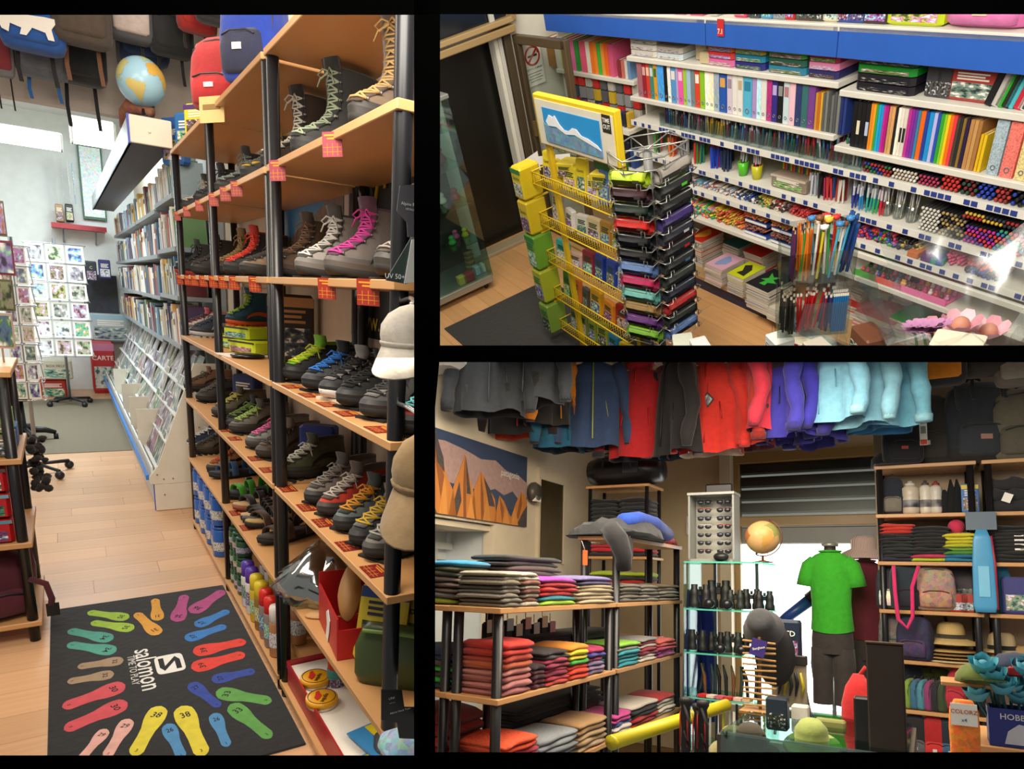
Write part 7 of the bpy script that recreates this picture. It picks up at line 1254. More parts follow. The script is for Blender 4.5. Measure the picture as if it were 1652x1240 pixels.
pile(830, 990, L3[1], ['#26282c', '#1c1c1e', '#222022', '#2a2022', '#1a1a1c', '#201c1c', '#161618'], 'of black clothes behind the crimson pile', x=FX-.36, d=.2, t=.027, group=g)
pile(999, 1036, L3[1], ['#1c8a96', '#2094a0', '#1a7a88', '#2a9aa4', '#7a7a74', '#8ac83a'], 'of teal shirts', group=g, t=.022); pile(1036, 1064, L3[1], ['#c8c0b4', '#d0c8bc', '#8a2a3c', '#9a3044', '#c0b8a8', '#a03448', '#8a8a88'], 'of wine and cream shirts', group=g, t=.02); pile(1064, 1092, L3[1], ['#8a3a78', '#9a4484', '#b03a5a', '#c85a54', '#d0645c'], 'of coral and purple shirts', group=g, t=.022)
g = 'clothes piled on the lower left board'
pile(814, 872, L3[2], ['#7a2a38', '#c0a03a', '#8a2c40', '#982e4a', '#a83040', '#b84428', '#c04a2c'], 'of red checked shirts', group=g, t=.025, kinds={5: 'camo', 6: 'camo'}); pile(872, 935, L3[2], ['#6a7076', '#7a8086', '#747a80', '#868c92', '#8e949a'], 'of grey shirts low in the first bay', group=g, t=.026); pile(936, 982, L3[2], ['#b8a080', '#a88a64', '#b0946c', '#a07c52', '#a88458'], 'of tan shirts low in the first bay', group=g, t=.028)
pile(830, 975, L3[2], ['#16181c', '#1a2c3a', '#1c3444', '#5a1820', '#14161a', '#1a1a1e', '#121214'], 'of dark clothes behind grey pile', x=FX-.36, d=.2, t=.03, group=g)
pile(994, 1022, L3[2], ['#c0b8b0', '#c8c0b8', '#3a5a9a', '#b83a7a', '#c0408a'], 'of pink and blue shirts', group=g, t=.022); pile(1022, 1064, L3[2], ['#a01c22', '#a82028', '#16181c', '#1c1c20', '#c0b8ac'], 'of red and black shirts', group=g, t=.024); pile(1064, 1092, L3[2], ['#c0b8ac', '#c8c0b4', '#b8b0a4', '#c8c0b8', '#a8242a'], 'of white shirts with red on top', group=g, t=.022)
pile(814, 880, L3[3], ['#2a2420', '#3a2c26', '#4a3a30', '#8a6a3a'], 'on the lowest board', group=g, t=.03)
def epile(z, cols, where, x=-1.95, y=2.6, t=.024):
    for i, c in enumerate(cols): folded(R3, '%s folded garment, %s, %s' % (cname(c), 'top' if i == len(cols)-1 else nth(i)+' from bottom', where), Tr(x+rnd.uniform(-.01, .01), y, z+.002+i*t) @ Rz(.1), .32, .32, t*1.15, c, 'clothes on the end shelving', name='folded_garment', cat='garment')
epile(L3[0], ['#8a9a2a', '#5a5650', '#6a5448', '#5c4a40', '#6a5c50', '#3c4030', '#4a4c34', '#1f7fa8'], 'in turquoise topped end pile'); epile(L3[1], ['#2c3c4a', '#2aa038', '#34302c', '#38b040', '#4a4440', '#1c2a50', '#20305c'], 'in navy topped end pile'); epile(L3[2]-.02, ['#b82c1c', '#c03422', '#a82818', '#c43a26', '#a02a20', '#8a2820'], 'in orange red end pile', t=.045)
# jacket lying on the second bay top
b = MB(); rg = []
for t in range(9):
    f = t/8; rg.append([(.2*math.cos(q)*(.5+.8*math.sin(PI*min(.95, f+.08)))*1.0+.03*math.sin(3*q+f*6), -.55+1.1*f, max(0, .1*math.sin(q)*(.4+math.sin(PI*f))+.03*math.sin(5*q+f*9))) for q in [2*PI*k/18 for k in range(18)]])
b.loft(rg); e = E(R3, 'draped_jacket', 'black jacket with blue panel thrown over the raised shelf', 'jacket', None, Tr(FX-.17, 4.15, 1.86)); P(e, 'body', b, M('#1e1f22', .8, 'fabric')); b = MB(); b.tube([(.1, -.3, .1), (.13, -.1, .13), (.14, .15, .12), (.15, .4, .06)], .045, 10); P(e, 'blue_panel', b, M('#2448a8', .8, 'fabric')); b = MB(); b.tube([(.1, -.5, .04), (.17, -.53, -.03), (.19, -.5, -.12), (.18, -.47, -.19)], [.06, .06, .05, .045], 10); P(e, 'sleeve', b, M('#19191b', .8, 'fabric'))
for i, (u, v, c, s) in enumerate(((944, 888, '#e0622a', .05), (1017, 868, '#3a3a3c', .08))): p = R3.x(u, v, FX+.02); e = E(R3, 'swing_tag', ('orange', 'dark grey')[i]+' swing tag hanging from the raised shelf', 'tag', 'swing tags at the raised shelf', Tr(p)); P(e, 'card', MB().box((0, 0, -s*.7), (.004, s, s*1.5)), M(c, .5)); P(e, 'string', MB().tube([(0, 0, 0), (-.02, 0, .05)], .001, 4), mWHITE)
for i, c in enumerate(('#c83a2c', '#d8c02c', '#b8262c', '#c85a6a', '#a02434')): folded(R3, '%s small garment lying at the far end of the raised shelf' % cname(c), Tr(FX-.12, 4.5+.07*i, 1.858+.012*(i % 2)) @ Rz(PI/2), .1, .16, .04, c, 'small garments on the raised shelf', name='folded_garment', cat='garment')
for z, cols, wh in ((1.8, ['#26262a', '#c0202a', '#a81c28', '#c8bcb0'], 'on the corner shelf with red'), (1.5, ['#1c1c20', '#b81c24', '#c02028', '#30342c', '#a8c02a'], 'with lime on corner shelf'), (2.08, ['#202226', '#2a2e32', '#1a1c20', '#24282c', '#1c1e22', '#16181a'], 'of black trousers on the corner shelf')):
    for k in range(2):
        for i, c in enumerate(cols): folded(R3, '%s folded clothing, %s, %s pile %s' % (cname(c), nth(i)+' from bottom', ('left', 'right')[k], wh), Tr(TX0+.15+.27*k, TYF+.16, z+.002+i*.034) @ Rz(rnd.uniform(-.05, .05)), .25, .28, .038, c, 'clothes on the tall corner shelving', name='folded_clothing', cat='clothes')
b = MB(); b.loft([[(x, r*math.cos(q)*1.1, r*.9*math.sin(q)+.14) for q in [2*PI*k/16 for k in range(16)]] for x, r in ((-.34, .05), (-.32, .12), (-.2, .16), (0, .165), (.2, .15), (.32, .12), (.34, .05))]); e = E(R3, 'duffel_bag', 'glossy black duffel bag on the tall corner shelving', 'bag', None, Tr(-2.2, TYF+.18, 2.402)); P(e, 'body', b, M('#141417', .35, 'plain')); b = MB(); b.tube([(-.15, -.16, .12), (-.13, -.2, .22), (.1, -.2, .22), (.12, -.16, .12)], .014, 6); P(e, 'handle', b, M('#1c1c20', .6)); b = MB(); b.tube([(-.3, -.02, .29), (0, -.03, .315), (.3, -.02, .29)], .006, 5); P(e, 'zip', b, M('#3a3a40', .4)); P(e, 'end_patch', MB().cbox((.1, -.17, .14), (.14, .02, .1), .006), M('#30323a', .4))
# socks hanging in the shelving gap and a blue cagoule
for i in range(8): p = (FX-.3, 2.75+.09*i, 1.4-.03*(i % 2)); e = E(R3, 'sock_pack', 'hanging sock pack behind the near posts, %s from left' % nth(i), 'socks', 'sock packs hanging between the boards', Tr(p)); P(e, 'socks', MB().cbox((0, 0, -.09), (.03, .07, .16), .01), M(('#26282c', '#3a4450', '#1c1e22')[i % 3], .9, 'fabric')); P(e, 'header_card', MB().box((.018, 0, -.03), (.003, .06, .06)), M(('#d8cdb8', '#c8a0a0', '#b8c8d0')[i % 3], .6)); P(e, 'hook', MB().tube([(0, 0, 0), (0, 0, .04)], .003, 5), mWHITE)
b = MB(); b.loft([[(.13*math.cos(q)*(1+.2*math.sin(4*q+z*5))*(.7+.35*(1.5-z)), .1*math.sin(q)*(1+.15*math.sin(5*q)), z) for q in [2*PI*k/20 for k in range(20)]] for z in (1.75, 1.6, 1.4, 1.2, 1.0, .85)]); S(R3, 'hanging_cagoule', 'royal blue cagoule hanging at far end of clothes shelving', 'jacket', b, M('#1c2f98', .7, 'fabric'), Tr(-1.42, 4.95, -.2))
# --- jackets on the ceiling rails
for y, x0, x1, z in ((4.95, -2.6, -.2, 3.36), (3.85, -2.75, -1.9, 3.3)):
    b = MB(); b.tube([(x0, y, z), (x1, y, z)], .014, 8); e = E(R3, 'clothes_rail', '%s chrome rail the jackets hang from' % ('long' if y > 4 else 'short near'), 'rail', None, Tr(0, 0, 0)); P(e, 'tube', b, mCHROME)
    for x in (x0+.1, x1-.1): b = MB(); b.tube([(x, y, z), (x, y, 3.8)], .008, 6); P(e, 'hanger_rod', b, mCHROME)
def hangj(u, vb, y, L, lab, col, rot=0, W=.5, **k):
    p = R3.y(u, vb, y); return jacket(R3, lab, Tr(p.x, y, p.z+L+.16) @ Rz(rot), L, W, col=col, seed=int(u), **k)
hangj(790, 668, 3.8, .62, 'charcoal grey jacket nearest to the poster, first on rail', '#2f3338', .5, zipc='#3a3e44', hood=False, lining='#1c1c20'); hangj(850, 652, 3.95, .58, 'slate grey jacket with chest pocket, second on rail', '#3a3f45', .3, hood=False, zipc='#40444a', lining='#1e1e22'); hangj(832, 704, 4.5, .7, 'black jacket with red trim behind the grey ones', '#1b1a1b', .6, sleeve='#2a1c1a', lining='#b8401c', zipc='#c02c1c')
hangj(884, 690, 4.55, .62, 'black jacket with bright orange sleeves', '#26241f', 1.25, sleeve='#e88a1c', W=.42, zipc='#c87a1c', cuff='#3a1c14'); hangj(902, 726, 4.75, .74, 'petrol blue jacket with diamond swing tag', '#1c5a74', 1.0, W=.44, tagc='#6a3a28', lining='#16303c')
hangj(955, 724, 4.85, .74, 'navy jacket with yellow zip pulls', '#34486c', .45, W=.5, lining='#16181e', zipc='#a8b048', hood=False, yoke='#3a5076')
hangj(1032, 740, 5.0, .76, 'red hooded jacket facing the room with black sleeves', '#b01a20', .0, W=.5, sleeve='#7a161a', zipc='#d0282c', cuff='#1a1a1c', lining='#1a1a1c', spread=.12); hangj(1092, 734, 4.9, .74, 'black hardshell jacket between the red ones', '#211f1f', -.7, W=.5, hood=True, lining='#1c3446', zipc='#161616')
hangj(1148, 732, 4.95, .72, 'bright red jacket with grey diamond tag', '#c42a1e', -.1, W=.48, tagc='#8a8a80', zipc='#a02018', lining='#c8b0a0', cuff='#c42a1e'); hangj(1208, 722, 5.0, .7, 'orange red jacket right of the diamond tag', '#b83426', -.9, W=.46, cuff='#8a2018', lining='#5a1c24'); hangj(1230, 700, 4.9, .66, 'coral pink jacket in the red group', '#c83044', -1.2, W=.42, cuff='#8a2034', lining='#5a1c2c'); hangj(1252, 706, 5.05, .7, 'black and grey jacket before the indigo ones', '#26241f', -1.25, W=.42, sleeve='#3a3834', lining='#4a1426', tagc='#3a2a2a')
for i, (u, vb) in enumerate(((1272, 708), (1296, 706), (1322, 716))): hangj(u, vb, 4.85+.08*i, .68, 'indigo jacket with grey shoulders, %s of three' % nth(i), ('#3a34a0', '#3630a0', '#2a2478')[i], -1.0, W=.44, yoke='#3c3848', lining='#2a2878', cuff='#2a2670')
for i, (u, vb) in enumerate(((1352, 684), (1388, 692), (1424, 694))): hangj(u, vb, 4.75+.08*i, .66, 'light blue jacket, %s of three' % nth(i), ('#7ab4cc', '#84bcd0', '#6fb0c6')[i], -.75+.2*i, W=.46, lining='#2a6a9a', cuff='#8ac0d0', hood=False, tagc='#c8502c' if i == 2 else None, zipc='#5a98b0')
# --- right wall shelving
RY = 5.5; rs = E(R3, 'outdoor_shelving', 'wooden wall shelving with bags, hats and clothes', 'shelving', None, Tr(0, 0, 0)); RZ = [2.47, 2.12, 1.785, 1.45, 1.11, .78]; RX0, RX1, RXJ = -.31, 1.4, .3
for z in RZ:
    for x0, x1 in ((RX0 if z > 1.3 else -.2, RXJ), (RXJ+.03, RX1)): P(rs, 'board', MB().cbox(((x0+x1)/2, RY+.19, z-.012), (x1-x0, .38, .026), .003), mWOODX)
for x in (RX0+.03, RXJ-.035, RXJ+.065, RX1-.05):
    for y in (RY+.035, RY+.34): b = MB(); b.lathe([(.021, 0), (.021, 2.46)], 12, (x, y, 0)); P(rs, 'post', b, mPOST)
def rx(u, v, y=RY+.15): return R3.y(u, v, y).x
def wpx(px, y=RY+.15): return px/FPX*(y+.15)
# bags on top
def topbag(u, v, wp, h, lab, c, pk_=None, rz=0, **k): backpack(R3, lab, Tr(rx(u, v), RY+.16, RZ[0]+.003) @ Rz(rz), wpx(wp), .18, h, c, pk_, group='backpacks on the wall shelving', straps=False, **k)
topbag(1494, 745, 74, .52, 'dark olive travel backpack with side buckles', '#33302a', '#39352e', patch='#c8c0b0'); topbag(1582, 740, 84, .58, 'slate grey leaning roll-top backpack', '#2c3236', '#33393d', .3, base='#2a2620', patch='#a87a6a'); topbag(1660, 740, 80, .5, 'khaki canvas backpack with black straps cut by picture edge', '#6a6556', '#5e594c')
backpack(R3, 'small black shoulder bag in front of olive backpack', Tr(rx(1458, 745), RY-.02, RZ[0]+.003) @ Rz(.25), .26, .1, .36, '#16161a', '#1a1a1e', group='backpacks on the wall shelving', straps=False, patch='#a0403c'); e = E(R3, 'bag_label', 'white price label tied to the black shoulder bag', 'price tag', None, Tr(R3.y(1489, 684, RY-.15))); P(e, 'card', MB().box((0, 0, -.07), (.045, .003, .15)), mPAPER); P(e, 'red_print', MB().box((0, -.003, -.125), (.04, .001, .035)), M('#c8442c', .6)); P(e, 'text_print', MB().box((0, -.003, -.04), (.03, .001, .05)), M('#8a8a86', .6))
b = MB(); b.lathe([(.1, 0), (.095, .06), (.06, .1), (.01, .11)], 18); e = E(R3, 'peaked_hat', 'black cap at the edge of wall shelving top', 'cap', None, Tr(rx(1430, 748), RY+.1, RZ[0]+.003)); P(e, 'crown', b, M('#16161a', .9, 'fabric')); b = MB(); b.prism([(-.08, -.06), (-.06, -.16), (0, -.19), (.06, -.16), (.08, -.06)], 0, .008); P(e, 'visor', b, M('#121216', .9, 'fabric'))
# packs hanging above
def pack3(u, vb, wp, h, y, lab, c, pk_, **k): p = R3.y(u, vb, y); w = wp/FPX*y; backpack(R3, lab, Tr(p), w, w*.45, h, c, pk_, group='packs hanging from the ceiling', **k)
pack3(1457, 628, 50, .5, 5.2, 'grey blue hiking pack with brown patch', '#4a6478', '#2c3a5c', hang=.2, patch='#8a7a68'); pack3(1521, 622, 60, .5, 5.1, 'dark waist pack with orange panel hanging over shelving', '#26262a', '#d8801c', hang=.3); pack3(1592, 606, 62, .5, 5.2, 'brown hiking pack with webbing loops', '#3c3a30', '#2f2d26', hang=.25); pack3(1645, 622, 56, .5, 5.2, 'pale grey pack at the right picture edge', '#6a645c', '#8a8478', hang=.1)
# first board: bottles and packs
z = RZ[1]+.003
backpack(R3, 'navy ski boot bag with grey stripe', Tr(rx(1441, 820), RY+.12, z), .155, .1, .28, '#1f2430', '#7a7468', group='goods on the bottle shelf', straps=False)
def bottle(u, r, h, c, capc, lab, shape=None): 
    e = E(R3, 'drink_bottle', lab, 'bottle', 'drink bottles on the wall shelving', Tr(rx(u, 820), RY+.1, z)); b = MB(); b.lathe([(r*.9, 0), (r, .02), (r, h*.45), (r*.93, h*.5), (r, h*.55), (r, h*.78), (r*.6, h*.86)], 16); P(e, 'body', b, M(c, .35)); b = MB(); b.lathe([(r*.62, h*.84), (r*.62, h*.92), (r*.3, h*.94), (r*.25, h)], 12); P(e, 'cap', b, M(capc, .4)); b = MB(); b.lathe([(r*1.01, h*.2), (r*1.01, h*.42)], 16, cap0=False, cap1=False); P(e, 'print_band', b, M('#8a8a84', .5, 'print', 0, 20)); return e
bottle(1470, .055, .24, '#c8bca8', '#c8c4bc', 'printed pouch bottle with red trim'); bottle(1494, .038, .24, '#d4ccbc', '#4a4a48', 'tall cream drink bottle'); bottle(1511, .038, .235, '#ccc6ba', '#8a3a3a', 'cream drink bottle with dark print')
for i, u in enumerate((1524, 1535, 1545)): b = MB(); b.prism([(-.035, 0), (.035, 0), (.03, .14), (0, .24 if i else .17), (-.02, .15)], -.01, .01, T=Rx(PI/2)); S(R3, 'folded_umbrella_pouch', 'pointed black gaiter pouch, %s of three' % nth(i), 'pouch', b, M('#1a1a1c', .6), Tr(rx(u, 820), RY+.1, z) @ Rz(.5), 'black pouches on the bottle shelf')
pbox(R3, 'blue and green freeze dried meal pack with yellow base', Tr(rx(1565, 820), RY+.08, z), .1, .03, .2, '#2a68b0', '#5a9a3a', None, 'meal_pack', 'pack', strip='#d8c020')
for i in range(2):
    for k in range(3): folded(R3, 'charcoal fleece roll, %s in the %s pile beside shelving joint' % (nth(k)+' from bottom', ('left', 'right')[i]), Tr(rx(1617+34*i, 820), RY+.16, z+.075*k) @ Rz(.0), .17, .24, .085, '#26272a', 'charcoal fleeces', name='folded_fleece', cat='fleece')
b = MB(); b.box((0, 0, 0), (.05, .003, .06)); S(R3, 'paper_label', 'white paper label on charcoal fleece', 'label', b, mPAPER, Tr(rx(1622, 808), RY+.01, z+.09) @ Ry(.4))
# second board: folded shirts
z = RZ[2]+.003
def rpile(u, w, cols, wh, t=.024, zz=None):
    for i, c in enumerate(cols): folded(R3, '%s shirt, %s, %s' % (cname(c), 'top' if i == len(cols)-1 else nth(i)+' from bottom', wh), Tr(rx(u, 900)+rnd.uniform(-.004, .004), RY+.15, (zz or z)+i*t) @ Rz(rnd.uniform(-.04, .04)), w, .27, t*1.15, c, 'folded shirts on the wall shelving')
rpile(1450, .225, ['#20223a', '#24242a', '#1a1c1e', '#202c24', '#1c2420', '#181a1c', '#202024', '#1c1c22', '#c02c20', '#cc3424', '#c83828'], 'wall shelving pile with red on top'); rpile(1502, .235, ['#a8c824', '#c83058', '#1c1c20', '#202024', '#16161a', '#1e1e22', '#1a1a1e', '#16161a', '#1c1c20', '#1a1a1c'], 'wall shelving black pile'); rpile(1552, .235, ['#1c7a9c', '#1a6a90', '#4a8a34', '#6a9a34', '#b8b828', '#c4bc24', '#d0c824', '#d8cc2c'], 'wall shelving yellow pile'); rpile(1632, .27, ['#1c1d20', '#1a1b1e', '#202124', '#1b1c1f', '#1e1f22', '#1a1b1e', '#1c1d20', '#1e1f22', '#1a1b1d', '#18191b'], 'pile of black printed shirts')
b = MB(); b.sphere((0, 0, .05), (.05, .05, .05), 14, 9); S(R3, 'pink_ball', 'round pink pouch on the yellow shirt pile', 'pouch', b, M('#c83058', .7, 'fabric'), Tr(rx(1545, 900), RY+.1, z+.195)); 
for k in range(4): b = MB(); b.box((0, 0, 0), (.05, .002, .012)); S(R3, 'white_print', 'white print on a black shirt front, %s from bottom' % nth(k), 'print', b, mPAPER, Tr(rx(1642, 900), RY+.01, z+.085+.03*k), 'prints on the black shirts')
e = E(R3, 'hydration_bladder', 'light blue drink tube pack hanging at shelving joint', 'pack', None, Tr(R3.y(1582, 835, RY-.03))); P(e, 'header', MB().box((0, 0, -.02), (.17, .004, .12)), M('#5a6a78', .5)); b = MB(); b.loft([rrect(a, .015, zz) for zz, a in ((-.62, .055), (-.58, .065), (-.3, .06), (-.14, .05), (-.08, .03))]); P(e, 'pouch', b, M('#4a9ac8', .35)); P(e, 'red_edge', MB().tube([(.066, 0, -.6), (.064, 0, -.3), (.05, 0, -.12)], .008, 6), M('#b0283c', .5)); P(e, 'panel', MB().box((0, -.018, -.42), (.06, .004, .2)), M('#7ac0e0', .4))
# third board: school bags
z = RZ[3]+.003
backpack(R3, 'black and white horse print satchel', Tr(rx(1436, 975), RY+.1, z), .17, .12, .3, '#26262a', '#c8c0b4', group='school bags on the wall shelving', kind='camo'); fr = backpack(R3, 'dark floral rucksack with pink straps', Tr(rx(1462, 975), RY+.06, z) @ Rz(.3), .2, .12, .32, '#26323a', '#2a2a34', '#d82a6a', group='school bags on the wall shelving', hang=.4); b = MB(); b.tube([(-.09, -.08, .3), (-.1, -.13, .12), (-.09, -.14, -.06), (-.04, -.15, -.12), (0, -.14, -.04), (.01, -.12, .16), (.06, -.1, .3)], .013, 6); P(fr, 'dangling_strap', b, M('#d82a6a', .7, 'fabric')); backpack(R3, 'rucksack with busy multicolour print', Tr(rx(1508, 980), RY+.1, z) @ Rz(.1), .26, .16, .31, '#8a7468', '#94705c', group='school bags on the wall shelving', kind='camo')
pbox(R3, 'grey sequin school bag behind red purses', Tr(rx(1548, 975), RY+.25, z), .2, .05, .3, '#4a4048', '#8a7a80', None, 'school_bag', 'bag', lines=0)
for i, u in enumerate((1546, 1566)): pbox(R3, '%s red printed purse' % ('left', 'right')[i], Tr(rx(u, 985), RY+.08, z), .12, .06, .12, ('#a8302c', '#a83a34')[i], '#c8a890', 'red printed purses', 'printed_purse', 'purse', lines=0)
b = MB(); b.loft([rrect(.11*k, .05*k, zz) for zz, k in ((0, 1.1), (.05, 1), (.2, .7), (.34, .35), (.4, .2))]); S(R3, 'blue_drawstring_bag', 'teal blue drawstring bag right of shelving joint', 'bag', b, M('#2a6a8a', .8, 'fabric'), Tr(rx(1614, 985), RY+.12, z)); pbox(R3, 'purple and blue girl print bag at right picture edge', Tr(rx(1645, 985), RY+.08, z), .2, .1, .24, '#3a3a78', '#8a5aa8', None, 'school_bag', 'bag', lines=0)
# fourth board: hats
z = RZ[4]+.003
backpack(R3, 'grey lace print satchel low on the wall shelving', Tr(rx(1440, 1050), RY+.12, z), .17, .12, .3, '#56524e', '#4c4844', group='school bags on the wall shelving', kind='camo'); backpack(R3, 'navy rucksack with pink flower print', Tr(rx(1478, 1060), RY+.06, z) @ Rz(-.25), .22, .14, .3, '#26243c', '#3a2c48', group='school bags on the wall shelving', kind='camo')
for i, (dz, br, c, bd) in enumerate(((0, .2, '#c8b488', '#b09a70'), (.022, .19, '#a88450', '#6a4a30'), (.044, .185, '#8a6a40', '#5a3c28'), (.066, .17, '#b8965c', '#3a2c24'))): hat(R3, 'straw hat, %s of the stack on the wall shelving' % nth(i)+' from bottom', Tr(rx(1533, 1062), RY+.18, z+dz), br, .085, .09, c, bd)
hat(R3, 'natural straw hat on top of the stack', Tr(rx(1536, 1062), RY+.18, z+.115), .17, .085, .12, '#c8ac70', '#3c342a', droop=.03)
hat(R3, 'cream panama hat with black band right of joint', Tr(rx(1618, 1062), RY+.18, z+.08), .13, .08, .12, '#c8b488', '#1c1c1c'); hat(R3, 'cream hat under the panama hat', Tr(rx(1618, 1062), RY+.18, z), .15, .085, .1, '#bca880', '#201e1c'); hat(R3, 'tan felt hat at right picture edge', Tr(rx(1660, 1062), RY+.18, z), .16, .09, .12, '#a88a5c', '#4a3a2a')
# fifth board and below
z = RZ[5]+.003
for i, c in enumerate(('#7a9a3a', '#3a6a8a', '#4a8a9a', '#8a3a6a', '#26262a', '#3a4a2a')): backpack(R3, '%s slim school case, %s from left on lower wall shelving' % (cname(c), nth(i)), Tr(rx(1472+11*i, 1140), RY+.1, z) @ Rz(1.2), .2, .05, .2, c, c, group='slim school cases', straps=False, name='school_case', cat='case')
backpack(R3, 'dark backpack behind the brown board', Tr(rx(1466, 1140), RY+.2, z), .2, .14, .34, '#1a1e26', '#20242c', group='low bags'); backpack(R3, 'red duffel with pink strap leaning on lower wall shelving', Tr(rx(1530, 1140), RY+.1, z) @ Ry(.3), .14, .12, .34, '#a82430', '#b82a3c', '#d83a5c', group='low bags', straps=False)
backpack(R3, 'olive pouch lying above slim cases', Tr(rx(1500, 1140), RY+.25, z+.16), .28, .14, .12, '#5a6a2a', '#4a5a24', group='low bags', straps=False)
for i, (u, c, pk_) in enumerate(((1478, '#1c1c20', '#5a5a5c'), (1508, '#a81c20', '#c82c2c'), (1532, '#1c2430', '#3a5a7a'))): backpack(R3, '%s bag hanging below the wall shelving, %s' % (cname(c), ('left', 'middle', 'right')[i]), Tr(rx(u, 1200), RY+.06, .45), .15, .12, .3, c, pk_, group='bags under the wall shelving', patch='#d8d8d0')
# --- mannequins
def mannequin(lab, x, y, ztop, tee, shorts, s=1.0, rz=0, hatc=None, leg=.5):
    e = E(R3, 'mannequin', lab, 'mannequin', None, Tr(x, y, 0) @ Rz(rz)); zs = ztop
    def ring(z, a, bb, n=24, dy=0): return [(a*math.cos(q)*s, bb*math.sin(q)*s+dy, z) for q in [2*PI*k/n for k in range(n)]]
    b = MB(); b.loft([ring(zs-.7, .15, .1), ring(zs-.3, .16, .11), ring(zs-.08, .18, .1), ring(zs-.05, .08, .07), ring(zs-.01, .06, .06), ring(zs+.02, .058, .058)]); P(e, 'torso', b, M('#3a3634', .5)); b = MB(); b.lathe([(.06, 0), (.062, .02), (.045, .028)], 18, (0, 0, zs+.02)); P(e, 'neck_cap', b, M('#b8b4ac', .3, 'plain', .5))
    b = MB(); n = 24; rg = []
    for z, a, bb in ((zs-.02, .075, .075), (zs-.045, .15, .095), (zs-.075, .2, .105), (zs-.13, .205, .115), (zs-.25, .205, .12), (zs-.4, .19, .115), (zs-.52, .195, .12), (zs-.62, .205, .128), (zs-.635, .206, .13)):
        rg.append([(a*math.cos(q)*s*(1+.012*math.sin(7*q+z*11)), bb*math.sin(q)*s*(1+.03*math.sin(5*q+z*9)), z+(.012*math.cos(2*q) if z < zs-.6 else 0)) for q in [2*PI*k/n for k in range(n)]])
    b.loft(rg, False, False); tp = P(e, 't_shirt', b, M(tee, .85, 'fabric'))
    for sg in (-1, 1): b = MB(); b.tube([(sg*.14*s, 0, zs-.1), (sg*.2*s, 0, zs-.14), (sg*.235*s, 0, zs-.22), (sg*.25*s, 0, zs-.29)], [.06, .066, .062, .066], 14); P(tp, 'sleeve', b, M(tee, .85, 'fabric'))
    b = MB(); b.tube([(.078*math.cos(q), .076*math.sin(q), zs-.018) for q in [2*PI*k/18 for k in range(18)]], .008, 6, closed=True); P(tp, 'collar', b, M(tee, .85, 'fabric'))
    b = MB(); b.loft([ring(zs-.56, .185, .11), ring(zs-.7, .2, .125), ring(zs-.8, .2, .125)], False, False); sp = P(e, 'shorts', b, M(shorts, .9, 'fabric'))
    for sg in (-1, 1):
        b = MB(); rg = []
        for t, a in ((0, .105), (.3, .11), (.6, .1), (1, .098)): rg.append([(sg*.1*s+a*math.cos(q)*s*(1+.05*math.sin(4*q+t*6)), a*1.05*math.sin(q)*s, zs-.76-leg*t) for q in [2*PI*k/18 for k in range(18)]])
        b.loft(rg, True, False); P(sp, 'trouser_leg', b, M(shorts, .9, 'fabric'))
    b = MB(); b.tube([(0, 0, 0), (0, 0, zs-.7)], .014, 8); b.lathe([(.16, 0), (.16, .012), (.03, .02)], 18); P(e, 'stand', b, mSTEEL)
    if hatc:
        b = MB(); b.lathe([(.2, -.06), (.16, -.01), (.1, .02), (.1, .09), (.07, .12), (.005, .13)], 22, (0, 0, zs+.06), cap0=False); P(e, 'brimmed_hat', b, M(hatc, .9, 'stripe', 0, 34))
    return e
mannequin('mannequin torso in bright green t-shirt and grey shorts', -.655, 5.85, 1.89, '#46c430', '#4a4440', .74, leg=.42); mannequin('mannequin in maroon t-shirt and striped sun hat by the window', -.44, 6.2, 1.83, '#64182a', '#403a37', .74, rz=.3, hatc='#c0a8a0', leg=.6)
# --- glass tower with binoculars
GT = E(R3, 'glass_tower', 'glass shelf tower of binoculars and knives', 'display case', None, Tr(0, 0, 0)); mG3 = M('#d6eae4', .03, 'glass', 0, .12); gx0, gx1, gy0, gy1 = -1.38, -.88, 4.45, 4.85
for z in (1.735, 1.43, 1.15, .87, .55): P(GT, 'glass_shelf', MB().box(((gx0+gx1)/2, (gy0+gy1)/2, z), (gx1-gx0, gy1-gy0, .01)), M('#b8e0d4', .05, 'glass', 0, .25)); P(GT, 'shelf_edge', MB().box(((gx0+gx1)/2, gy0-.002, z), (gx1-gx0, .004, .01)), M('#5ab8a0', .2))
for x in (gx0, gx1): P(GT, 'side_pane', MB().box((x, (gy0+gy1)/2, .87), (.006, gy1-gy0, 1.74)), mG3)
for x in (gx0+.1, gx1-.12): P(GT, 'upright', MB().box((x, gy1, .87), (.02, .02, 1.74)), mSTEEL)
sp = {1.435: [(-1.31, .15), (-1.2, .18), (-1.08, .12), (-.99, .13), (-.9, .12)], 1.155: [(-1.33, .13), (-1.22, .12), (-1.1, .13), (-1.0, .12), (-.93, .11)]}
for z, row in sp.items():
    for i, (x, s) in enumerate(row): binoculars(R3, 'black binoculars, %s from left on the %s tower shelf' % (nth(i), 'upper' if z > 1.3 else 'middle'), Tr(x, 4.58+.05*(i % 2), z+.006), s, 'binoculars in the glass tower', '#17201c' if i == 2 else '#151617')
for i, (x, y, z) in enumerate(((-1.22, 4.5, 1.44), (-1.1, 4.48, 1.44), (-1.15, 4.5, 1.16), (-1.02, 4.5, 1.16))): b = MB(); b.lathe([(.028, 0), (.032, .02), (.03, .05), (.02, .07)], 14, T=Rx(PI/2)); S(R3, 'lens_cap_scope', 'small round scope lying on %s tower shelf, %s' % ('upper' if z > 1.3 else 'middle', ('left', 'right')[i % 2]), 'scope', b, M('#1a1b1e', .3), Tr(x, y, z+.03))
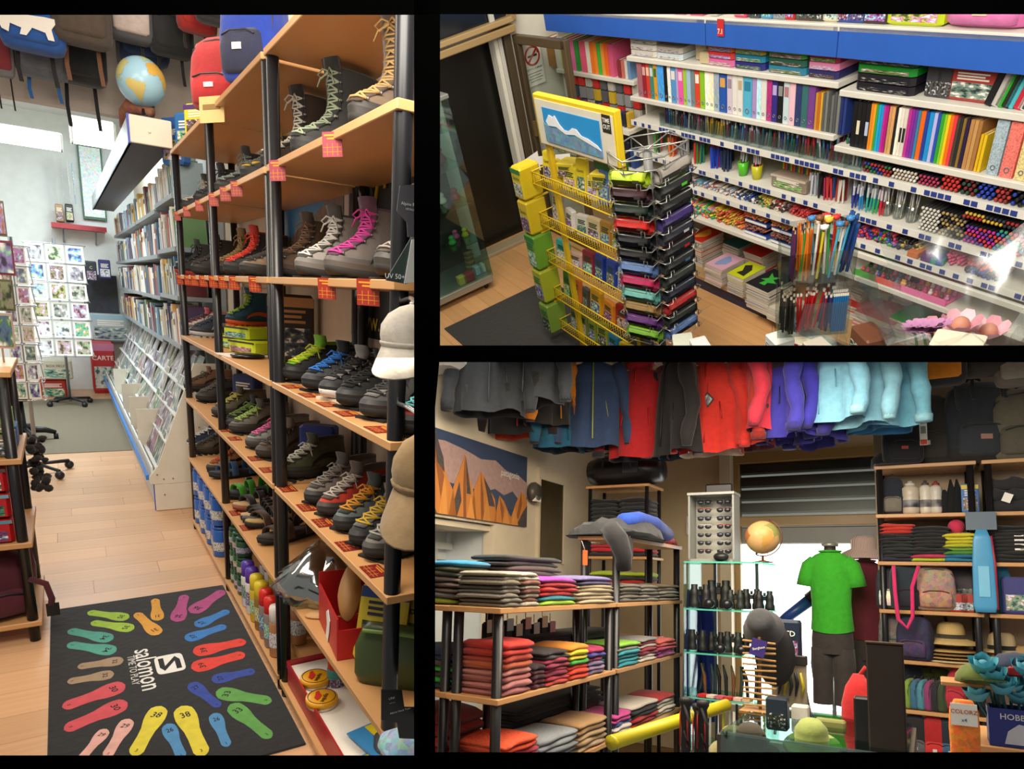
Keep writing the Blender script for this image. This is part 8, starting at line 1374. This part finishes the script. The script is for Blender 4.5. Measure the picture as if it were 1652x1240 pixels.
for i in range(9): b = MB(); b.tube([(0, 0, 0), (.01, 0, .12), (0, 0, .2)], [.01, .013, .006], 6); S(R3, 'pocket_knife', 'pocket knife standing on the lower tower shelf, %s from left' % nth(i), 'knife', b, M(('#2a2c30', '#8a5a34', '#3a4a50', '#1c1c1e')[i % 4], .4), Tr(-1.33+.045*i, 4.6, .876) @ Ry(rnd.uniform(-.2, .2)), 'knives in the glass tower')
for i, c in enumerate(('#c82a2c', '#d8c8b8', '#c85a6a', '#b8302c', '#d8b0a0', '#c8a888')): slab(R3, 'knife_box', '%s flat knife box on the lower tower shelf' % cname(c), 'box', Tr(-1.27+.055*i, 4.5, .876) @ Rz(rnd.uniform(-.3, .3)), .05, .07, .018, c, 'knife boxes')
for i in range(10): b = MB(); b.tube([(0, 0, 0), (.005, 0, .28)], .008, 6); S(R3, 'tent_peg', 'slim bright rod on bottom tower shelf, %s from left' % nth(i), 'rod', b, M(('#c8c830', '#e8e8e0', '#26282c')[i % 3], .4), Tr(-1.3+.042*i, 4.6, .556), 'rods in the glass tower')
# eyewear display on the tower
ex, ez = -1.22, 1.742; e = E(R3, 'eyewear_display', 'grey sunglasses display cabinet on the glass tower', 'display case', None, Tr(ex, 4.6, ez)); P(e, 'back_panel', MB().box((0, .07, .225), (.29, .01, .45)), M('#a8a89e', .5))
for sg in (-1, 1): P(e, 'side_wall', MB().box((sg*.145, 0, .225), (.012, .16, .45)), M('#8a8c88', .4))
P(e, 'top_wall', MB().box((0, 0, .45), (.31, .18, .016)), M('#9a9c98', .4)); P(e, 'header_sign', MB().cbox((.03, .02, .49), (.18, .02, .07), .01), M('#1c1a1c', .4)); P(e, 'bottom_wall', MB().box((0, 0, .008), (.3, .16, .016)), M('#8a8c88', .4))
gl_me = _unit('eyewear_lens', lambda b: [b.lathe([(.5, 0), (.46, .12), (.2, .2)], 10, T=Tr(sg*.55, 0, 0) @ Rx(PI/2) @ tf(sc=(1, .72, 1))) for sg in (-1, 1)]); fr_me = _unit('eyewear_frame', lambda b: (b.tube([(-1.05, 0, .2), (-.5, -.15, .3), (0, -.18, .22), (.5, -.15, .3), (1.05, 0, .2)], .06, 5), b.tube([(-1.05, 0, .2), (-1.0, .6, .15)], .05, 5), b.tube([(1.05, 0, .2), (1.0, .6, .15)], .05, 5)))
for r in range(7):
    for k in range(2):
        c = ('#1c1c20', '#8a8a86', '#b03a2c', '#4a4c50', '#2a3a6a', '#6a2a2c', '#c8c4bc')[(r*2+k*3) % 7]; o = S(R3, 'sunglasses', '%s sunglasses, row %s from top, %s column' % (cname(c), nth(r), ('left', 'right')[k]), 'sunglasses', fr_me, M(c, .3), Tr(ex-.065+.13*k, 4.6, ez+.4-.055*r) @ tf(sc=.045), 'sunglasses in the display'); P(o, 'lenses', gl_me, M('#2a2c34', .08), kind='stuff')
b = MB(); b.sphere((0, 0, .03), (.05, .04, .03), 12, 7); S(R3, 'eyewear_case', 'black eyewear case lying before the display', 'case', b, M('#1a1a1c', .4), Tr(-1.15, 4.5, 1.742)); b = MB(); b.cbox((0, 0, 0), (.09, .04, .2), .02); o = S(R3, 'soap_dispenser', 'white wall dispenser between shelving and sunglasses', 'dispenser', b, mWHITE, Tr(-2.0, 6.66, R3.y(1092, 847, 6.66).z)); P(o, 'window', MB().box((0, -.022, -.02), (.03, .004, .08)), M('#8a8a84', .4))
p = R3.y(1229, 862, 4.6); globe(R3, 'antique beige globe on wooden foot on top of glass tower', Tr(p.x, 4.62, 1.742), .108, '#c8a06a', ['#b06a34', '#c09048', '#a8843c', '#8a8a4a', '#b87a40'], 'arc', (.35, 0), -1.5, '#6a3c1e')
# --- things around the counter
CTY0, CTY1 = 2.9, 3.6; ct = E(R3, 'glass_counter', 'glass sales counter in front of the window', 'counter', None, Tr(0, 0, 0)); P(ct, 'top_pane', MB().box((-.42, 3.25, 1.0), (.66, .7, .012)), M('#c8e0da', .04, 'glass', 0, .3)); P(ct, 'front_pane', MB().box((-.42, 2.9, .6), (.66, .008, .8)), mG3); P(ct, 'inner_shelf', MB().box((-.42, 3.25, .8), (.64, .66, .01)), M('#d8e8e4', .05, 'glass', 0, .2))
for x in (-.75, -.09): P(ct, 'end_panel', MB().box((x, 3.25, .5), (.03, .7, .98)), M('#5a5048', .5))
P(ct, 'base_panel', MB().box((-.42, 3.25, .3), (.66, .7, .6)), M('#c8c4b8', .5))
def cy(u, v, y): return R3.y(u, v, y)
for i, (u, v, y, c, lab) in enumerate(((1212, 1196, 3.0, '#3c3526', 'crumpled olive sun hat in the counter'), (1185, 1200, 3.05, '#8a8458', 'pale olive sun hat in counter'), (1310, 1190, 3.0, '#9aa85a', 'lime rimmed clear sun hat'))):
    p = cy(u, v, y); b = MB(); b.lathe([(.11, 0), (.1, .012), (.065, .02), (.06, .07), (.04, .1), (.005, .105)], 20); S(R3, 'sun_hat', lab, 'hat', b, M(c, .9, 'fabric'), Tr(p.x, y, p.z-.03) @ Rx(.3), 'sun hats in the counter')
p = cy(1230, 1010, 3.6); e = E(R3, 'hat_stand_hat', 'dark grey felt hat with purple swing tag', 'hat', None, Tr(p.x, 3.6, p.z)); b = MB(); b.lathe([(.1, -.03), (.095, -.01), (.07, .01), (.066, .07), (.04, .095), (.004, .09)], 22, cap0=False); P(e, 'felt', b, M('#3a3b3e', .9, 'fabric'), Rx(1.1))
P(e, 'swing_tag', MB().box((.03, -.14, -.09), (.07, .004, .08), T=Ry(.25)), M('#3a2a7a', .5)); TX(e, 'Berghaus', .016, mPAPER, tf((.01, -.144, -.095), (PI/2, -.25, 0)))
p = cy(1226, 1092, 3.5); e = E(R3, 'wooden_rack', 'slatted wooden display rack of knives', 'rack', None, Tr(p.x, 3.5, p.z-.17))
P(e, 'spine', MB().box((0, 0, .18), (.012, .012, .36)), M('#8a6238', .5, 'wood')); P(e, 'base', MB().cbox((.0, 0, .01), (.17, .14, .02), .004), M('#a8783c', .5, 'wood'))
for k in range(12): P(e, 'slat', MB().cbox((0, -.012, .04+.027*k), (.155, .012, .009), .002, T=Tr(0, 0, .04+.027*k) @ Ry(.05*((k % 3)-1)) @ Tr(0, 0, -.04-.027*k)), M('#b08448', .5, 'wood'))
p = cy(1240, 1055, 3.75); b = MB(); b.sphere((0, 0, 0), (.1, .03, .16), 18, 12); S(R3, 'black_paddle_case', 'rounded black case behind the wooden rack', 'case', b, M('#17171a', .6), Tr(p.x+.03, 3.75, p.z))
p = cy(1275, 1068, 3.9); pbox(R3, 'blue and black boxed headlamp behind counter', Tr(p.x, 3.9, p.z), .11, .08, .22, '#16263c', '#2a78b8', None, txt='LED'); p = cy(1274, 1140, 3.85); e = E(R3, 'knife_display', 'dark topped cream board with hanging knives', 'display', None, Tr(p.x, 3.85, p.z)); P(e, 'board', MB().cbox((0, 0, .12), (.17, .03, .24), .004), M('#a89a80', .6)); P(e, 'header', MB().cbox((0, -.005, .24), (.18, .04, .05), .004), M('#2c2622', .5))
for k in range(5): b = MB(); b.tube([(-.05+.028*k, -.025, .06), (-.04+.028*k, -.025, .11+.02*(k % 2)), (-.045+.026*k, -.025, .18)], [.004, .009, .006], 6); P(e, 'knife', b, M(('#26282c', '#c8b828', '#2c3a34')[k % 3], .4))
a, c = cy(1258, 1004, 6.2), cy(1322, 956, 6.2); e = E(R3, 'telescope', 'blue telescope tube pointing at the window', 'telescope', None, Tr(0, 0, 0)); b = MB(); b.tube([a, a.lerp(c, .2), a.lerp(c, .75)], [.035, .045, .05], 14); P(e, 'tube', b, M('#24489a', .35)); b = MB(); b.tube([a.lerp(c, .75), c], [.062, .064], 14); P(e, 'dew_shield', b, M('#16171a', .4)); b = MB(); b.tube([a+Vector((-.06, 0, -.02)), a], .025, 10); P(e, 'eyepiece', b, M('#1a1a1c', .4)); b = MB(); [b.tube([a.lerp(c, .3), a.lerp(c, .3)+Vector((dx, dy, -1.0))], .012, 6) for dx, dy in ((-.15, 0), (.15, .05), (0, .2))]; P(e, 'tripod', b, mSTEEL)
a, c = cy(988, 1197, 2.75), cy(1172, 1137, 3.5); e = E(R3, 'yellow_tube', 'long yellow cardboard tube lying across counter', 'tube', None, Tr(0, 0, 0)); b = MB(); b.tube([a, c], .03, 16); P(e, 'tube', b, M('#c8bc1c', .4)); d = (c-a).normalized(); b = MB(); b.tube([a-d*.012, a+d*.01], .031, 16); P(e, 'end_cap', b, M('#b8ac18', .4)); b = MB(); b.tube([a.lerp(c, .62), a.lerp(c, .72)], .0306, 16); P(e, 'printed_ring', b, M('#8a8418', .5))
for i, u in enumerate((1106, 1128, 1115)):
    p = cy(u, 1135+8*i, 2.75); e = E(R3, 'trekking_pole', 'black and red trekking pole grip, %s in the bundle' % nth(i), 'trekking pole', 'trekking poles by counter', Tr(p.x, 2.75+.05*i, p.z)); b = MB(); b.lathe([(.012, -.22), (.019, -.16), (.016, -.1), (.02, -.05), (.017, -.01), (.026, .008), (.024, .022), (.01, .028)], 12); P(e, 'grip', b, M('#19191b', .6)); b = MB(); b.tube([(-.018, -.012, -.03), (-.019, -.014, -.16)], .003, 5); b.tube([(.012, -.016, -.03), (.012, -.018, -.16)], .003, 5); P(e, 'red_line', b, M('#b82820', .5)); b = MB(); b.tube([(0, 0, -.2), (0, 0, -1.0)], .008, 8); P(e, 'shaft', b, M('#26262a', .3, 'plain', .5)); b = MB(); b.tube([(0, -.02, 0), (.03, -.05, -.06), (.03, -.05, -.16), (.0, -.02, -.1)], .006, 5); P(e, 'wrist_strap', b, M('#141416', .8))
p = cy(1430, 1130, 3.0); b = MB(); b.cbox((0, 0, 0), (.125, .05, .62), .006); o = S(R3, 'brown_board', 'tall dark brown upright board before the hats', 'board', b, M('#2a1e16', .7, 'wood'), Tr(p.x, 3.0, 1.08)); P(o, 'cap_edge', MB().box((0, 0, .312), (.13, .055, .006)), M('#3c2c1e', .6)); p = cy(1395, 1165, 3.3); S(R3, 'dark_case', 'dark upright case beside the red bag', 'case', MB().cbox((0, 0, 0), (.08, .06, .5), .006), M('#18171a', .5), Tr(p.x+.02, 3.1, .92))
p = cy(1388, 1195, 3.6); b = MB(); b.loft([rrect(.075*k, .07*k, zz, 18, .7) for zz, k in ((0, .7), (.06, 1), (.16, 1.0), (.24, .75), (.3, .3))]); e = E(R3, 'red_bag', 'red knotted bag standing by dark case', 'bag', None, Tr(p.x, 3.6, p.z)); P(e, 'body', b, M('#b81c1e', .5, 'fabric')); b = MB(); b.tube([(0, 0, .28), (.03, 0, .33), (.06, 0, .3)], .012, 6); P(e, 'knot', b, M('#a0181a', .5, 'fabric'))
for i, (u, v, y, w, h, c, lab) in enumerate(((1340, 1195, 3.3, .12, .12, '#8a8a4a', 'olive tin on the counter right end'), (1326, 1178, 3.35, .1, .06, '#9a2a5a', 'magenta pouch in the counter'), (1360, 1205, 3.2, .1, .07, '#8a3028', 'dark red pouch in the counter'), (1268, 1205, 3.05, .12, .05, '#e0dcd0', 'white paper lying on counter'), (1255, 1165, 3.3, .09, .14, '#1c2a3a', 'navy boxed watch in the counter'), (1292, 1170, 3.4, .07, .12, '#d8d4c8', 'white card standing in counter'))): p = cy(u, v, y); pbox(R3, lab, Tr(p.x, y, p.z-.03), w, .06, h, c, c, 'small goods in the counter', lines=0)
# flowers, socks and cap at the lower right
fb = cy(1632, 1203, 2.85); e = E(R3, 'hobby_table', 'light wood table corner under the blue flower box', 'table', None, Tr(fb.x, 2.95, fb.z)); P(e, 'top', MB().cbox((.1, .05, -.012), (.44, .4, .025), .004), mWOODX); b = MB(); b.tube([(0, -.05, -.03), (0, -.05, -1.0)], .02, 8); P(e, 'leg', b, mPOST)
bx_ = E(R3, 'flower_box', 'dark blue box with white horse print holding paper roses', 'box', None, Tr(fb.x+.03, 2.87, fb.z+.002)); P(bx_, 'body', MB().box((0, -.055, .06), (.18, .006, .12)).box((0, .055, .06), (.18, .006, .12)).box((-.088, 0, .06), (.006, .11, .12)).box((.088, 0, .06), (.006, .11, .12)).box((0, 0, .003), (.18, .11, .006)), M('#1c2a78', .45)); TX(bx_, 'HOBBIES', .026, M('#c8ccd8', .5), tf((-.01, -.06, .095), (PI/2, 0, 0)))
b = MB(); b.prism([(-.05, -.03), (.05, -.03), (.05, 0), (.02, .03), (-.01, .035), (-.04, .01)], 0, .002, T=Tr(0, -.059, .04) @ Rx(PI/2)); P(bx_, 'white_print', b, M('#b8bcc8', .5))
for i in range(11):
    fx, fz = -.12+.24*((i*37) % 11)/10, .16+.09*((i*5) % 4)/3; e = E(R3, 'paper_rose', 'light blue paper rose, %s of the bunch in blue box' % nth(i), 'flower', 'blue paper roses', Tr(fb.x+.03+fx, 2.85+.03*(i % 3), fb.z+fz) @ Rx(.5) @ tf(sc=1.25)); b = MB(); b.sphere((0, 0, .0), (.018, .018, .02), 10, 7); P(e, 'heart', b, M('#4a9ab0', .7))
    for k, (r0, mt_) in enumerate((((.008, .022, .03, .034), '#5ab0c4'), ((.006, .016, .022, .02), '#6cc0d0'))):
        b = MB(); rg = [[(r_*math.cos(q)*(1+.07*math.sin(5*q+k)), r_*math.sin(q)*(1+.07*math.sin(5*q+k)), zz+.005*math.sin(5*q+k)*(zz > 0)) for q in [2*PI*j/20 for j in range(20)]] for r_, zz in zip(r0, (-.022, -.012, .006, .02+.006*k))]; b.loft(rg, True, False); P(e, 'petal_ring', b, M(mt_, .7))
    b = MB(); b.tube([(0, 0, -.02), (-fx*.5, 0, -fz+.02)], .004, 5); P(e, 'stem', b, M('#2a7a80', .6))
p = cy(1553, 1120, 2.7); e = E(R3, 'sock_bundle', 'bundle of colourful patterned socks with white header card', 'socks', None, Tr(p.x, 2.7, p.z) @ tf(sc=.85)); b = MB(); b.loft([rrect(a, .025, zz, 16, .7) for zz, a in ((-.02, .03), (-.05, .045), (-.12, .05), (-.2, .048), (-.27, .05), (-.3, .04))]); P(e, 'socks', b, M('#c8702c', .9, 'camo', 0, 45)); P(e, 'header_card', MB().box((0, -.03, -.07), (.085, .004, .08)), mPAPER); TX(e, 'COLORZ', .021, M('#b8542c', .5), tf((0, -.034, -.06), (PI/2, 0, 0))); TX(e, 'x4', .018, M('#3a6a9a', .5), tf((0, -.034, -.09), (PI/2, 0, 0)))
p = cy(1584, 1100, 2.9); b = MB(); b.lathe([(.1, 0), (.095, .03), (.07, .065), (.03, .08), (.003, .082)], 20); e = E(R3, 'peaked_hat', 'olive green cap above the sock bundle', 'cap', None, Tr(p.x, 2.9, p.z) @ tf(sc=.8)); P(e, 'crown', b, M('#5a6a2c', .9, 'fabric')); b = MB(); b.prism([(-.08, -.06), (-.08, -.13), (0, -.16), (.08, -.13), (.08, -.06)], 0, .006, T=Rx(-.15)); P(e, 'visor', b, M('#546428', .9, 'fabric')); P(e, 'ledge', MB().cbox((-.02, .02, -.01), (.26, .2, .018), .003), mWOODX)
p = cy(1640, 1085, 2.95); b = MB(); b.lathe([(.08, 0), (.076, .03), (.05, .06), (.003, .07)], 18); e = E(R3, 'peaked_hat', 'navy cap with red badge at right picture edge', 'cap', None, Tr(p.x, 2.95, p.z)); P(e, 'crown', b, M('#26304a', .9, 'fabric')); P(e, 'red_badge', MB().cbox((0, -.08, .012), (.06, .02, .03), .004), M('#a81c24', .6))
# ---------------------------------------------------------------- each room is trimmed at the added border slabs
def cut_planes(room):
    """(point, normal pointing to the part to drop) in lens axes"""
    def vert(u, sgn): d = (u-CX)/FPX; n = Vector((1, 0, -d)).normalized()*sgn; return n
    def hor(v, sgn): d = (v-CY)/FPX; n = Vector((0, 1, -d)).normalized()*sgn; return n
    if room is R1: return [vert(689, 1), vert(-260, -1), hor(-120, -1), hor(1400, 1), ]
    if room is R2: return [vert(690, -1), vert(1900, 1), hor(-120, -1), hor(570, 1)]
    if room is R3: return [vert(687, -1), vert(1900, 1), hor(571, -1), hor(1400, 1)]
    return []
def finish():
    kids = {}
    for o in bpy.data.objects:
        if o.parent: kids.setdefault(o.parent, []).append(o)
    CI = RC.W.inverted(); cuts = 0; drop = []
    for o, room in TOPS:
        base = room.W @ o.matrix_basis
        o.matrix_basis = base
        pls = cut_planes(room)
        if not pls: continue
        stack = [(o, base)]
        while stack:
            q, mw = stack.pop()
            for ch in kids.get(q, []): stack.append((ch, mw @ ch.matrix_basis))
            if q.type != 'MESH': continue
            ml = CI @ mw; bb = [ml @ Vector(c) for c in q.bound_box]
            todo = []
            gone = False
            for n in pls:
                ds = [n.dot(p) for p in bb]
                if min(ds) >= 0: gone = True; break
                if max(ds) > 0: todo.append(n)
            if max(p.z for p in bb) < .95: gone = True
            if gone:
                drop.append(q); continue
            if todo or min(p.z for p in bb) < .95:
                bm = bmesh.new(); bm.from_mesh(q.data); inv = ml.inverted(); inT = ml.to_3x3().transposed()
                for n in todo:
                    no = (inT @ n).normalized(); pt = inv @ Vector((0, 0, 0))
                    bmesh.ops.bisect_plane(bm, geom=bm.verts[:]+bm.edges[:]+bm.faces[:], plane_co=pt, plane_no=no, clear_outer=True)
                no = (inT @ Vector((0, 0, -1))).normalized(); pt = inv @ Vector((0, 0, .95))
                bmesh.ops.bisect_plane(bm, geom=bm.verts[:]+bm.edges[:]+bm.faces[:], plane_co=pt, plane_no=no, clear_outer=True)
                if not bm.faces: bm.free(); drop.append(q); continue
                me = q.data.copy(); bm.to_mesh(me); bm.free(); mats = [s.material for s in q.material_slots]
                q.data = me
                for i, s in enumerate(q.material_slots): s.link = 'OBJECT'; s.material = mats[i]
                cuts += 1
    ds = set(drop)
    for q in list(ds):
        for ch in kids.get(q, []):      # a dropped part keeps its children only if they are in view: none are
            ds.add(ch)
    tops = {o for o, _ in TOPS}
    empt = [o for o in tops if o.type == 'EMPTY' and all(c in ds for c in kids.get(o, []))]
    meshless = [q for q in ds if q in tops]
    for o in list(ds)+empt:
        try: bpy.data.objects.remove(o)
        except ReferenceError: pass
    print('cut', cuts, 'dropped', len(ds), 'empties', len(empt), 'objects', len(bpy.data.objects))
finish()
